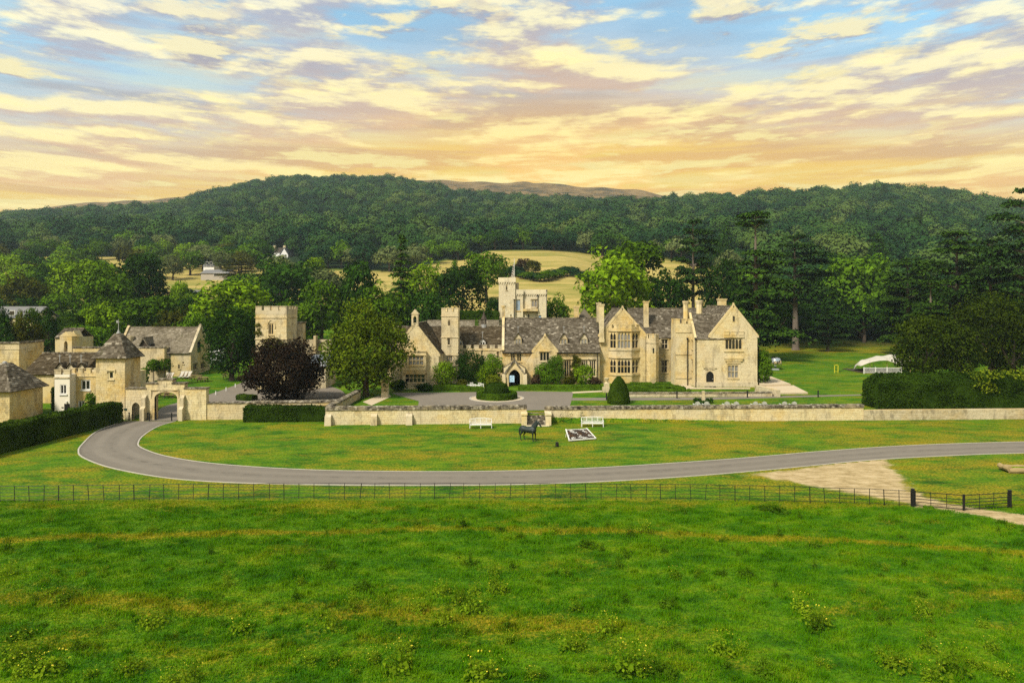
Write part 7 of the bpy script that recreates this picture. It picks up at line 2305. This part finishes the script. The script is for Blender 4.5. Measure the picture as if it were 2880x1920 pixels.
# ---- garden benches
def bench(label, px, py, rz=0.0):
    x, y, _ = GP(px, py)
    o = empty('garden_bench', (x, y, 0), label, 'bench', None, rz)
    def part(name, mb):
        me, c = mb.mesh(name, 'white_paint')
        q = bpy.data.objects.new(name, me); COL.objects.link(q); q.parent = o; q.location = c
    Lh = 1.18
    for i in range(5):
        part('seat_slat', MB().box(-Lh, Lh, -.28 + i * .115, -.19 + i * .115, .42, .45))
    for sx_ in (-Lh, 0, Lh):
        part('leg', MB().box(sx_ - .035, sx_ + .035, -.31, -.24, 0, .64 if sx_ else .42))
        part('leg', MB().box(sx_ - .035, sx_ + .035, .26, .33, 0, .98))
    for sx_ in (-Lh, Lh): part('armrest', MB().box(sx_ - .05, sx_ + .05, -.34, .30, .64, .68).box(sx_ - .02, sx_ + .02, -.24, .26, .34, .40))
    part('seat_rail', MB().box(-Lh, Lh, -.31, -.28, .34, .42))
    tr = MB()
    n = 16
    for i in range(n):
        a, b = -Lh + 2 * Lh * i / n, -Lh + 2 * Lh * (i + 1) / n
        za, zb = .93 + .10 * math.cos(a / Lh * 1.5), .93 + .10 * math.cos(b / Lh * 1.5)
        tr.bar((a, .32, za), (b, .32, zb), .06, .06)
    part('top_rail', tr)
    part('back_rail', MB().box(-Lh, Lh, .29, .33, .52, .57))
    lat = MB()
    for s in (-1, 1):
        for k in range(17):
            a = -Lh + k * .145
            z0, z1 = .57, .93
            b = a + s * .36
            if abs(b) <= Lh + .01: lat.bar((a, .31, z0), (b, .31, z1), .014, .014)
    part('lattice', lat)
    for k in (-.6, .6): part('back_stile', MB().box(k - .03, k + .03, .29, .33, .57, .98))
bench('white lattice-backed garden bench against the terrace wall left of the steps', 1352, 1203, .05)
bench('white lattice-backed garden bench against the terrace wall right of the steps', 1666, 1199, -.03)

# ---- bronze horse
def build_horse():
    x, y, _ = GP(1487, 1239)
    o = empty('horse_statue', (x, y, 0), 'dark bronze life-size horse statue standing on the lawn below the steps', 'statue', None, math.radians(-30))
    def loft(pts, n=12):
        """pts: (x,y,z, half-width along y, half-height) rings perpendicular to the path"""
        mb = MB()
        P = [Vector(p[:3]) for p in pts]
        for i, p in enumerate(pts):
            d = (P[min(i + 1, len(P) - 1)] - P[max(i - 1, 0)]).normalized()
            s = Vector((0, 1, 0))
            u = s.cross(d).normalized()
            for k in range(n):
                a = 6.2832 * k / n
                mb.v.append(tuple(P[i] + s * math.cos(a) * p[3] + u * math.sin(a) * p[4]))
        for i in range(len(pts) - 1):
            for k in range(n): mb.f.append((i * n + k, i * n + (k + 1) % n, (i + 1) * n + (k + 1) % n, (i + 1) * n + k))
        mb.f.append(tuple(range(n - 1, -1, -1))); mb.f.append(tuple((len(pts) - 1) * n + k for k in range(n)))
        return mb
    parts = []
    parts.append(loft([(-.98, 0, 1.20, .08, .10), (-.92, 0, 1.22, .22, .24), (-.72, 0, 1.22, .29, .33), (-.42, 0, 1.16, .28, .31), (-.1, 0, 1.12, .30, .33), (.22, 0, 1.12, .30, .36), (.5, 0, 1.16, .25, .37), (.72, 0, 1.20, .19, .28), (.84, 0, 1.22, .10, .14)]))
    parts.append(loft([(.36, 0, 1.24, .15, .30), (.62, 0, 1.44, .14, .27), (.84, 0, 1.68, .11, .21), (1.0, 0, 1.90, .09, .16), (1.08, 0, 2.02, .07, .11)]))
    parts.append(loft([(.96, 0, 2.02, .08, .10), (1.06, 0, 1.98, .11, .16), (1.20, 0, 1.86, .10, .13), (1.34, 0, 1.70, .07, .09), (1.45, 0, 1.57, .065, .075), (1.50, 0, 1.51, .05, .05)]))
    for s in (-1, 1): parts.append(loft([(1.0, s * .07, 2.04, .035, .03), (1.0, s * .085, 2.12, .03, .02), (1.01, s * .09, 2.20, .008, .006)], 6))
    for s, dx in ((-1, .0), (1, .10)):
        parts.append(loft([(.55 + dx * .3, s * .15, 1.15, .12, .18), (.56 + dx * .6, s * .17, .92, .09, .12), (.58 + dx, s * .17, .62, .065, .075), (.57 + dx, s * .17, .52, .06, .065), (.58 + dx, s * .17, .34, .042, .045), (.59 + dx, s * .17, .18, .055, .055), (.62 + dx, s * .17, .09, .05, .05), (.65 + dx, s * .17, .0, .065, .075)], 10))
    for s, dx in ((-1, -.08), (1, .12)):
        parts.append(loft([(-.70, s * .15, 1.20, .15, .26), (-.62 + dx * .5, s * .18, .92, .11, .17), (-.70 + dx, s * .18, .70, .075, .10), (-.82 + dx, s * .18, .56, .06, .08), (-.78 + dx, s * .18, .36, .045, .05), (-.75 + dx, s * .18, .18, .055, .055), (-.70 + dx, s * .18, .09, .05, .05), (-.67 + dx, s * .18, .0, .065, .075)], 10))
    mb = MB()
    for p in parts: mb.add(p.v, p.f)
    me, c = mb.mesh('body', 'bronze', centre=False)
    b = bpy.data.objects.new('body', me); COL.objects.link(b); b.parent = o; b.scale = (1.0, 1.16, 1.0)
    r = b.modifiers.new('skin', 'REMESH'); r.mode = 'VOXEL'; r.voxel_size = .028; r.use_smooth_shade = True
    sm_ = b.modifiers.new('smooth', 'SMOOTH'); sm_.iterations = 4; sm_.factor = .5
    t = loft([(-.94, 0, 1.34, .04, .05), (-1.06, 0, 1.22, .06, .07), (-1.11, 0, .95, .08, .09), (-1.10, 0, .68, .06, .07), (-1.07, 0, .48, .02, .02)], 8)
    me, c = t.mesh('tail', 'bronze', centre=False)
    q = bpy.data.objects.new('tail', me); COL.objects.link(q); q.parent = o
    m = MB()
    for i in range(9):
        t_ = i / 8
        p = Vector((.40, 0, 1.55)).lerp(Vector((.93, 0, 2.10)), t_)
        m.hexa([p + Vector((-.06, -.05, -.05)), p + Vector((.05, -.05, -.05)), p + Vector((.05, .05, -.05)), p + Vector((-.06, .05, -.05)), p + Vector((-.05, -.02, .1)), p + Vector((.04, -.02, .12)), p + Vector((.04, .02, .12)), p + Vector((-.05, .02, .1))])
    me, c = m.mesh('mane', 'bronze', centre=False)
    q = bpy.data.objects.new('mane', me); COL.objects.link(q); q.parent = o
    o.scale = (.96, .96, .96)
build_horse()

# ---- tilted flower display
def flower_board():
    BL_, BR_ = GP(1601, 1242), GP(1675, 1236)
    a, b = Vector((BL_[0], BL_[1], .12)), Vector((BR_[0], BR_[1], .12))
    tl, tr_ = Vector((PX(1592, 69.2), 69.2, PZ(1210, 69.2))), Vector((PX(1651, 69.7), 69.7, PZ(1207, 69.7)))
    U = (b - a).normalized()
    n = Vector((-U.y, U.x, 0))
    nn = U.cross(tl - a).normalized()
    o = empty('flower_display', ((a + b) / 2)[:2] + (0,), 'tilted white-framed bed of black and white flowers on the lawn', 'flower bed')
    P = lambda s, t, h=0: a.lerp(b, s).lerp(tl.lerp(tr_, s), t) + nn * h
    MB().hexa([P(0, 0, -.06), P(1, 0, -.06), P(1, 1, -.06), P(0, 1, -.06), P(0, 0, .05), P(1, 0, .05), P(1, 1, .05), P(0, 1, .05)]).build('soil_tray', 'bed_soil', o)
    for (s0, t0, s1, t1) in ((-.02, 0, 1.02, 0), (-.02, 1, 1.02, 1), (0, -.02, 0, 1.08), (1, -.02, 1, 1.08)):
        MB().bar(P(s0, t0, .03), P(s1, t1, .03), .10, .12).build('frame_rail', 'white_paint', o)
    for s in (.04, .96):
        p = P(s, .95, -.08); MB().bar(p, (p.x + n.x * .25, p.y + n.y * .25, -.02), .07).build('prop_leg', 'white_paint', o)
        p = P(s, .02, -.02); MB().bar(p, (p.x, p.y, -.02), .07).build('prop_leg', 'white_paint', o)
    rng = np.random.default_rng(8)
    def flowers(name, pts, mat, sz):
        V_, F_ = [], []
        for (s, t) in pts:
            c = np.array(P(s, t, .09))
            d = rdirs(7, rng) * sz * .7
            vv, ff = leaf_quads(c + d, d + np.array([0, -.3, .6]), sz, rng)
            F_.append(ff + sum(len(k) for k in V_)); V_.append(vv)
        me = mesh_np(name, np.concatenate(V_), np.concatenate(F_), mat)
        link(name, me, None, o, (0, 0, 0))
    W_ = []
    for s in np.linspace(.04, .96, 46):
        for t in np.linspace(.05, .95, 22):
            band = mnoise.noise((s * 5.5, t * 3.0, 2.0)) + .35 * math.sin(s * 13 + t * 5)
            if band > .22 and rng.uniform() < .62: W_.append((s, t))
    flowers('white_flowers', W_, 'flower_white', .032)
    flowers('brown_plants', [(rng.choice([.12, .52, .85]) + rng.normal(0, .05), rng.uniform(.3, .75)) for _ in range(60)], 'brown_foliage', .045)
    # drop any stray plants outside the tray is unnecessary: the bands keep inside
flower_board()
def spike():
    x, y, _ = GP(1567, 1256)
    o = empty('ground_spotlight', (x, y, 0), 'small black ground spotlight on the lawn left of the flower display', 'spotlight')
    MB().tube([(x, y, .08), (x, y, .42)], [.14, .13], 10).build('lamp_housing', 'black_iron', o)
    MB().tube([(x - .02, y, .40), (x - .02, y, .44)], [.16, .16], 10).build('lamp_rim', 'black_iron', o)
    MB().bar((x - .16, y, -.02), (x - .16, y, .3), .03).bar((x + .16, y, -.02), (x + .16, y, .3), .03).bar((x - .35, y, .02), (x + .16, y, .02), .05).build('bracket', 'black_iron', o)
spike()

# ---- bollards, lamps, posts
def bollard(label, x, y, z, h=1.0, r=.07, group=None):
    o = empty('bollard', (x, y, z), label, 'bollard', group)
    MB().tube([(x, y, z - .1), (x, y, z + h * .82)], [r, r], 8).build('shaft', 'black_iron', o)
    MB().tube([(x, y, z + h * .82), (x, y, z + h * .85), (x, y, z + h * .97), (x, y, z + h)], [r * .7, r * 1.2, r * 1.2, r * .3], 8).build('cap', 'black_iron', o)
for px_, lb in ((366, 'black bollard beside the small pedestrian gate'), (418, 'black bollard at the left gate buttress'), (428, 'black bollard next to the one at the left gate buttress'), (441, 'black bollard just inside the left side of the arch'), (490, 'black bollard at the right side of the arch'), (505, 'black bollard against the right gate buttress')):
    x, y, _ = GP(px_, 1181)
    bollard(lb, x, y - (.6 if px_ in (428, 490) else .2) , 0, .95)
for px_, py_, lb in ((1706, 1125, 'black path light beside the topiary cone'), (1904, 1120, 'black path light in front of the maze garden'), (2102, 1118, 'black path light in front of the right gable wing'), (2301, 1117, 'black path light alone on the right lawn')):
    x, y, _ = GP(px_, py_, 1.0)
    bollard(lb, x, y, 1.0, .95, .09)
sp_ = empty('stone_post', GP(1978, 1131, 1.0), 'weathered stone post rising from a dark round bed on the lawn', 'stone post')
x, y, _ = GP(1978, 1133, 1.0)
MB().hexa([(x - .2, y - .2, .9), (x + .2, y - .2, .9), (x + .2, y + .2, .9), (x - .2, y + .2, .9), (x - .14, y - .14, 2.35), (x + .14, y - .14, 2.35), (x + .14, y + .14, 2.35), (x - .14, y + .14, 2.35)]).box(x - .17, x + .17, y - .17, y + .17, 2.35, 2.5).build('shaft', 'limestone_grey', sp_)
bush('low dark planting round the foot of the stone post', 1978, DG(1134, 1.0), 1122, 70, 'leaf_dark', 830, z0=1.0, name='ground_cover', nb=24)
un = empty('stone_urn', (PX(1705, 97), 97, 1.0), 'weathered stone urn on a rubble pedestal left of the maze garden', 'urn')
x, y = PX(1706, 97), 97
MB().box(x - .55, x + .55, y - .5, y + .5, .9, 1.7).box(x - .35, x + .35, y - .35, y + .35, 1.7, 2.3).build('pedestal', 'limestone_grey', un)
MB().tube([(x, y, 2.3), (x, y, 2.45), (x, y, 2.6), (x, y, 2.9), (x, y, 3.0)], [.25, .12, .2, .34, .38], 10).build('bowl', 'dressed_stone', un)
for i, px_ in enumerate((592, 608, 636)):
    pass
for i, (px_, py_) in enumerate(((607, 1102), (636, 1093), (662, 1084))):
    D_ = (96, 99.5, 103)[i]
    x = PX(px_, D_)
    o = empty('verge_post', (x, D_, hz(x, D_)), ['nearest', 'middle', 'farthest'][i] + ' white wooden post along the left edge of the gate drive', 'post')
    MB().box(x - .06, x + .06, D_ - .06, D_ + .06, hz(x, D_) - .1, hz(x, D_) + .5).box(x - .075, x + .075, D_ - .075, D_ + .075, hz(x, D_) + .5, hz(x, D_) + .54).build('shaft', 'white_paint', o)

# ---- white garden chairs behind the terrace wall
def lawn_chair(x, y, z, lab, rz=0.0):
    o = empty('lawn_chair', (x, y, z), lab, 'chair', None, rz)
    def part(nm, mb):
        me, c = mb.mesh(nm, 'white_paint'); q = bpy.data.objects.new(nm, me); COL.objects.link(q); q.parent = o; q.location = c
    n = 7
    for i in range(n):
        a = -.30 + .6 * i / n
        zt = .92 - .55 * ((a + .043) / .30) ** 2 * .28
        part('back_slat', MB().hexa([(a + .005, -.18, .34), (a + .082, -.18, .34), (a + .082, -.16, .34), (a + .005, -.16, .34), (a + .005, -.34, zt), (a + .082, -.34, zt), (a + .082, -.32, zt), (a + .005, -.32, zt)]))
    for i in range(4): part('seat_slat', MB().box(-.3, .3, -.16 + .14 * i, -.04 + .14 * i, .34 + .02 * i, .36 + .02 * i))
    for s in (-1, 1):
        part('armrest', MB().box(s * .36 - .06, s * .36 + .06, -.25, .42, .54, .57))
        part('leg', MB().box(s * .33 - .03, s * .33 + .03, .34, .40, 0, .54)); part('leg', MB().box(s * .33 - .03, s * .33 + .03, -.2, -.14, 0, .54))
CH = [(1960, 1131), (1985.6, 1131), (2042.5, 1133), (2068.6, 1133), (2122, 1130), (2147, 1130), (2204, 1133.5), (2231, 1134)]
orders = ['first', 'second', 'third', 'fourth', 'fifth', 'sixth', 'seventh', 'eighth']
for i, (px_, py_) in enumerate(CH):
    D_ = 81.6
    lawn_chair(PX(px_, D_), D_, max(1.0, PZ(py_, D_) - .93), 'white round-backed lawn chair behind the terrace wall, %s from the left' % orders[i], 0)

# ---- white terrace furniture left of the porch
def wtable(x, y, z, lab):
    o = empty('garden_table', (x, y, z), lab, 'table')
    MB().box(x - .55, x + .55, y - .4, y + .4, z + .70, z + .74).build('table_top', 'white_paint', o)
    for sx_ in (-.48, .48):
        for sy_ in (-.33, .33): MB().box(x + sx_ - .03, x + sx_ + .03, y + sy_ - .03, y + sy_ + .03, z, z + .70).build('leg', 'white_paint', o)
def wchair(x, y, z, lab):
    o = empty('garden_chair', (x, y, z), lab, 'chair')
    MB().box(x - .24, x + .24, y - .22, y + .22, z + .43, z + .46).build('seat', 'white_paint', o)
    for sx_ in (-.21, .21):
        MB().box(x + sx_ - .02, x + sx_ + .02, y - .22, y - .18, z, z + .43).build('leg', 'white_paint', o)
        MB().box(x + sx_ - .02, x + sx_ + .02, y + .18, y + .22, z, z + .95).build('leg', 'white_paint', o)
    for k in range(5): MB().box(x - .17 + k * .085 - .015, x - .17 + k * .085 + .015, y + .19, y + .21, z + .46, z + .86).build('back_slat', 'white_paint', o)
    MB().box(x - .19, x + .19, y + .185, y + .215, z + .86, z + .93).build('back_rail', 'white_paint', o)
for px_, D_, lb in ((1318, 99.6, 'left white garden table by the climbers'), (1341, 99.2, 'right white garden table by the climbers')): wtable(PX(px_, D_), D_, 1.0, lb)
for px_, D_, lb in ((1311, 100.6, 'white garden chair behind the left white table'), (1326, 100.7, 'white garden chair between the two white tables'), (1334, 98.6, 'white garden chair in front of the right white table'), (1349, 100.3, 'white garden chair behind the right white table'), (1356, 99.2, 'white garden chair at the right end of the white furniture')): wchair(PX(px_, D_), D_, 1.0, lb)
x0, y0 = PX(1440, 102.9), 102.9
ab = empty('notice_board', (x0, y0, 1.0), 'pale blue notice board standing in the porch arch', 'notice board')
MB().box(x0 - .36, x0 + .36, y0 - .03, y0 + .03, 1.75, 2.75).build('panel', 'sign_blue', ab)
for k in range(4): MB().box(x0 - .22 + (k % 2) * .2, x0 - .17 + (k % 2) * .24, y0 - .045, y0 - .032, 1.9 + .2 * k, 2.02 + .2 * k).build('marking', 'sign_green', ab)
for s in (-.3, .3): MB().bar((x0 + s, y0, 1.0), (x0 + s, y0, 1.75), .05).build('leg', 'black_iron', ab)

# ---- deckchairs and picnic tables on the left lawn
def lounger(px, py, z, lab):
    x, y, _ = GP(px, py, z)
    o = empty('deck_chair', (x, y, z), lab, 'deck chair')
    zg = hz(x, y)
    MB().hexa([(x - .35, y - .3, zg + .35), (x + .35, y - .3, zg + .35), (x + .35, y - .25, zg + .35), (x - .35, y - .25, zg + .35), (x - .35, y + .45, zg + 1.15), (x + .35, y + .45, zg + 1.15), (x + .35, y + .5, zg + 1.15), (x - .35, y + .5, zg + 1.15)]).build('canvas_back', 'canvas', o)
    MB().box(x - .35, x + .35, y - 1.1, y - .28, zg + .3, zg + .35).build('canvas_seat', 'canvas', o)
    for s in (-.33, .33): MB().bar((x + s, y - 1.05, zg), (x + s, y + .5, zg + 1.1), .05).build('frame', 'oak_wood', o); MB().bar((x + s, y + .4, zg), (x + s, y - .9, zg + .45), .05).build('frame', 'oak_wood', o)
def picnic(px, py, z, lab):
    x, y, _ = GP(px, py, z)
    zg = hz(x, y)
    o = empty('picnic_table', (x, y, zg), lab, 'picnic table')
    for k in range(4): MB().box(x - .9, x + .9, y - .36 + k * .185, y - .36 + k * .185 + .17, zg + .72, zg + .76).build('top_plank', 'oak_wood', o)
    for s in (-.75, .6): MB().box(x - .9, x + .9, y + s, y + s + .24, zg + .42, zg + .46).build('bench_plank', 'oak_wood', o)
    for sx_ in (-.6, .6):
        MB().bar((x + sx_, y - .6, zg), (x + sx_, y - .2, zg + .72), .08).bar((x + sx_, y + .6, zg), (x + sx_, y + .2, zg + .72), .08).bar((x + sx_, y - .75, zg + .38), (x + sx_, y + .84, zg + .38), .08).build('trestle', 'dark_wood', o)
for i, px_ in enumerate((512, 522, 532)): lounger(px_, 1066, 1.1, ['left', 'middle', 'right'][i] + ' of three white deck chairs in front of the barn corner')
for i, px_ in enumerate((469, 475, 481)): lounger(px_, 1071, 1.0, ['left', 'middle', 'right'][i] + ' of three white deck chairs by the barn hedge, behind the arch')
for px_, py_, lb in ((553, 1073, 'wooden picnic table nearest the deck chairs'), (570, 1077, 'wooden picnic table above the right end of the gate wall'), (642, 1070, 'wooden picnic table left of the copper beech'), (655, 1058, 'wooden picnic table farthest back beside the beech'), (458, 1110, 'picnic table seen through the arch, left'), (479, 1113, 'picnic table seen through the arch, right')): picnic(px_, py_, .9, lb)
# parasol by the kiosk
x, D_ = PX(598, 123), 123.0
po = empty('parasol', (x, D_, hz(x, D_)), 'dark parasol beside the white kiosk right of the barn', 'parasol')
MB().tube([(x, D_, hz(x, D_)), (x, D_, hz(x, D_) + 2.7)], [.04, .04], 6).build('pole', 'oak_wood', po)
lathe([(1.5, hz(x, D_) + 2.1), (.8, hz(x, D_) + 2.5), (.02, hz(x, D_) + 2.8)], x, D_, 8).build('canopy', 'dark_wood', po)

# ---- stretch tent with railings, trailer, hurdle
DT = 128.0
tent = empty('stretch_tent', (PX(2460, DT), DT, 1.0), 'cream stretch tent with sagging peaks on the right lawn', 'tent')
nu, nv = 21, 9
V_, F_ = [], []
tx0, tx1 = PX(2398, DT), PX(2545, DT)
for i in range(nu):
    for j in range(nv):
        u, v = i / (nu - 1), j / (nv - 1)
        x = tx0 + (tx1 - tx0) * u
        y = DT - 3 + 8 * v * (0.35 + .65 * math.sin(min(1, u * 1.6) * 1.57))
        pxx = 2398 + 147 * u
        fr_ = np.interp(pxx, [2398, 2425, 2450, 2470, 2495, 2520, 2545], [2.15, 2.85, 3.15, 3.2, 2.6, 2.2, 2.6])
        tp_ = np.interp(pxx, [2398, 2408, 2416, 2430, 2465, 2472, 2490, 2512, 2545], [2.17, 2.8, 3.15, 3.1, 3.55, 3.75, 3.65, 4.0, 3.7])
        z = fr_ + (tp_ - fr_) * math.sin(min(1, v * 2) * 1.57) ** .8 - max(0, v - .5) * 2.2
        V_.append((x, y, z))
for i in range(nu - 1):
    for j in range(nv - 1): F_.append((i * nv + j, i * nv + j + 1, (i + 1) * nv + j + 1, (i + 1) * nv + j))
to = link('canopy', mesh_np('canopy', np.array(V_) - np.array((PX(2460, DT), DT, 1.0)), F_, 'canvas', True), None, tent, (PX(2460, DT), DT, 1.0))
m = to.modifiers.new('thickness', 'SOLIDIFY'); m.thickness = .03
for u in (.2, .52, .95): 
    x = tx0 + (tx1 - tx0) * u; MB().tube([(x, DT - 2.6, .95), (x, DT - 2.4, 2.9 + u)], [.05, .05], 6).build('pole', 'oak_wood', tent)
MB().bar((tx0 + .1, DT - 1, 2.4), (tx0 - 4.5, DT - 3.5, 1.0), .05).build('guy_rope', 'black_iron', tent)
MB().bar((tx0 + 2.6, DT - 2.5, 2.6), (tx0 + 1.4, DT - 5, 1.0), .05).build('guy_rope', 'black_iron', tent)
DRl = 123.0
rl = empty('white_railing', (PX(2480, DRl), DRl, 1.0), 'white timber railing round the tent deck', 'railing')
rx0, rx1 = PX(2430, DRl), PX(2535, DRl)
MB().box(rx0, rx1, DRl - .04, DRl + .04, 1.95, 2.05).build('top_rail', 'white_paint', rl); MB().box(rx0, rx1, DRl - .03, DRl + .03, 1.12, 1.2).build('bottom_rail', 'white_paint', rl)
bal_ = MB().box(-.03, .03, -.02, .02, 0, .75).mesh('baluster', 'white_paint', centre=False)[0]
nb = int((rx1 - rx0) / .2)
for i in range(nb): link('baluster', bal_, None, rl, (rx0 + (i + .5) * (rx1 - rx0) / nb, DRl, 1.2))
for u in (0, .31, .62, 1): MB().box(rx0 + (rx1 - rx0) * u - .08, rx0 + (rx1 - rx0) * u + .08, DRl - .08, DRl + .08, .9, 2.15).build('rail_post', 'white_paint', rl)
MB().box(rx0, rx1, DRl + .1, DRl + 8, .9, 1.12).build('deck', 'dark_wood', rl)
for s, lb in ((0, 'black boxes under the left of the tent'),):
    pass
tv = empty('drinks_trailer', (PX(2178, 131), 131, 1.0), 'rounded polished metal trailer parked right of the house', 'trailer')
xt, yt = PX(2178, 131), 131.0
mb = MB()
prof = [(-.95, .35), (-1.0, 1.2), (-.9, 1.9), (-.6, 2.25), (0, 2.38), (.6, 2.25), (.9, 1.9), (1.0, 1.2), (.95, .35)]
rings = [(-1.6, .55), (-1.45, .85), (-1.0, 1.0), (1.2, 1.0), (1.9, .85), (2.2, .5)]
for (dy, k) in rings:
    for (a, z) in prof: mb.v.append((xt + a * k, yt + dy, 1.0 + .35 + (z - .35) * (0.6 + .4 * k)))
for i in range(len(rings) - 1):
    for k in range(len(prof)): mb.f.append((i * 9 + k, i * 9 + (k + 1) % 9, (i + 1) * 9 + (k + 1) % 9, (i + 1) * 9 + k))
mb.f.append(tuple(range(8, -1, -1))); mb.f.append(tuple(45 + k for k in range(9)))
mb.build('body', 'chrome', tv, smooth=True)
MB().box(xt - .6, xt + .6, yt - 1.5, yt - 1.44, 2.2, 2.95).build('window', 'glass_dark', tv)
for s in (-.9, .9): MB().tube([(xt + s - .08, yt + .3, 1.33), (xt + s + .08, yt + .3, 1.33)], [.34, .34], 12).build('wheel', 'black_iron', tv)
MB().box(xt - 1.3, xt - .1, yt - 2.6, yt - 2.0, 1.0, 1.35).build('step', 'lead', tv)
hx, hy = PX(2352, 124), 124.0
hu = empty('yellow_frame', (hx, hy, 1.0), 'small yellow timber frame left of the tent', 'frame')
for s in (-.32, .32): MB().bar((hx + s, hy, .95), (hx + s, hy, 2.5), .09).build('upright', 'hurdle_yellow', hu)
MB().bar((hx - .36, hy, 2.45), (hx + .36, hy, 2.45), .09).build('cross_bar', 'hurdle_yellow', hu); MB().bar((hx - .3, hy, 1.3), (hx + .3, hy, 1.3), .06).build('lower_bar', 'hurdle_yellow', hu)

# ================================================================== HAZE
hzb = MB().box(-2350, 2350, -80, 2560, -70, 335)
me, c = hzb.mesh('haze', None)
hm = bpy.data.materials.new('haze'); hm.use_nodes = True
t = NT(hm.node_tree)
pv = t.n('ShaderNodeVolumePrincipled', {'Color': (.66, .84, .92, 1), 'Density': HAZE_DENSITY, 'Anisotropy': .2})
t.n('ShaderNodeOutputMaterial', {'Volume': pv.outputs[0]})
me.materials.append(hm)
ho = link('haze', me, None, None, c)
ho['kind'] = 'stuff'
ho['label'] = 'thin pale summer haze over the far hills'
ho['category'] = 'haze'
